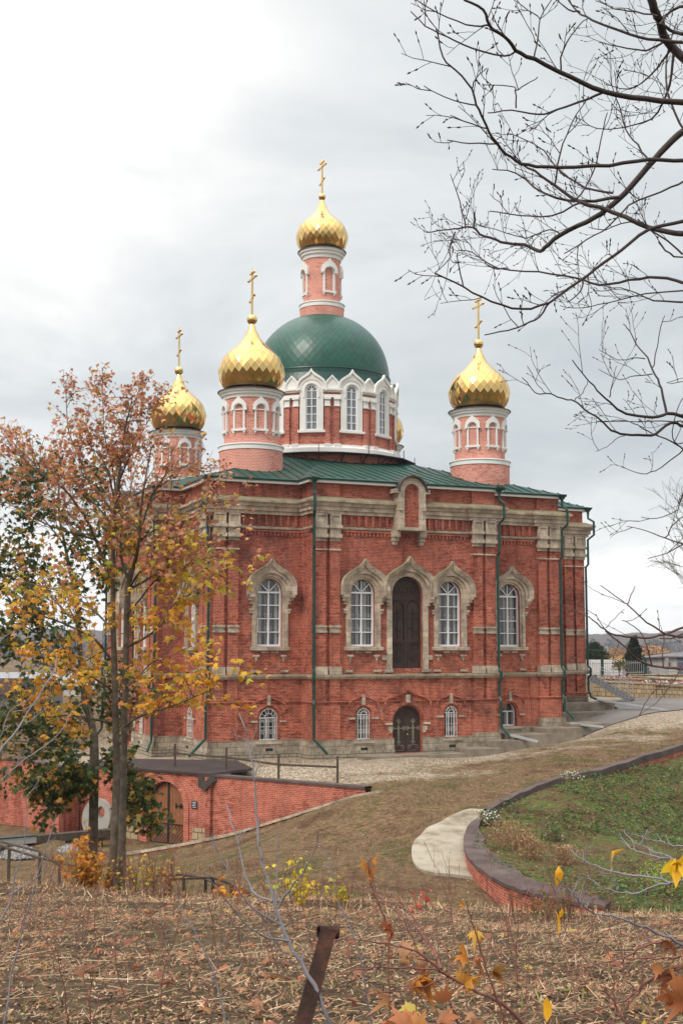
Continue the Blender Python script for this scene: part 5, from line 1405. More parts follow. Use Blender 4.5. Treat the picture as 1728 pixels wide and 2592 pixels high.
for pts, r0, r1, dy in LIMBS:
    P = path3(c6(pts), 26.2, 26.2+dy, .4, tr); tb.tube(P, rads(len(P), r0, r1), 6, False)
    L = sum((P[i+1]-P[i]).length for i in range(len(P)-1)); nb = max(6, int(L*5.6))
    for k in range(nb):
        i = int(len(P)*(.15+.85*(k+tr.random())/nb)); i = min(i, len(P)-2); d = (P[i+1]-P[i]).normalized()
        s_ = d.cross(rv(tr)).normalized(); nd = (d*.7+s_*.75+Vector((0, 0, .35))).normalized()
        kv = 1296-F_PX*math.tan(math.atan(P[i].z/P[i].y)-PITCH); grow(tb, P[i], nd, tr.uniform(.45, 1.0)*float(np.interp(kv, [980, 1250], [.42, 1])), .010, 1, tips, tr, .25, 4, 3, .7, .0035, 4)
    tips.append((P[-1], Vector((0, 0, 1))))
for P_, n_ in ((PA, 26),):
    for k in range(n_):
        i = int(len(P_)*(.5+.5*k/n_)); i = min(i, len(P_)-2); nd = (rv(tr)+Vector((0, 0, .8))).normalized(); grow(tb, P_[i], nd, tr.uniform(.35, .7), .011, 1, tips, tr, .3, 4, 3, .7, .0035, 4)
tk = child(tb.build('trunk', M['bark'], None, True), maple)
LP, LC, LS = [], [], []
ylw = [((.66, .34, .035), 4), ((.72, .42, .05), 3), ((.60, .24, .03), 3), ((.45, .36, .05), 1.2), ((.30, .28, .05), .5)]
pnk = [((.52, .24, .14), 4), ((.44, .17, .09), 3), ((.60, .33, .20), 2), ((.60, .34, .07), 1.4)]
mixd = [((.66, .38, .05), 3), ((.60, .44, .06), 3), ((.55, .25, .12), 2.2), ((.36, .34, .05), 1.3)]
for p, d in tips:
    pr_ = p.z/p.y; v_ = 1296-F_PX*math.tan(math.atan(pr_)-PITCH)
    hi_ = max(0, min(1, (1480-v_)/260)); nlf = 3
    u_ = 864+F_PX*p.x/p.y
    if tr.random() < (.45 if (u_ < 190 and v_ > 1400) else .08): continue
    for q in range(nlf+tr.randint(0, 1)):
        pp = p+rv(tr, .13)+Vector((0, 0, -.05)); LP.append(pp)
        pal = pnk if tr.random() < hi_**.8 else (ylw if v_ > 1500 else mixd)
        LC.append(pick(pal, 1, tr)[0]); LS.append((.10 if hi_ > .5 else .14)*tr.uniform(.7, 1.2))
leaves('foliage', LP, np.array(LS), LC, None, tr); fo = bpy.data.objects['foliage']; child(fo, maple)
# ---- second maple, darker, a few metres further back
tr2 = random.Random(5)
c2b = crop(0, 1560, 4.2)
r2_ = at(233, 2200, 30.5); r2_.z = zgs(r2_.x, r2_.y)-.05
m2 = empty('maple_tree', r2_, 0, 'leaning single stem maple with dark green leaves, behind the taller orange one', 'tree', 'maples on the near bank')
tb = MB(); P = [Vector((r2_.x, r2_.y, r2_.z-.2))]+path3([(233, 2170), (236, 2120), (238, 2020), (240, 1900), (236, 1850), (226, 1810), (214, 1765), (206, 1700), (200, 1584), (190, 1500), (175, 1430), (165, 1380), (150, 1300), (150, 1220)], 30.5, 31)
tb.tube(P, rads(len(P), .13, .02, .9), 9, False); tips = []
for pts, r0, dy in [([(206, 1700), (150, 1640), (90, 1600), (20, 1560)], .04, -1), ([(238, 1990), (190, 1960), (130, 1950), (95, 1985)], .03, -1.2), ([(238, 1900), (180, 1840), (130, 1800), (60, 1760)], .035, .6), ([(240, 1940), (290, 1905), (330, 1950), (350, 2010)], .03, -.4),
                    ([(200, 1584), (120, 1500), (60, 1440), (5, 1400)], .03, 1), ([(190, 1500), (230, 1420), (270, 1380)], .025, -.6), ([(165, 1380), (100, 1300), (40, 1230)], .025, -.5), ([(150, 1300), (200, 1240), (240, 1220)], .02, .7), ([(214, 1765), (260, 1740), (320, 1780)], .02, 1),
                    ([(240, 2000), (200, 1975), (160, 1990), (100, 2020)], .02, -.9), ([(236, 1850), (160, 1870), (100, 1880), (30, 1830)], .03, -.4), ([(300, 1930), (335, 1990), (360, 2040), (385, 2060)], .015, -.3), ([(150, 1220), (110, 1180), (60, 1190)], .02, 0)]:
    Q = path3(pts, 30.6, 30.6+dy*1.5, .4, tr2); tb.tube(Q, rads(len(Q), r0, .006), 6, False)
    L = sum((Q[i+1]-Q[i]).length for i in range(len(Q)-1)); nb = max(6, int(L*7))
    for k in range(nb):
        i = min(int(len(Q)*(.1+.9*(k+tr2.random())/nb)), len(Q)-2); d = (Q[i+1]-Q[i]).normalized(); s_ = d.cross(rv(tr2)).normalized()
        grow(tb, Q[i], (d*.6+s_*.8+Vector((0, 0, .05))).normalized(), tr2.uniform(.5, 1.0)*(.42 if pts[-1][1] > 1950 else 1), .010, 1, tips, tr2, .0, 4, 3, .7, .004, 4)
child(tb.build('trunk', M['bark'], None, True), m2)
grn = [((.035, .065, .02), 4), ((.06, .09, .022), 4), ((.10, .11, .025), 2), ((.42, .20, .03), 1.6), ((.26, .20, .035), 1.5)]
LP = []; LC = []
for p, d in tips:
    for q in range(6): LP.append(p+rv(tr2, .24)+Vector((0, 0, -.08))); LC.append(pick(grn, 1, tr2)[0])
o = leaves('foliage', LP, .155, LC, None, tr2, .9); child(o, m2)

# ---- bare trees overhead on the right
cT = crop(928, 0, 1.96); cR = crop(1300, 800, 3.36); cB = crop(1360, 1240, 3.564)
def bare_tree(label, trunk_uv, Y, limbs, r2, twig_r, mat, px0, bud=True, dens=1.0, tw=.35, lvl=1, group=None):
    """limbs: (pixels, radius px start, end). trunk stands right of the frame at trunk_uv"""
    base = at(trunk_uv[0][0], trunk_uv[0][1], Y); gz = zgs(base.x, base.y); 
    T = empty('bare_tree', (base.x, base.y, gz), 0, label, 'tree', group); mb = MB(); tips = []
    P = [Vector((base.x, base.y, gz-.3))]+[at(u, v, Y) for u, v in trunk_uv]
    P += [P[-1]+Vector((.1*Y/7, .1, .9*Y/7)), P[-1]+Vector((.35*Y/7, .2, 2.0*Y/7))]
    tb_r = min(.19, px0*Y/F_PX*.62); mb.tube(crom(P, 3), rads(3*(len(P)-1)+1, tb_r, .02), 10, False)
    tw_ = MB()
    for k in range(12):
        q = P[2].lerp(P[-1], k/12) if k % 2 else P[-3].lerp(P[-1], k/12)
        grow(mb, q, Vector((1, r2.uniform(-.8, .9), r2.uniform(.2, 1))).normalized(), r2.uniform(.9, 1.6)*Y/8, .03, 2, [], r2, .25, 4, 3, .6, .004, 5, .6)
    for pts, a, b, dy in limbs:
        Q = path3(pts, Y, Y+dy, .15*Y/8, r2)
        # small crookedness
        Q = [q+rv(r2, .004*Y/7) for q in Q]
        mb.tube(Q, rads(len(Q), a*1.08*Y/F_PX/2, b*1.0*Y/F_PX/2, .9), 6, False)
        L = sum((Q[i+1]-Q[i]).length for i in range(len(Q)-1)); nb = int(L/(tw*.45)*dens)
        for k in range(nb):
            i = min(int(len(Q)*(.12+.88*(k+r2.random())/nb)), len(Q)-2); d = (Q[i+1]-Q[i]).normalized(); s_ = d.cross(rv(r2)).normalized()
            s_.y *= .6
            grow(tw_, Q[i], (d*.6+s_*.7+Vector((0, 0, .45))).normalized(), tw*r2.uniform(.35, 1.1), twig_r, lvl, tips, r2, .2, 4, 3, .75, twig_r*.55, 4, .45)
    if bud:
        for p, d in tips:
            tw_.tube([p, p+d*twig_r*3, p+d*twig_r*7], [twig_r*.8, twig_r*1.7, twig_r*.4], 4, False)
    child(mb.build('trunk', mat, None, True), T); child(tw_.build('crown', mat, None, True), T)
    return T
rN = random.Random(21)
NL = [([(1568, 510), (1380, 490), (1180, 455), (1010, 385), (830, 295), (740, 250), (680, 180), (605, 125), (580, 50), (490, 0), (440, -40)], 15, 5, -.6),
 ([(605, 125), (530, 130), (400, 85), (240, 0)], 5, 3, -.2), ([(740, 250), (680, 280), (520, 240), (400, 185), (290, 125), (220, 60)], 5.5, 3, .2), ([(830, 290), (845, 190), (860, 95), (915, 0)], 4.5, 3, .3), ([(860, 95), (800, 50), (730, 0)], 3.5, 2.5, .2),
 ([(960, 350), (970, 250), (1030, 150), (1090, 95)], 4.5, 2.5, -.3), ([(1180, 455), (1100, 490), (940, 545), (850, 570), (720, 545), (600, 560)], 7, 3.5, .4), ([(740, 540), (735, 450), (720, 430), (580, 420)], 4, 2.5, .1), ([(735, 450), (790, 420), (850, 380)], 3.5, 2.5, .1),
 ([(1568, 800), (1400, 795), (1200, 820), (950, 830), (800, 820), (740, 800), (660, 735), (620, 680), (580, 590), (545, 520), (520, 440), (440, 350), (375, 280), (345, 140)], 10, 3.5, -.8),
 ([(545, 525), (430, 500), (280, 430)], 4, 2.5, -.2), ([(600, 640), (480, 600), (415, 570)], 4, 2.5, -.2), ([(640, 710), (510, 710), (400, 695)], 4, 2.5, -.2), ([(520, 440), (540, 390), (597, 335)], 3.5, 2.5, -.1),
 ([(1568, 1160), (1400, 1130), (1220, 1050), (1050, 1000), (930, 920), (830, 850), (745, 800)], 14, 5, .6), ([(1060, 1000), (920, 1070), (760, 1070), (610, 1045)], 5, 3, .3), ([(930, 920), (960, 760), (1010, 620), (1100, 480)], 5, 3, .2),
 ([(1040, 990), (1120, 860), (1160, 700), (1190, 560)], 4.5, 2.5, .2),
 ([(1568, 900), (1460, 950), (1300, 1020), (1200, 1120), (1090, 1190), (975, 1260)], 5, 3, .1),
 ([(1568, 1100), (1400, 1135), (1260, 1240), (1140, 1330), (1000, 1430), (900, 1500), (770, 1535), (620, 1495), (480, 1425), (340, 1355)], 9, 4, -.5), ([(480, 1425), (460, 1330), (445, 1260)], 4, 2.5, 0), ([(900, 1505), (860, 1570), (780, 1610), (700, 1640), (580, 1660)], 5.5, 3, -.1),
 ([(1068, 1390), (1060, 1450), (990, 1500)], 4.5, 3, 0), ([(1568, 210), (1440, 200), (1300, 170), (1120, 100), (1050, 60), (1000, 0)], 9, 4, .2), ([(1060, 60), (1000, 50), (945, 0)], 5, 3, 0), ([(1450, 1200), (1500, 1260), (1568, 1280)], 5, 4, 0)]
NL = [(cT(p), a, b, d) for p, a, b, d in NL]
NL += [([(1728+k*6, v) for k in (0,)] + [(2080, v+60)], a, a, 0) for v, a in ()]
for (u, v, a) in ((1728, 260, 16), (1728, 408, 11), (1728, 592, 15), (1728, 561, 9), (1728, 107, 9), (1728, 459, 6)):
    NL.append(([(u, v), (1850, v+30), (2010, v+160)], a, a*1.6, .1))
near_tree = bare_tree('near bare tree with dark budding branches reaching far across the upper right sky', [(2140, 2500), (2080, 1600), (2010, 760), (2000, 200), (2020, -300)], 7.2, NL, rN, .0034, M['darkbark'], 150, True, .55, .32, 1, 'bare trees on the right')
rF = random.Random(22)
FL_ = [([(1568, 650), (1480, 730), (1400, 820), (1280, 960), (1190, 1040), (1090, 1100), (960, 1165), (880, 1230), (850, 1245), (800, 1220), (720, 1210), (640, 1190), (560, 1160), (530, 1130), (480, 1130), (400, 1140), (290, 1150)], 17, 3, 1.0),
 ([(530, 1130), (535, 1090), (535, 1050)], 6, 3, 0), ([(440, 1150), (410, 1230), (410, 1290), (340, 1350)], 4, 2, 0), ([(490, 1130), (460, 1000), (415, 860)], 4.5, 1.6, 0.3),
 ([(1568, 1400), (1440, 1375), (1300, 1390), (1150, 1415), (1030, 1375), (850, 1350), (650, 1330), (520, 1250), (450, 1240)], 8, 2.5, 1), ([(1400, -30), (1425, 50), (1450, 100), (1480, 200), (1568, 290), (1640, 330)], 20, 24, .5),
 ([(1250, 980), (1060, 1000), (880, 960), (740, 860), (620, 840)], 9, 2.5, .5), ([(1220, 960), (1080, 930), (960, 850), (880, 750), (800, 700), (700, 660)], 6, 2, .8), ([(1400, 800), (1340, 720), (1280, 640), (1250, 520), (1200, 400)], 6, 2, .5),
 ([(1480, 200), (1380, 250), (1250, 230), (1150, 210)], 6, 2, 0), ([(1500, 250), (1400, 380), (1300, 440), (1180, 420)], 6, 2, .6), ([(1440, 80), (1330, 60), (1220, 40), (1130, 0)], 5, 2, .2), ([(1520, 270), (1500, 420), (1440, 560), (1330, 620), (1140, 640), (1060, 590)], 7, 2, .8),
 ([(700, 1330), (620, 1330), (560, 1270), (480, 1180)], 3, 1.5, 0), ([(960, 1165), (900, 1140), (790, 1180), (640, 1140), (540, 1110)], 4, 1.6, .3), ([(1568, 1260), (1440, 1160), (1300, 1100), (1180, 1140), (1100, 1130)], 5, 2, .4), ([(1568, 1500), (1420, 1490), (1300, 1440), (1180, 1420)], 5, 2, 0), ([(1568, 1440), (1380, 1460), (1200, 1500), (1060, 1530), (960, 1520)], 4, 1.6, .3), ([(1568, 30), (1500, 60), (1450, 120)], 8, 6, 0), ([(1568, 170), (1500, 150), (1450, 110)], 10, 8, 0), ([(1568, 640), (1500, 500), (1480, 330), (1530, 120)], 6, 4, .5)]
FL_ = [(cT(p), a, b, d) for p, a, b, d in FL_]
for (u, v, a) in ((1728, 332, 18), (1728, 714, 8), (1728, 148, 20), (1728, 640, 5)):
    FL_.append(([(u, v), (1850, v+20), (1990, v+140)], a, a*1.6, .2))
bare_tree('bare tree with a thick crooked limb and a fine mesh of twigs at upper right', [(2110, 2260), (2060, 1600), (2000, 900), (1960, 300), (1940, -200)], 14, FL_, rF, .0046, M['darkbark'], 90, True, 1.7, .66, 1, 'bare trees on the right')
rG = random.Random(23)
GL = [([(1438, 850), (1300, 830), (1180, 860), (950, 830), (850, 760), (740, 670), (640, 550), (490, 370)], 13, 3, -.8),
 ([(1438, 940), (1340, 910), (1200, 1000), (1100, 1015), (950, 1005), (830, 970), (740, 890), (600, 790), (520, 730), (420, 700), (270, 655), (210, 665), (130, 590), (70, 520)], 11, 2.5, -.5), ([(270, 655), (210, 590), (150, 490), (110, 430)], 3, 2, 0),
 ([(1300, 830), (1250, 620), (1200, 500), (1130, 350), (1040, 240), (980, 130), (930, 70)], 9, 2.5, .5), ([(1185, 440), (1200, 330), (1250, 100), (1280, 0)], 4.5, 2, 0), ([(1438, 1130), (1350, 1070), (1180, 1000), (1050, 930), (940, 890), (730, 900)], 6, 2.5, .3),
 ([(1438, 1140), (1300, 1250), (1160, 1330), (1050, 1335), (905, 1285)], 5, 2, 0), ([(1438, 1500), (1400, 1600), (1380, 1650), (1210, 1720), (1080, 1705)], 5, 2, 0), ([(1438, 1940), (1290, 1890), (1140, 1830), (965, 1785)], 5, 2, 0), ([(1438, 1940), (1300, 2010), (1130, 2070)], 4.5, 2, 0), ([(1290, 1890), (1350, 1780), (1438, 1700)], 4, 3, 0),
 ([(1438, 900), (1320, 895), (1120, 900), (940, 895), (720, 900)], 5, 2, .2), ([(950, 1010), (860, 1050), (790, 1110), (700, 1150)], 3, 1.6, 0), ([(1120, 360), (1000, 360), (880, 370), (715, 285)], 4, 2, .2), ([(1170, 490), (1030, 510), (900, 535), (720, 450)], 4, 2, -.2), ([(810, 690), (830, 590), (870, 420)], 4, 2, 0), ([(510, 720), (580, 650), (630, 560)], 3.5, 2, 0), ([(1438, 1080), (1360, 1070), (1350, 940), (1380, 800), (1438, 700)], 4, 3, 0), ([(1438, 560), (1300, 570), (1438, 520)], 3, 2, 0)]
GL = [(cR(p), a*.7, b*.85, d) for p, a, b, d in GL]
for (u, v, a) in ((1728, 1053, 14), (1728, 1080, 11), (1728, 1137, 8), (1728, 1377, 6), (1728, 1248, 6)):
    GL.append(([(u, v), (1850, v+10), (1990, v+120)], a, a*1.6, .1))
bare_tree('bare tree with fine curving twigs to the right of the rightmost gilded dome', [(2080, 2320), (2040, 1800), (1990, 1200), (1960, 900), (1930, 600)], 10.5, GL, rG, .0034, M['darkbark'], 110, True, .62, .45, 1, 'bare trees on the right')
rH = random.Random(24)
HL = [([(1311, 1240), (1150, 1300), (1000, 1330), (850, 1330), (700, 1310), (600, 1260), (500, 1180), (430, 1130), (240, 1040)], 10, 3, -.3), ([(1311, 1330), (1150, 1300), (980, 1190), (820, 1050), (760, 1000), (570, 860)], 9, 3, -.4), ([(810, 1040), (850, 940), (880, 870)], 4, 2.5, 0),
 ([(610, 1270), (800, 1430), (900, 1530), (1020, 1580), (1150, 1600), (1311, 1610)], 4, 12, .3), ([(1020, 1580), (980, 1400), (940, 1310), (870, 1240), (760, 1170)], 6, 3, -.1), ([(1300, 1610), (1200, 1750), (1130, 1850), (1020, 1960), (880, 2060)], 5, 2, -.4), ([(1130, 1600), (1120, 1460), (1140, 1330)], 4.5, 3, 0), ([(610, 1250), (690, 1160), (780, 1070)], 3.5, 2, 0), ([(1311, 1300), (1200, 1340), (1100, 1340)], 8, 5, 0)]
HL = [(cB(p), a*.62, b*.7, d) for p, a, b, d in HL]
for (u, v, a) in ((1728, 1588, 10), (1728, 1613, 9), (1728, 1692, 12)):
    HL.append(([(u, v), (1850, v+20), (2010, v+160)], a, a*1.8, .1))
bare_tree('bare drooping brown branch crossing the horizon beside the church at the right edge', [(2080, 2560), (2050, 2100), (2020, 1750), (2000, 1500)], 6.6, HL, rH, .0022, M['browntwig'], 100, True, .5, .25, 0, 'bare trees on the right')
# ---- pale fine twigged birch far behind at the right edge
rb3 = random.Random(9)
b0 = at(1760, 1655, 120); Tb = empty('birch_tree', (b0.x, b0.y, b0.z-1), 0, 'leafless fine twigged birch beyond the road at the right edge', 'tree'); mb = MB(); tips = []
mb.tube([b0-Vector((0, 0, 1.5)), b0+Vector((0, 0, 5)), b0+Vector((.3, 0, 10)), b0+Vector((0, 0, 14))], [.25, .2, .13, .05], 6, False)
for k in range(26):
    grow(mb, b0+Vector((0, 0, 3+11*k/26)), Vector((rb3.uniform(-1, 1), rb3.uniform(-1, 1), .7)).normalized(), rb3.uniform(2.5, 4.2), .05, 2, tips, rb3, .15, 4, 4, .6, .014, 3, .6)
child(mb.build('trunk', M['darkbark']), Tb)
# ================================================================ FAR BACKGROUND
# forested hills across the valley
def hillmat():
    m, t, b = new_mat('far_autumn_forest'); o = coords(t)
    mp = t.nodes.new('ShaderNodeMapping'); mp.inputs['Scale'].default_value = (1, 1, .25); t.links.new(o, mp.inputs[0])
    c = ramp(t, noise(t, mp.outputs[0], .03, 8, .75), [(.3, (.030, .035, .04)), (.45, (.075, .058, .055)), (.58, (.10, .075, .065)), (.7, (.04, .048, .05))])
    t.links.new(c, b.inputs['Base Color']); b.inputs['Roughness'].default_value = 1; b.inputs['Specular IOR Level'].default_value = 0
    return m
M['hill'] = hillmat()
def ridge(name, Y0, Y1, z0, ztop, x0, x1, n=260, rough=3.0, seed=1):
    xs = np.linspace(x0, x1, n); ys = np.linspace(Y0, Y1, 24); X, Y = np.meshgrid(xs, ys)
    t = (Y-Y0)/(Y1-Y0); top = ztop(X/Y0)
    Z = z0+(top-z0)*np.sin(np.clip(t*1.25, 0, 1)*math.pi/2)**1.2 + (vnoise(X, Y, 90, seed)*2+vnoise(X, Y, 17, seed+1))*rough*np.clip(t*3, 0, 1)+vnoise(X, Y, 7, seed+3)*rough*.8*np.clip(t*3, 0, 1)
    I = (np.arange(23)[:, None]*n+np.arange(n-1)[None]).ravel()
    o = np_mesh(name, np.stack([X, Y, Z], -1).reshape(-1, 3), np.stack([I, I+1, I+n+1, I+n], 1), M['hill']); return tag(o, kind='structure')
def topv(f): return f
def zpx(v, Y): return (Y/ray(864, v).y)*ray(864, v).z
ridge('hills', 900, 1700, -40, lambda k: np.interp(k, [-.6, -.27, -.24, -.2, -.17, -.1, .1, .19, .22, .27, .6], [zpx(v, 1700)for v in (1590, 1606, 1600, 1606, 1612, 1615, 1610, 1613, 1611, 1612, 1600)]), -1100, 1100, 420, 3.2, 4)
# trees of the forest edge as one far mass of small crowns
rsx = np.random.RandomState(3)
def crownmass(name, pts, sizes, cols, kind='stuff', label=None, cat=None, leafn=14, lsz=.5, parent=None):
    n = len(pts); P = np.repeat(np.asarray(pts, float), leafn, 0); S = np.repeat(np.asarray(sizes, float), leafn, 0)
    d = rsx.normal(0, 1, (len(P), 3)); d /= np.linalg.norm(d, axis=1)[:, None]; d *= (rsx.rand(len(P), 1)**.4)
    c = P+d*S*.5; a = rsx.normal(0, 1, (len(P), 3)); a /= np.linalg.norm(a, axis=1)[:, None]; b = np.cross(a, rsx.normal(0, 1, (len(P), 3))); b /= np.linalg.norm(b, axis=1)[:, None]
    L = (S.mean(1)*lsz*.5)[:, None]
    V = np.stack([c-a*L, c+b*L*.7, c+a*L, c-b*L*.7], 1).reshape(-1, 3); F = np.arange(len(V)).reshape(-1, 4)
    C_ = np.repeat(np.asarray(cols, float), leafn, 0)*rsx.uniform(.7, 1.25, (len(P), 1))
    o = np_mesh(name, V, F, M['col'], C_, parent)
    if kind == 'stuff': tag(o, label, cat, None, 'stuff')
    return o
n = 1500
ang = rsx.uniform(-.34, .34, n); Yd = rsx.uniform(850, 1250, n)
X = ang*Yd; t = (Yd-900)/800; zt = -38+ (14+38)*np.sin(np.clip(t*1.25, 0, 1)*math.pi/2)**1.2
pal = np.array([(.065, .05, .045), (.09, .06, .05), (.035, .042, .04), (.11, .075, .06), (.05, .05, .055)])
crownmass('distant_forest', np.stack([X, Yd, zt+4], 1), np.stack([rsx.uniform(7, 14, n), rsx.uniform(7, 14, n), rsx.uniform(12, 20, n)], 1), pal[rsx.randint(0, 5, n)], label='autumn forest on the far hillside', cat='forest', leafn=26, lsz=.45)
# orange and yellow birches in the middle distance on the right
def birch(u, v0, v1, Y, w, cols, label, name='birch_tree', group=None):
    b = at(u, v0, Y); h = at(u, v1, Y).z-b.z
    T = empty(name, (b.x, b.y, b.z-2), 0, label, 'tree', group); mb = MB(); mb.tube([b-Vector((0, 0, 2)), b+Vector((0, 0, h*.8))], [.18*h/8, .05], 5, False); child(mb.build('trunk', M['grey_white']), T)
    n = 90; zz = rsx.rand(n); p = np.stack([b.x+rsx.normal(0, w*.32, n)*(1.05-zz), b.y+rsx.normal(0, w*.32, n), b.z+h*(.12+.86*zz)], 1)
    o = crownmass('crown', p, np.full((n, 3), w*.3), np.array(cols)[rsx.randint(0, len(cols), n)], 'x', leafn=26, lsz=.22); child(o, T)
og = [(.34, .20, .11), (.40, .25, .14), (.29, .165, .10)]; yg = [(.48, .32, .10), (.44, .28, .09), (.38, .21, .08)]
for i, (u, v0, v1, Y, w, c) in enumerate([(1548, 1690, 1655, 300, 9, og), (1562, 1695, 1648, 290, 8, og), (1538, 1695, 1672, 240, 6, yg), (1574, 1695, 1668, 230, 6, yg), (1640, 1690, 1645, 280, 9, og), (1652, 1692, 1640, 300, 10, og), (1664, 1692, 1650, 270, 8, og), (1686, 1695, 1655, 260, 7, og), (1586, 1695, 1664, 250, 6, og)]):
    birch(u, v0, v1, Y, w, c, 'yellow crowned birch in the gap between the pine and the spruce' if c is yg else 'orange autumn birch in the row beyond the white fence', group='autumn birches beyond the fence')
# conifers
def conifer(u, v0, v1, Y, w, label, kind, seed):
    r_ = random.Random(seed); b = at(u, v0, Y); h = at(u, v1, Y).z-b.z; T = empty(kind, (b.x, b.y, b.z), 0, label, 'tree'); mb = MB(); mb.tube([b-Vector((0, 0, .5)), b+Vector((0, 0, h))], [.18, .02], 6, False); child(mb.build('trunk', M['bark']), T)
    Vv = []; Cc = []
    for k in range(230 if kind == 'spruce_tree' else 150):
        t = r_.random()**.8; a = r_.uniform(0, 6.283); R0 = w*(1-t)**(.9 if kind == 'spruce_tree' else .55)*r_.uniform(.6, 1.1)*(1 if kind == 'spruce_tree' else (1 if t > .15 else .6)) 
        z = b.z+h*(.05+.93*t); nst = 14
        for s_ in range(nst):
            q = s_/nst; x = b.x+math.cos(a)*R0*q; y = b.y+math.sin(a)*R0*q; zz = z-(R0*q*.35 if kind == 'spruce_tree' else -R0*q*.12)
            for m_ in range(3):
                d = rv(r_, .28*(1.2 if kind != 'spruce_tree' else 1)); Vv.append((x, y, zz)); e = Vector((x, y, zz))+d; Vv.append(tuple(e)); Vv.append(tuple(e+Vector((.08, .05, -.10))))
                c = r_.uniform(.6, 1.3); Cc.append((.030*c, .048*c, .020*c) if kind == 'spruce_tree' else (.045*c, .075*c, .03*c))
    o = np_mesh('crown', np.array(Vv), np.arange(len(Vv)).reshape(-1, 3), M['col'], np.array(Cc)); child(o, T)
conifer(1504, 1700, 1630, 125, 2.1, 'broad dark green pine behind the fence right beside the church', 'pine_tree', 3)
conifer(1604, 1712, 1612, 118, 1.9, 'tall dark spruce with a pointed top left of the white brick shed', 'spruce_tree', 4)
# white picket fence
f0, f1 = at(1470, 1709, 112), at(1800, 1702, 108)
fn = empty('picket_fence', f0, 0, 'long pale metal picket fence behind the stone flower terraces', 'fence')
mb = MB(); pn = MB(); L = (f1-f0).length; d = (f1-f0)/L; nn_ = int(L/.16)
for k in range(nn_): p = f0+d*(L*k/nn_); mb.beam(p, p+Vector((0, 0, 1.05)), .03, .03, Vector((1, 0, 0))); mb.tube([p+Vector((0, 0, 1.05)), p+Vector((0, 0, 1.18))], [.03, .005], 4)
for z in (.15, .95): mb.beam(f0+Vector((0, 0, z)), f1+Vector((0, 0, z)), .04, .05)
child(mb.build('pickets', M['steelgrey']), fn)
for k in range(7): p = f0+d*(L*k/6); q = MB(); q.beam(p-Vector((0, 0, .3)), p+Vector((0, 0, 1.3)), .22, .22, Vector((1, 0, 0))); child(q.build('fence_post', M['greenpaint'] if k % 2 else M['steelgrey']), fn)
g0, g1 = at(1470, 1706, 116), at(1582, 1706, 116)
mb = MB(); mb.beam(g0+Vector((0, 0, .6)), g1+Vector((0, 0, .6)), .06, 1.35); o = mb.build('sheet_fence', M['soffit']); tag(o, 'white corrugated sheet fence behind the pickets, between church and spruce', 'fence')
# white brick shed
M['whitebrick'] = brickmat('white_brick', (.55, .53, .50), (.48, .46, .43), (.40, .38, .36), dark=.8)
M['slate'] = plain('grey_slate_roof', (.12, .11, .12), (.17, .16, .17), .8, 1.5)
M['blue'] = plain('blue_boards', (.03, .06, .14), (.04, .08, .18), .7, 2)
s0, s1 = at(1601, 1700, 122), at(1712, 1700, 116)
sh = empty('brick_shed', s0, 0, 'low white brick shed with a sloping grey slate roof behind the picket fence', 'shed')
sf = Lf(Vector((s0.x, s0.y)), Vector((s1.x, s1.y))); zs0 = s0.z-.6
mb = MB(); H0, H1 = at(1601, 1669, 122).z, at(1712, 1662, 116).z
mb.face([sf(0, 0, zs0), sf(sf.L, 0, zs0), sf(sf.L, 0, H1), sf(0, 0, H0)]); mb.face([sf(0, -5, zs0), sf(0, 0, zs0), sf(0, 0, H0), sf(0, -5, H0+.3)]); mb.face([sf(sf.L, 0, zs0), sf(sf.L, -5, zs0), sf(sf.L, -5, H1+.3), sf(sf.L, 0, H1)]); mb.face([sf(sf.L, -5, zs0), sf(0, -5, zs0), sf(0, -5, H0+.3), sf(sf.L, -5, H1+.3)])
child(mb.build('wall', M['whitebrick']), sh)
mb = MB(); q = [sf(-.5, .4, H0-.02), sf(sf.L+.3, .4, H1-.02), sf(sf.L+.3, -5.3, H1+.5), sf(-.5, -5.3, H0+.5)]; mb.face(q); mb.face([p+Vector((0, 0, .12)) for p in q]); mb.face([q[0], q[1], q[1]+Vector((0, 0, .12)), q[0]+Vector((0, 0, .12))]); child(mb.build('roof', M['slate']), sh)
mb = MB(); fbox(mb, sf, sf.L*.8, sf.L*.88, zs0+.6+.5, zs0+.6+.95, 0, .05); child(mb.build('window', M['glass']), sh)
b0_, b1_ = at(1714, 1700, 114), at(1790, 1700, 112); bf = Lf(Vector((b0_.x, b0_.y)), Vector((b1_.x, b1_.y))); zt_ = at(1720, 1664, 114).z
bs = empty('blue_shed', b0_, 0, 'dark blue boarded shed with a slate roof at the right edge', 'shed')
mb = MB(); fbox(mb, bf, 0, bf.L, b0_.z-.6, zt_, -4, 0); child(mb.build('wall', M['blue']), bs)
mb = MB(); q = [bf(-.6, .5, zt_), bf(bf.L, .5, zt_), bf(bf.L, -4, zt_+1.1), bf(-.6, -4, zt_+.7)]; mb.face(q); mb.face([p+Vector((0, 0, .1)) for p in q]); mb.face([q[0], q[1], q[1]+Vector((0, 0, .1)), q[0]+Vector((0, 0, .1))]); child(mb.build('roof', M['slate']), bs)
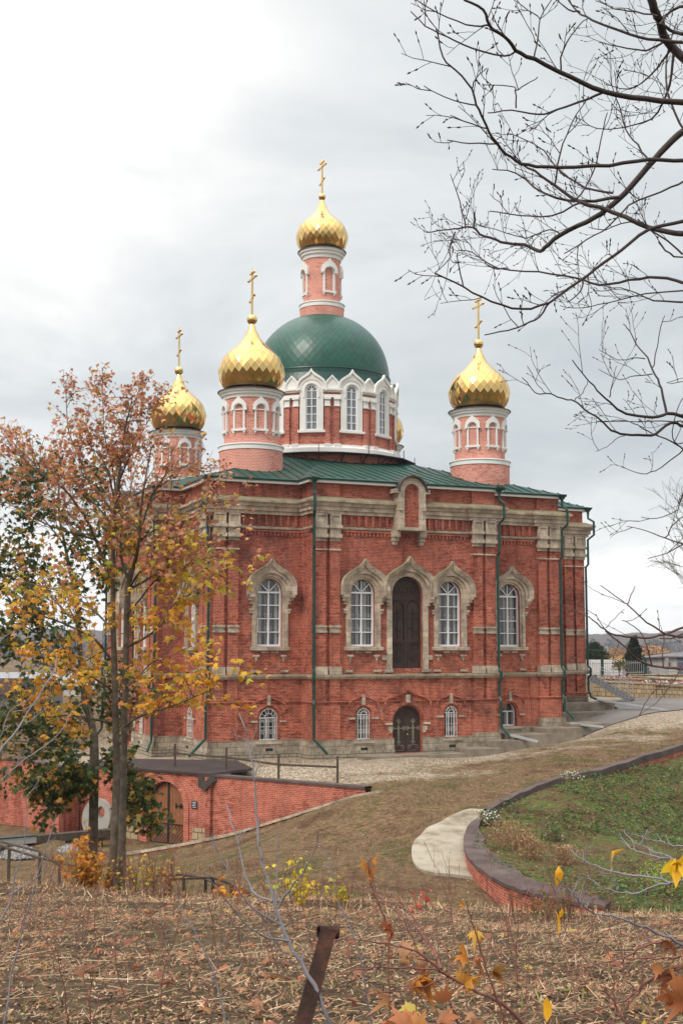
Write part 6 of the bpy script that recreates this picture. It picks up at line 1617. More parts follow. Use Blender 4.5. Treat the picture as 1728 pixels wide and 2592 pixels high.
# small bush by the fence
bb = at(1566, 1708, 106); bh_ = empty('garden_bush', bb, 0, 'small round olive bush on a thin stem before the white sheet fence', 'bush')
mb = MB(); mb.tube([bb-Vector((0, 0, .3)), bb+Vector((0, 0, .6))], .04, 5); child(mb.build('stem', M['bark']), bh_)
n = 50; o = crownmass('crown', np.stack([bb.x+rsx.normal(0, .32, n), bb.y+rsx.normal(0, .3, n), bb.z+.75+rsx.normal(0, .22, n)], 1), np.full((n, 3), .4), np.array([(.12, .10, .03), (.16, .11, .04), (.09, .09, .03)])[rsx.randint(0, 3, n)], 'x', leafn=14, lsz=.3); child(o, bh_)
# stone flower terraces
def terrace(u0, v0, u1, v1, Y0, Y1, h, label, flowers=None, dep=2.0, th=.5):
    a, b = at(u0, v0, Y0), at(u1, v1, Y1); f = Lf(Vector((a.x, a.y)), Vector((b.x, b.y))); z0, z1 = a.z, b.z
    T = empty('stone_terrace', a, 0, label, 'stone terrace', 'stone flower terraces by the drive'); mb = MB(); r_ = random.Random(int(u0))
    n = max(3, int(f.L/1.2))
    for k in range(n):
        s0, s1 = f.L*k/n, f.L*(k+1)/n; za = z0+(z1-z0)*(k+.5)/n+r_.uniform(-.02, .02); dd = r_.uniform(-.05, .05)
        fbox(mb, f, s0+.01, s1-.01, za-h-.5, za-.08, -th, dd)
    child(mb.build('stonework', M['fieldstone']), T)
    mb = MB()
    for k in range(n):
        s0, s1 = f.L*k/n, f.L*(k+1)/n; za = z0+(z1-z0)*(k+.5)/n; fbox(mb, f, s0, s1-.015, za-.08, za+r_.uniform(-.01, .01), -th-.05, .08)
    child(mb.build('cap_stones', M['fieldstone']), T)
    mb = MB(); mb.face([f(0, -th, z0-.10), f(f.L, -th, z1-.10), f(f.L, -dep-th, z1-.05), f(0, -dep-th, z0-.05)]); child(mb.build('soil_bed', M['concrete'] if flowers is None else M['soil']), T)
    if flowers:
        V = []; Cc = []
        n = int(f.L*26)
        P = []; 
        for k in range(n): P.append(f(r_.uniform(flowers[0], flowers[1])*f.L, -th-r_.uniform(.1, dep*.9), (z0+z1)/2+.08+r_.uniform(-.05, .12)))
        cols = [r_.choice([(.80, .78, .74), (.80, .78, .74), (.55, .03, .14), (.05, .08, .02), (.62, .08, .2)]) for _ in P]
        o = leaves('flowers', P, .17, cols, None, r_, 0, True, M['col'], True); child(o, T)
M['soil'] = plain('dark_soil', (.06, .04, .025), (.10, .07, .045), .95, 4)
terrace(1500, 1722, 1728, 1736, 100, 92, .95, 'nearest tan stone terrace wall, with white and crimson flowers along its top', (.35, 1), 3)
terrace(1520, 1716, 1640, 1718, 103, 101, .35, 'low stone terrace with white flowers at its left end, just behind the nearest one', (0, .5), 2)
terrace(1590, 1711, 1760, 1722, 105, 99, .5, 'middle stone terrace of pale blocks left of the flower rows', None, 2)
terrace(1523, 1712, 1592, 1711, 107, 107, .3, 'short stone terrace in front of the spruce foot', None, 2)
terrace(1590, 1707, 1780, 1706, 109, 107, .4, 'topmost stone terrace, right below the picket fence', None, 1.5)
# metal outside stair at the end of the right arm
st0, st1 = at(1479, 1711, 88), at(1594, 1774, 88.5)
ms_ = empty('metal_stair', st1, 0, 'grey open tread metal staircase with thin handrails at the far right end of the church', 'staircase')
wid = Vector((.55, 1.25, 0)); mb = MB()
for w_ in (Vector((0, 0, 0)), wid): mb.beam(st0+w_, st1+w_, .06, .28)
child(mb.build('stringer', M['steelgrey']), ms_); mb = MB()
for k in range(13): p = st0.lerp(st1, (k+.5)/13); mb.beam(p+Vector((0, 0, -.05)), p+wid+Vector((0, 0, -.05)), .30, .035)
child(mb.build('treads', M['wood']), ms_); mb = MB()
for w_ in (Vector((0, 0, 0)), wid):
    u_ = Vector((0, 0, 1.05)); mb.tube([st0+w_+u_, st1+w_+u_], .022, 6); mb.tube([st0+w_+u_*.5, st1+w_+u_*.5], .015, 5)
    for t in (.02, .35, .68, .97): p = st0.lerp(st1, t)+w_; mb.tube([p, p+u_], .02, 5)
child(mb.build('handrail', M['zinc']), ms_)
mb = MB(); mb.tube([cw(10.4, -10.75, -.2), cw(10.9, -11.4, -.6), at(1480, 1643, 88), at(1530, 1648, 100), at(1580, 1645, 108), at(1660, 1632, 112), at(1800, 1610, 116)], .02, 4)
tag(mb.build('overhead_cable', M['iron']), 'thin black cable slung from the right corner of the church to the right', 'cable')
# ================================================================ LEFT BACKGROUND
M['paleroof'] = plain('pale_roof_sheet', (.24, .24, .245), (.33, .33, .335), .8, 1)
M['greysheet'] = plain('grey_corrugated_sheet', (.16, .15, .16), (.20, .19, .20), .5, 2, metal=.2)
l0, l1 = at(-40, 1800, 118), at(88, 1790, 118); lf = Lf(Vector((l0.x, l0.y)), Vector((l1.x, l1.y)))
hb_ = empty('grey_hall', l0, 0, 'low grey corrugated hall behind the maples at the left edge', 'building'); mb = MB(); zt = at(40, 1757, 118).z; fbox(mb, lf, -8, lf.L, l0.z-2, zt, -12, 0)
child(mb.build('wall', M['greysheet']), hb_); mb = MB(); q = [lf(-8.5, .4, zt), lf(lf.L+.4, .4, zt), lf(lf.L+.4, -6, zt+1.3), lf(-8.5, -6, zt+1.3)]; mb.face(q); q2 = [lf(-8.5, -12.4, zt), lf(lf.L+.4, -12.4, zt)]; mb.face([q[3], q[2], q2[1], q2[0]]); mb.face([q[1], q2[1], q[2]]); child(mb.build('roof', M['rust']), hb_)
for i, (u, v, Y, w, h, lab) in enumerate([(95, 1745, 190, 14, 2.6, 'long white roofed house behind the grey hall'), (150, 1750, 230, 12, 2.4, 'small white roofed house further right behind the maple stems'), (-5, 1735, 260, 14, 3, 'pale house with a white roof at the far left edge')]):
    a = at(u, v, Y); H_ = empty('far_house', (a.x, a.y, a.z-2), 0, lab, 'house', 'far houses on the left'); mb = MB(); mb.box((a.x, a.y+3, a.z-.8), (w, 6, 2.6)); child(mb.build('wall', M['whitebrick']), H_)
    mb = MB(); mb.face([(a.x-w/2-.4, a.y-.3, a.z+.5), (a.x+w/2+.4, a.y-.3, a.z+.5), (a.x+w/2+.4, a.y+3, a.z+.5+h*.7), (a.x-w/2-.4, a.y+3, a.z+.5+h*.7)]); mb.face([(a.x+w/2+.4, a.y+6.3, a.z+.5), (a.x-w/2-.4, a.y+6.3, a.z+.5), (a.x-w/2-.4, a.y+3, a.z+.5+h*.7), (a.x+w/2+.4, a.y+3, a.z+.5+h*.7)]); child(mb.build('roof', M['paleroof']), H_)
# ================================================================ YARD AND FENCES
def rail_fence(name, posts, rails, label, h=1.05, group=None, r=.05, cat='fence', mat='wood'):
    T = empty(name, posts[0], 0, label, cat, group)
    for p in posts:
        mb = MB(); mb.beam(Vector(p)-Vector((0, 0, .4)), Vector(p)+Vector((0, 0, h)), r*2, r*2, Vector((1, 0, 0))); child(mb.build('post', M[mat]), T)
    for k in rails:
        mb = MB()
        for a, b in zip(posts, posts[1:]): mb.beam(Vector(a)+Vector((0, 0, k)), Vector(b)+Vector((0, 0, k)), .035, .09)
        child(mb.build('rail', M[mat]), T)
    return T
pp = [atz(443, 1941, -5.58), atz(573, 1952, -5.6), atz(705, 1972, -5.65), atz(854, 1979, -5.66)]
rail_fence('rail_fence', pp, (.62,), 'leaning grey post and rail fence along the top of the terrace', 1.08, 'fences on the terrace edge')
rail_fence('rail_fence', [atz(-20, 1915, -5.6), atz(2, 1915, -5.6), atz(107, 1925, -5.6), atz(230, 1930, -5.6)], (.35, .85), 'post and rail fence above the brick wall at the left edge', 1.3, 'fences on the terrace edge')
# wooden handrails going down the bank
def hand(pts, lab, h=1.0):
    T = empty('wooden_handrail', pts[0], 0, lab, 'handrail', 'wooden handrails on the bank')
    for p in pts: mb = MB(); mb.beam(Vector(p)-Vector((0, 0, .6)), Vector(p)+Vector((0, 0, h)), .075, .075, Vector((1, 0, 0))); child(mb.build('post', M['wood']), T)
    for a, b in zip(pts, pts[1:]): mb = MB(); mb.beam(Vector(a)+Vector((0, 0, h)), Vector(b)+Vector((0, 0, h)), .09, .05); child(mb.build('rail', M['wood']), T)
hand([at(395, 2290, 36), at(465, 2288, 36), at(520, 2300, 35), at(560, 2322, 34)], 'left wooden handrail of the path behind the bushes', .78)
hand([at(430, 2304, 34), at(538, 2300, 34), at(585, 2318, 33), at(630, 2345, 32)], 'right wooden handrail of the path behind the bushes', .78)
hand([at(-60, 2205, 38), at(22, 2240, 37.2), at(100, 2265, 36.5), at(196, 2290, 35.5)], 'sloping wooden handrail at the left edge above the gravel yard', 1.0)
hand([at(-60, 2180, 42), at(100, 2225, 39), at(150, 2262, 38)], 'second lower wooden handrail behind the left one', .8)
# long trough on trestles
a, b = atz(-40, 2135, -8.3), atz(300, 2105, -8.35)
tr_ = empty('long_trough', a, 0, 'long weathered beam with a green painted end laid across the yard on trestles', 'beam'); mb = MB(); m1_ = a.lerp(b, .36); mb.beam(m1_, b, .5, .32); child(mb.build('beam', M['wood']), tr_)
mb = MB(); mb.beam(a, m1_, .45, .28); child(mb.build('white_box', M['zinc']), tr_); mb = MB(); mb.beam(a+Vector((0, 0, .17)), m1_+Vector((0, 0, .17)), .55, .05); child(mb.build('green_lid', M['greenpaint']), tr_)
for t in (.15, .38, .62, .85): mb = MB(); p = a.lerp(b, t); mb.box(p-Vector((0, 0, .45)), (.3, .3, .6)); child(mb.build('trestle', M['wood']), tr_)
# gravel heaps
def heap(u0, u1, v0, v1, label, seed):
    r_ = np.random.RandomState(seed); c = atz((u0+u1)/2, v1, -8.9); w = (u1-u0)/F_PX*c.y*.5; h = w*.38; n = 2600
    a = r_.rand(n)*6.283; q = np.sqrt(r_.rand(n)); x = c.x+np.cos(a)*q*w; y = c.y+.6+np.sin(a)*q*w*.8; z = -8.92+h*(1-q**1.5)+vnoise(x, y, .3, 3)*.06
    P = np.stack([x, y, z], 1); s = r_.uniform(.03, .09, n); o8 = np.array([(1, 0, 0), (-1, 0, 0), (0, 1, 0), (0, -1, 0), (0, 0, 1), (0, 0, -1)])
    V = P[:, None]+(o8[None]*r_.uniform(.6, 1.3, (n, 6, 1)))*s[:, None, None]; T = np.array([(0, 2, 4), (2, 1, 4), (1, 3, 4), (3, 0, 4), (2, 0, 5), (1, 2, 5), (3, 1, 5), (0, 3, 5)])
    F = (np.arange(n)[:, None, None]*6+T[None]).reshape(-1, 3); g_ = r_.uniform(.10, .34, n); C_ = np.repeat(np.stack([g_, g_*.93, g_*.88], 1), 8, 0)
    tag(np_mesh('gravel_heap', V.reshape(-1, 3), F, M['col'], C_), label, 'gravel heap', 'gravel heaps in the yard')
heap(-20, 108, 2142, 2172, 'left heap of pale crushed stone in the yard', 1); heap(118, 222, 2135, 2166, 'right heap of pale crushed stone in the yard, nearer the maple stems', 2)
# ================================================================ FOREGROUND
rs7 = np.random.RandomState(77)
def litter(name, n, y0, y1, L0, L1, w, cols, label, cat, ypow=1.0, dens=None, lift=.02, tilt=.12, orient=None):
    y = y0+(y1-y0)*rs7.rand(n)**ypow; x = (rs7.rand(n)*2-1)*(y*.30+1.2)
    if dens is not None: k = dens(x, y) > rs7.rand(n); x, y = x[k], y[k]; n = len(x)
    z = zg(x, y)+vnoise(x, y, 1.1, 1)*.10+vnoise(x, y, .5, 2)*.05+lift*rs7.rand(n)
    L = rs7.uniform(L0, L1, n); a = rs7.rand(n)*6.283 if orient is None else rs7.normal(0, orient, n); ti = np.abs(rs7.normal(0, tilt, n))
    d = np.stack([np.cos(a)*np.cos(ti), np.sin(a)*np.cos(ti), np.sin(ti)], 1); s = np.stack([-np.sin(a), np.cos(a), rs7.normal(0, .5, n)], 1)
    P = np.stack([x, y, z], 1); W = (w*rs7.uniform(.6, 1.4, n))[:, None]
    V = np.stack([P-s*W, P+s*W, P+d*L[:, None]+s*W*.5, P+d*L[:, None]-s*W*.5], 1).reshape(-1, 3)
    C_ = np.array(cols)[rs7.randint(0, len(cols), n)]*rs7.uniform(.65, 1.3, (n, 1))
    o = np_mesh(name, V, np.arange(4*n).reshape(-1, 4), M['col'], C_); return tag(o, label, cat, None, 'stuff')
patch = lambda x, y: np.clip(.55+vnoise(x, y, 1.7, 12)*1.6+vnoise(x, y, .6, 13)*.8, .05, 1)
lit_ = lambda x, y: np.clip(.5+vnoise(x, y, 2.3, 12)*1.7+vnoise(x, y, .7, 13)*1.3, .02, 1)
litter('straw', 60000, 4.8, 28, .03, .12, .0019, [(.42, .28, .16), (.34, .205, .115), (.26, .145, .08), (.52, .37, .235), (.19, .10, .06)], 'cut straw lying over the near bank', 'straw', 1.05, lit_, .05, .22, 1.3)
litter('straw', 1800, 6.5, 28, .12, .38, .0022, [(.46, .33, .20), (.36, .23, .13), (.52, .40, .26)], 'long dry stalks flattened over the near bank', 'straw', 1.0, None, .06, .08, 1.2)
litter('straw', 130000, 4.8, 27, .010, .036, .0045, [(.32, .16, .09), (.24, .11, .06), (.38, .22, .13), (.13, .075, .048), (.13, .125, .05), (.44, .31, .20), (.20, .12, .07)], 'crumbled dry leaves scattered over the near bank', 'leaf litter', 1.0, lambda x, y: np.clip(.62+vnoise(x, y, 1.6, 17)*1.6+vnoise(x, y, .5, 18)*.8, .04, 1), .05, .35)
litter('grass', 9000, 4.8, 28, .03, .10, .004, [(.13, .17, .04), (.22, .22, .07), (.17, .14, .05)], 'short green shoots between the straw', 'grass', 1.0, lambda x, y: np.clip(vnoise(x, y, 1.3, 31)*2.2, 0, 1), .02, 1.0)
litter('straw', 2600, 17.5, 26.5, .05, .20, .005, [(.55, .38, .20), (.45, .26, .13), (.62, .46, .28)], 'upright dry stubble on the lip of the bank', 'stubble', .6, None, .02, .8)
# fallen maple leaves
n = 1500; y = rs7.uniform(5, 27, n); x = (rs7.rand(n)*2-1)*(y*.3+1); k = np.clip((-x+3)/8+.25, .1, 1) > rs7.rand(n); x, y = x[k], y[k]
P = np.stack([x, y, zg(x, y)+vnoise(x, y, 1.1, 1)*.10+.05], 1)
rl = random.Random(4); o = leaves('fallen_leaves', P, .095, pick([((.36, .14, .07), 4), ((.40, .19, .09), 3), ((.48, .33, .08), .7), ((.25, .10, .055), 3)], len(P), rl), None, rl, 0, False, None, True); tag(o, 'fallen brown and orange maple leaves on the near bank', 'fallen leaves', None, 'stuff')
# fallen pale leaves sprinkled over the lawn
n = 4200; y = rs7.uniform(34, 66, n); x = rs7.uniform(-14, 22, n); k = ~inpoly(x, y, YARD); x, y = x[k], y[k]
P = np.stack([x, y, zg(x, y)+vnoise(x, y, 2.5, 3)*.06+.04], 1); o = leaves('fallen_leaves', P, .09, pick([((.36, .26, .17), 4), ((.32, .15, .07), 3), ((.50, .41, .31), 1.5)], len(P), rl, .2), None, rl, 0, True, None, True); tag(o, 'pale fallen leaves scattered over the lawn and the slope', 'fallen leaves', None, 'stuff')
# green cover in the walled bed
n = 60000; y = rs7.uniform(31, 68, n); x = rs7.uniform(3, 24, n); dn = np.clip((vnoise(x, y, 3.2, 41)+vnoise(x, y, 1.3, 42)*.8+.20-(y-48)*.012)*3, 0.02, 1); k = inpoly(x, y, GARD) & (dn > rs7.rand(n)); x, y = x[k], y[k]
gz_ = gtps(x, y); hgt = np.clip(vnoise(x, y, .8, 44)+.5, 0, 1)*.34*(rs7.rand(len(x)))
P = np.stack([x, y, gz_+.03+hgt], 1); o = leaves('ground_cover', P, .16, pick([((.075, .13, .03), 4), ((.12, .18, .04), 3), ((.04, .08, .022), 3), ((.22, .21, .05), 1.0), ((.16, .11, .055), 1.2)], len(P), rl, .25), None, rl, .2, True, None, True); tag(o, 'low green leafy ground cover in the walled bed', 'ground cover', None, 'stuff')
n = 70000; y = rs7.uniform(34, 70, n); x = rs7.uniform(-8, 24, n); dn = np.clip(.25+vnoise(x, y, 4, 51)*1.6+vnoise(x, y, 1.2, 52)*1.2-np.clip((y-58)/8, 0, .4), 0, 1); k = (dn > rs7.rand(n)) & ~inpoly(x, y, YARD); x, y = x[k], y[k]; n = len(x)
z = zg(x, y)+vnoise(x, y, 2.5, 3)*.06*(~inpoly(x, y, GARD)); a = rs7.rand(n)*6.28; L = rs7.uniform(.05, .15, n); W = .012
s = np.stack([np.cos(a), np.sin(a), 0*a], 1)*W; tipv = np.stack([x+rs7.normal(0, .04, n), y+rs7.normal(0, .04, n), z+L], 1); Bp = np.stack([x, y, z], 1)
o = np_mesh('grass', np.stack([Bp-s, Bp+s, tipv], 1).reshape(-1, 3), np.arange(3*n).reshape(-1, 3), M['col'], np.array([(.085, .10, .03), (.16, .12, .055), (.24, .165, .09), (.16, .095, .05), (.30, .215, .13)])[rs7.randint(0, 5, n)]); tag(o, 'thin grass tufts on the lawn slope', 'grass', None, 'stuff')
# dry tufts and white flowers in the bed
def tuft(u, v, w, h, cols, label, n=500, name='dry_tuft', simple=True):
    p = at(u, v, 45)
    for _ in range(10): p = atz(u, v, zgs(p.x, p.y))
    r_ = random.Random(int(u)); mb = MB()
    for k in range(70):
        q = Vector((p.x+r_.gauss(0, w*.3), p.y+r_.gauss(0, w*.3), p.z)); e = q+Vector((r_.gauss(0, .12), r_.gauss(0, .12), h*r_.uniform(.5, 1))); mb.tube([q, q.lerp(e, .5)+rv(r_, .03), e], .006, 3, False)
    T = empty(name, p, 0, label, 'tuft', 'tall tufts in the walled bed'); child(mb.build('stems', M['strawstem']), T)
    P = [Vector((p.x+r_.gauss(0, w*.36), p.y+r_.gauss(0, w*.36), p.z+h*r_.uniform(.15, 1))) for _ in range(n)]
    o = leaves('foliage', P, .07, pick(cols, n, r_, .2), None, r_, 0, True, M['col']); child(o, T)  # seed heads on the dry tufts, leaves and flowers on the clumps
M['strawstem'] = plain('dry_stem', (.30, .18, .09), (.22, .12, .06), .8, 6)
brn = [((.34, .20, .10), 3), ((.42, .26, .14), 2), ((.26, .15, .07), 2)]
tuft(1282, 2150, .75, .95, brn, 'broad tan dry tuft just inside the curve of the coping'); tuft(1342, 2175, .6, .75, brn, 'tan dry tuft second from the curve of the coping'); tuft(1430, 2190, .45, .65, brn, 'small tan dry tuft furthest right in the bed'); tuft(1325, 2145, .4, .6, brn, 'thin tan tuft behind the broad one')
tuft(1238, 2090, .5, .55, [((.75, .75, .70), 2), ((.07, .13, .03), 4)], 'green clump with white flowers at the left rim of the bed', 500, 'flower_clump'); tuft(1444, 1975, .5, .35, [((.72, .72, .68), 2), ((.07, .13, .03), 3)], 'low green clump with white flowers along the upper coping', 400, 'flower_clump'); tuft(1400, 2128, .5, .5, [((.06, .12, .03), 5), ((.7, .7, .6), .3)], 'dark green feathery clump in the middle of the bed', 600, 'flower_clump')
tuft(1700, 2265, 1.3, .9, [((.20, .30, .04), 4), ((.13, .22, .03), 3), ((.32, .34, .05), 1)], 'bright yellow green bush at the right edge of the bed', 1500, 'green_bush')
# ---- bushes and saplings at the lip of the bank
def bush(u, v, Y, w, h, cols, label, n=260, stems=26, size=.12, smat='redtwig', name='bush', cat='bush', simple=False):
    p = at(u, v, Y); p.z = zgs(p.x, p.y); r_ = random.Random(int(u*3+v)); T = empty(name, p, 0, label, cat); mb = MB(); tips = []
    for k in range(stems):
        q = Vector((p.x+r_.gauss(0, w*.22), p.y+r_.gauss(0, w*.15), p.z-.05)); d = Vector((r_.gauss(0, .22), r_.gauss(0, .2), 1)).normalized()
        grow(mb, q, d, h*r_.uniform(.6, 1.05), .008, 1, tips, r_, .4, 4, 3, .5, .0035, 4, .4)
    child(mb.build('stems', M[smat]), T)
    P = [tips[r_.randrange(len(tips))][0].lerp(p, r_.uniform(0, .5))+rv(r_, .08) for _ in range(n)]
    o = leaves('foliage', P, size, pick(cols, n, r_, .2), None, r_, .5, simple); child(o, T)
orr = [((.62, .26, .03), 4), ((.68, .34, .04), 3), ((.50, .18, .03), 2), ((.30, .26, .05), .8)]
bush(215, 2262, 25.5, 1.0, 1.05, orr, 'orange leaved maple bush at the left foot of the tall maple', 420, 12, .11); bush(252, 2240, 25.8, .5, .9, orr, 'narrow orange leaved shoot close against the maple trunk', 180, 6, .11)
bush(365, 2278, 25, 1.5, .85, [((.55, .40, .05), 3), ((.42, .34, .06), 3), ((.62, .30, .04), 1.5), ((.20, .22, .05), 1)], 'thin twiggy bush with yellow leaves right of the tall maple', 210, 34, .075); bush(420, 2285, 24.5, .9, .8, [((.55, .26, .05), 3), ((.45, .30, .06), 2)], 'thin reddish stemmed bush furthest right of the tall maple', 90, 24, .07)
bush(585, 2302, 23, .55, .45, orr, 'low orange leaved seedling on the lip of the bank', 60, 6, .11); bush(775, 2300, 21, .7, .75, [((.70, .50, .03), 4), ((.60, .50, .05), 2)], 'yellow leaved seedling on the lip of the bank left of centre', 110, 8, .10); bush(855, 2300, 21, .5, .6, [((.68, .50, .04), 4), ((.45, .45, .06), 2)], 'smaller yellow seedling beside the first one', 60, 6, .09)
bush(1068, 2310, 19.5, .22, .55, [((.75, .05, .035), 4), ((.65, .10, .05), 2)], 'tiny scarlet maple seedling on the lip of the bank', 18, 2, .08, name='seedling', cat='seedling')
bush(1400, 2345, 19, 1.4, .6, [((.10, .14, .03), 4), ((.22, .20, .05), 2), ((.30, .16, .06), 2)], 'low tangled green weeds below the end of the coping', 380, 40, .07, name='weed_clump', cat='weeds', simple=True)
# thin dry weeds, uncountable
mb = MB(); r_ = random.Random(61)
for k in range(210):
    y = r_.uniform(5.2, 22); x = r_.uniform(-.3, .3)*y*1.0; z = zgs(x, y); h = r_.uniform(.2, .75) if y < 14 else r_.uniform(.4, 1.1)
    q = Vector((x, y, z)); tt = []; grow(mb, q, Vector((r_.gauss(0, .12), r_.gauss(0, .12), 1)).normalized(), h, .0032, 1 if r_.random() < .6 else 0, tt, r_, .5, 5, 4, .45, .0018, 3, .35)
o = mb.build('dry_weeds', M['redtwig']); tag(o, 'thin dry weed stalks standing on the near bank', 'dry weeds', None, 'stuff')
# ---- rusty post
pb, pt = at(733, 2710, 5.05), at(829, 2364, 5.4)
po = empty('steel_post', pb, 0, 'leaning rusty square steel post with a pipe stub welded on its top', 'post'); mb = MB(); ax = (pt-pb).normalized(); mb.beam(pb-ax*.3, pt, .062, .062, Vector((0, 1, 0)))
child(mb.build('shaft', M['rust']), po); mb = MB(); c = pt+ax*.008; d = Vector((1, .35, -.12)).normalized()
for k in range(14):
    a0_, a1_ = 2*math.pi*k/14, 2*math.pi*(k+1)/14; e1 = d.orthogonal().normalized(); e2 = d.cross(e1)
    def Q(a, rr, s_): return c+(e1*math.cos(a)+e2*math.sin(a))*rr+d*s_
    for rr in (.026, .020): mb.face([Q(a0_, rr, -.042), Q(a1_, rr, -.042), Q(a1_, rr, .042), Q(a0_, rr, .042)] if rr > .022 else [Q(a0_, rr, .042), Q(a1_, rr, .042), Q(a1_, rr, -.042), Q(a0_, rr, -.042)])
    for s_ in (-.042, .042): mb.face([Q(a0_, .026, s_), Q(a1_, .026, s_), Q(a1_, .020, s_), Q(a0_, .020, s_)])
child(mb.build('pipe_stub', M['rust']), po)
# ---- saplings drawn by hand
def sapling(name, label, stems, Y, mat, lv=None, cat='sapling', tipmat=None, group=None):
    u, v = stems[0][0][0]; b = at(u, v, Y); gz = zgs(b.x, b.y); T = empty(name, (b.x, b.y, gz), 0, label, cat, group); mb = MB()
    for k, (pts, a, c_, dy) in enumerate(stems):
        P = path3(pts, Y, Y+dy)
        if k == 0 and P[0].z > gz: P = [Vector((P[0].x+(P[0].x-P[1].x)*.6, P[0].y, min(gz-.05, P[0].z-.05)))]+P
        rj = random.Random(k*31+len(pts)); P = [q+rv(rj, .0035*Y/4) if 0 < i_ < len(P)-1 else q for i_, q in enumerate(P)]
        rr_ = rads(len(P), a*.92*Y/F_PX/2, c_*.85*Y/F_PX/2); mb.tube(P, [r0_*rj.uniform(.88, 1.2) for r0_ in rr_], 6, False)
        for i_ in range(2, len(P)-1, 2):
            d_ = (P[i_+1]-P[i_]).normalized(); s2_ = d_.cross(rv(rj)).normalized(); e_ = P[i_]+(d_*.7+s2_)*rj.uniform(.006, .03)*Y/4
            mb.tube([P[i_], e_, e_+d_*.006*Y/4], [rr_[i_]*.7, rr_[i_]*.5, rr_[i_]*.1], 4, False)
    child(mb.build('stem', M[mat], None, True), T)
    if lv:
        r_ = random.Random(len(stems)*7); P = [at(u_, v_, Y_) for u_, v_, s_, Y_, c_ in lv]
        o = leaves('foliage', P, np.array([s_*1.35/F_PX*Y_ for u_, v_, s_, Y_, c_ in lv]), [c_ for *_, c_ in lv], None, r_, 1.25, simple='yellow leaves' in label, narrow=.72, curl=1.9); child(o, T)
    return T
sapling('sapling', 'slender blue grey leafless sapling with upswept shoots in front of the gate wall', [
 ([(836, 2592), (796, 2495), (744, 2408), (710, 2328), (690, 2265), (664, 2184), (655, 2120), (648, 2030), (644, 1960), (632, 1897), (625, 1850), (605, 1805)], 13, 3, .3),
 ([(710, 2340), (664, 2316), (618, 2276), (589, 2225), (549, 2150), (535, 2110)], 6, 2.5, -.1), ([(690, 2282), (647, 2265), (624, 2219), (607, 2150), (585, 2080), (573, 2035)], 6, 2.5, .2), ([(704, 2300), (733, 2253), (767, 2207), (796, 2150), (806, 2108)], 6, 2.5, -.2),
 ([(730, 2382), (652, 2362), (589, 2300), (515, 2207)], 6, 2.5, -.3), ([(744, 2410), (700, 2400), (672, 2330), (668, 2318)], 4, 2.5, 0), ([(700, 2280), (740, 2255), (762, 2240)], 4, 2, 0), ([(697, 2300), (700, 2220), (704, 2110)], 4, 2.5, .1), ([(632, 1897), (640, 1870), (648, 1835)], 4, 2, 0), ([(630, 1880), (600, 1862), (590, 1845)], 3, 2, 0), ([(645, 1960), (660, 1920), (668, 1905)], 3, 2, 0), ([(604, 2140), (620, 2105), (635, 2100)], 3, 2, 0), ([(549, 2150), (540, 2140), (520, 2105)], 3, 2, 0)], 5.2, 'greytwig', group='leafless saplings on the near bank')
cq = crop(1400, 2100, 4.78)
sapling('sapling', 'spreading blue grey shoots with a few yellow leaves at the lower right edge', [
 (cq([(1900, 1700), (1568, 1400), (1330, 1280), (1130, 1190), (900, 1100), (700, 1045), (520, 1020), (400, 950), (320, 870), (230, 770), (150, 690), (40, 590)]), 8, 3, -.2), (cq([(1900, 700), (1568, 620), (1430, 635), (1230, 590), (960, 550), (700, 500), (540, 450), (390, 380), (270, 310), (180, 210)]), 8, 2.5, .3),
 (cq([(1430, 635), (1200, 690), (1020, 765), (820, 755), (620, 700), (480, 620), (390, 510)]), 6, 2.5, .1), (cq([(1900, 560), (1568, 420), (1400, 350), (1250, 330), (1050, 270), (940, 220), (860, 150), (790, 40)]), 6, 2.5, .2), (cq([(1568, 420), (1300, 300), (1060, 190), (930, 110), (850, 0)]), 5.5, 2.5, .4), (cq([(1900, 280), (1568, 210), (1400, 180), (1240, 135), (1080, 95), (940, 50)]), 5, 2.5, .2),
 (cq([(385, 380), (390, 260), (415, 185)]), 4, 2.5, 0), (cq([(320, 870), (345, 740), (375, 620)]), 4.5, 3, 0), (cq([(400, 950), (430, 880), (440, 840)]), 4, 3, 0), (cq([(710, 500), (715, 390), (740, 310)]), 4, 2, 0), (cq([(710, 510), (640, 530), (530, 550)]), 3.5, 2, 0), (cq([(1055, 190), (1090, 90), (1140, 0)]), 4.5, 3, 0), (cq([(770, 740), (770, 680), (730, 590)]), 4, 2, 0), (cq([(230, 770), (290, 650), (335, 600)]), 4, 2.5, 0)], 3.6, 'greytwig',
 [(1417, 2190, 36, 3.6, (.75, .36, .02)), (1409, 2295, 52, 3.4, (.78, .40, .02)), (1425, 2300, 24, 3.4, (.78, .40, .02)), (1565, 2135, 52, 3.8, (.75, .38, .02)), (1700, 2170, 46, 3.5, (.75, .45, .02)), (1715, 2165, 46, 3.5, (.75, .42, .02)), (1724, 2175, 44, 3.5, (.72, .45, .02)), (1727, 2160, 40, 3.5, (.75, .45, .02)), (1385, 2520, 46, 3.3, (.75, .38, .02)), (1640, 2580, 40, 3.3, (.68, .48, .06))], group='leafless saplings on the near bank')
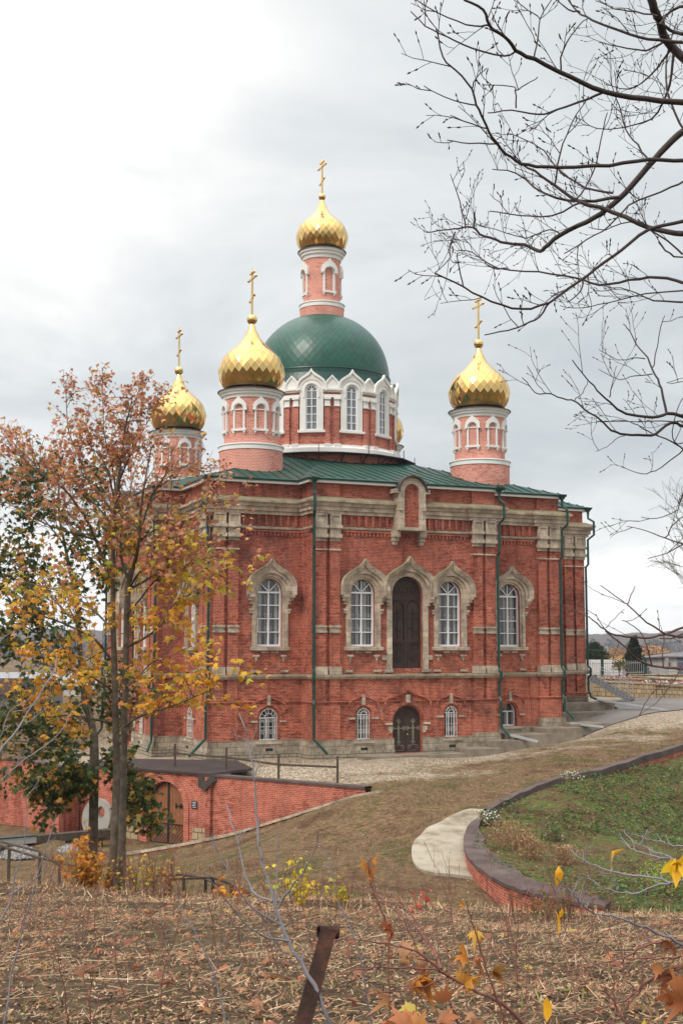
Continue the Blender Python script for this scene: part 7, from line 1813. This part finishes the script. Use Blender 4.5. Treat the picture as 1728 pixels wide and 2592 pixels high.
sapling('sapling', 'arching red brown shoots sweeping in low from the right edge', [
 (cq([(1568, 2700), (900, 2352), (800, 2230), (740, 2080), (700, 1960), (560, 1880)]), 8, 3, 0), (cq([(2000, 1450), (1568, 1350), (1330, 1345), (1130, 1400), (960, 1480), (800, 1560), (560, 1620), (380, 1670), (200, 1710), (0, 1680)]), 8, 3, 0), (cq([(2000, 1500), (1568, 1520), (1400, 1560), (1150, 1560), (850, 1560)]), 7, 4, 0), (cq([(2000, 1450), (1568, 1640), (1330, 1700), (1080, 1880), (900, 2030), (720, 2110), (500, 2190), (300, 2240), (40, 2262)]), 8, 3, 0), (cq([(1568, 1660), (1300, 1790), (1080, 1900), (930, 2080), (800, 2240), (640, 2352)]), 7, 3, 0), (cq([(2000, 1450), (1568, 1415), (1400, 1425), (1220, 1480), (1110, 1580), (1060, 1760), (1055, 1870)]), 6, 3, 0), (cq([(2000, 1150), (1568, 1130), (1400, 1130), (1250, 1170), (1150, 1220), (1020, 1290), (900, 1290), (800, 1230)]), 5, 2.5, 0), (cq([(1568, 1760), (1400, 1810), (1300, 1870), (1255, 1945)]), 5, 3, 0), (cq([(740, 2080), (640, 1970), (560, 1900)]), 4, 2.5, 0), (cq([(710, 1960), (735, 1830), (730, 1760)]), 4, 2.5, 0)], 3.9, 'redtwig',
 [(1692, 2368, 40, 3.9, (.40, .17, .07)), (1712, 2382, 44, 3.9, (.38, .15, .07)), (1700, 2450, 60, 3.9, (.36, .13, .06)), (1718, 2470, 60, 3.8, (.42, .16, .06)), (1722, 2400, 50, 3.9, (.40, .16, .07)), (1680, 2440, 40, 3.9, (.42, .20, .08)), (1724, 2500, 70, 3.8, (.38, .13, .05)), (1705, 2505, 46, 3.8, (.40, .15, .06)), (1666, 2436, 34, 3.9, (.48, .20, .08))], group='leafless saplings on the near bank')
cd = crop(860, 2200, 3.5636)
bl = lambda L: [(860+x/3.5636, 2200+y/3.5636, s_, Y_, c_) for x, y, s_, Y_, c_ in L]
o1, o2, o3 = (.55, .22, .04), (.45, .17, .07), (.50, .26, .14)
sapling('leafy_shoot', 'red brown branch with drooping orange dead leaves at the bottom right of centre', [
 (cd([(1900, 1700), (1568, 1310), (1400, 1180), (1200, 1080), (1050, 1000), (960, 950), (890, 900), (800, 820), (700, 750), (560, 700), (400, 665), (200, 645), (0, 635), (-60, 650)]), 12, 3, -.2), (cd([(910, 900), (860, 760), (760, 620), (640, 480), (560, 420), (440, 320), (300, 220), (150, 145), (0, 110)]), 6.5, 2.5, .4), (cd([(930, 915), (850, 760), (700, 480), (560, 300), (440, 230), (330, 205), (240, 230)]), 4.5, 2, .3), (cd([(890, 910), (700, 895), (480, 885), (300, 895), (130, 915), (0, 950), (-120, 1020)]), 6, 2.5, -.2), (cd([(970, 970), (820, 1040), (640, 1080), (450, 1100), (200, 1140)]), 5, 2.5, -.2), (cd([(985, 950), (960, 740), (880, 620), (770, 560)]), 4, 2, .1), (cd([(715, 760), (640, 600), (575, 440)]), 4.5, 3, 0), (cd([(1070, 1440), (1040, 1300), (990, 1220)]), 9, 6, 0)], 4.0, 'redtwig',
 bl([(700, 900, 64, 4, o1), (740, 940, 60, 4, o2), (640, 930, 56, 4, o1), (580, 640, 50, 4, o3), (560, 760, 34, 4, (.50, .25, .10)), (480, 1080, 56, 4, (.52, .25, .12)), (450, 420, 40, 4, (.42, .14, .07)), (470, 500, 34, 4, (.40, .12, .06)), (920, 1120, 56, 3.9, o2), (880, 1250, 60, 3.9, o2), (960, 1250, 56, 3.9, o3), (620, 1260, 84, 3.5, o2), (540, 1320, 72, 3.5, o2), (690, 1300, 72, 3.5, (.48, .20, .06)), (800, 1340, 60, 3.6, (.66, .32, .03)), (1180, 1270, 34, 3.9, o3), (1240, 1330, 44, 3.9, o3), (760, 800, 50, 4, (.38, .15, .07)), (720, 740, 40, 4, o3)]), 'shrub', group='shoots with dead leaves')
sapling('leafy_shoot', 'upright dark stem carrying curled orange leaves right of the arching branch', [
 (cd([(1480, 1450), (1440, 1240), (1380, 1060), (1300, 840), (1240, 660), (1200, 520), (1160, 380), (1135, 290)]), 6, 3, -.1), (cd([(1240, 700), (1200, 720)]), 3, 2, 0), (cd([(1370, 1010), (1350, 1140)]), 3, 2, 0)], 3.8, 'redtwig',
 bl([(1130, 275, 22, 3.8, (.60, .25, .06)), (1225, 500, 44, 3.8, (.58, .32, .05)), (1270, 540, 40, 3.8, (.55, .30, .08)), (1130, 660, 50, 3.8, o1), (1060, 720, 50, 3.8, o1), (1210, 740, 44, 3.8, o2), (1140, 920, 58, 3.8, (.58, .26, .04)), (1110, 960, 40, 3.8, (.55, .26, .05)), (1380, 840, 42, 3.8, (.42, .20, .05)), (1385, 900, 36, 3.8, (.38, .17, .05))]), 'shrub', group='shoots with dead leaves')
sapling('leafy_shoot', 'thin stem with two shrivelled orange leaves at its tip above the steel post', [(cd([(440, 560), (400, 420), (340, 290), (300, 200), (275, 110), (262, 40), (258, -80)]), 4.5, 3, 0)], 6, 'redtwig', bl([(262, 0, 26, 6, (.55, .20, .05)), (275, 40, 24, 6, (.50, .17, .05)), (245, -100, 40, 6, (.60, .24, .05)), (275, -110, 30, 6, (.60, .24, .05))]), 'shrub', group='shoots with dead leaves')
# left edge saplings
cl = crop(0, 1560, 4.2)
sapling('sapling', 'pale grey leafless sapling arching up at the left edge', [([(10, 2592), (45, 2400), (90, 2240), (120, 2130), (143, 2058)], 6, 2.5, 0), (cl([(-60, 1900), (-20, 1480), (130, 1290), (250, 1110), (400, 860), (540, 660), (600, 540), (610, 420)]), 7, 2.5, .4), (cl([(-60, 1800), (0, 1750), (200, 1580), (330, 1470), (560, 1310), (700, 1160), (760, 1010)]), 5, 2, .3), (cl([(-60, 1500), (0, 1300), (80, 1080), (160, 960), (330, 870), (410, 750)]), 5, 2, 0), (cl([(135, 1010), (220, 1010), (330, 960), (420, 900), (430, 850)]), 3.5, 2, 0), (cl([(250, 1115), (330, 1100), (440, 1020), (500, 970)]), 3.5, 2, 0), (cl([(-60, 320), (60, 220), (220, 120), (320, 20)]), 3.5, 2, 0), ([(0, 2330), (25, 2290), (40, 2210), (62, 2140), (66, 2020)], 5, 2.5, 0), ([(66, 2020), (90, 1990), (108, 1955)], 3.5, 2, 0), ([(25, 2265), (70, 2240), (110, 2200), (135, 2140)], 4, 2, 0)], 4.6, 'greytwig', group='leafless saplings on the near bank')
sapling('sapling', 'thin purple brown sapling leaning left in the bottom centre', [([(585, 2640), (560, 2540), (535, 2450), (505, 2380), (470, 2320), (440, 2250)], 5.5, 2.5, 0), ([(535, 2450), (545, 2440), (590, 2330)], 2, 1.5, 0)], 4.6, 'greytwig', group='leafless saplings on the near bank')
sapling('sapling', 'straight thin grey stem standing right of the leaning steel post', [([(945, 2640), (920, 2470), (893, 2370), (860, 2290), (835, 2200), (825, 2150)], 5, 2.5, 0)], 5.6, 'greytwig', group='leafless saplings on the near bank')

# ---- air
hm = bpy.data.materials.new('haze'); hm.use_nodes = True; ht = hm.node_tree; ht.nodes.clear()
ho = ht.nodes.new('ShaderNodeOutputMaterial'); hv = ht.nodes.new('ShaderNodeVolumePrincipled'); hv.inputs['Color'].default_value = (.74, .82, .93, 1); hv.inputs['Density'].default_value = .00020
ht.links.new(hv.outputs[0], ho.inputs['Volume'])
mb = MB(); mb.box((0, 800, 5), (3900, 2200, 130)); hz = mb.build('haze', hm); tag(hz, kind='stuff')
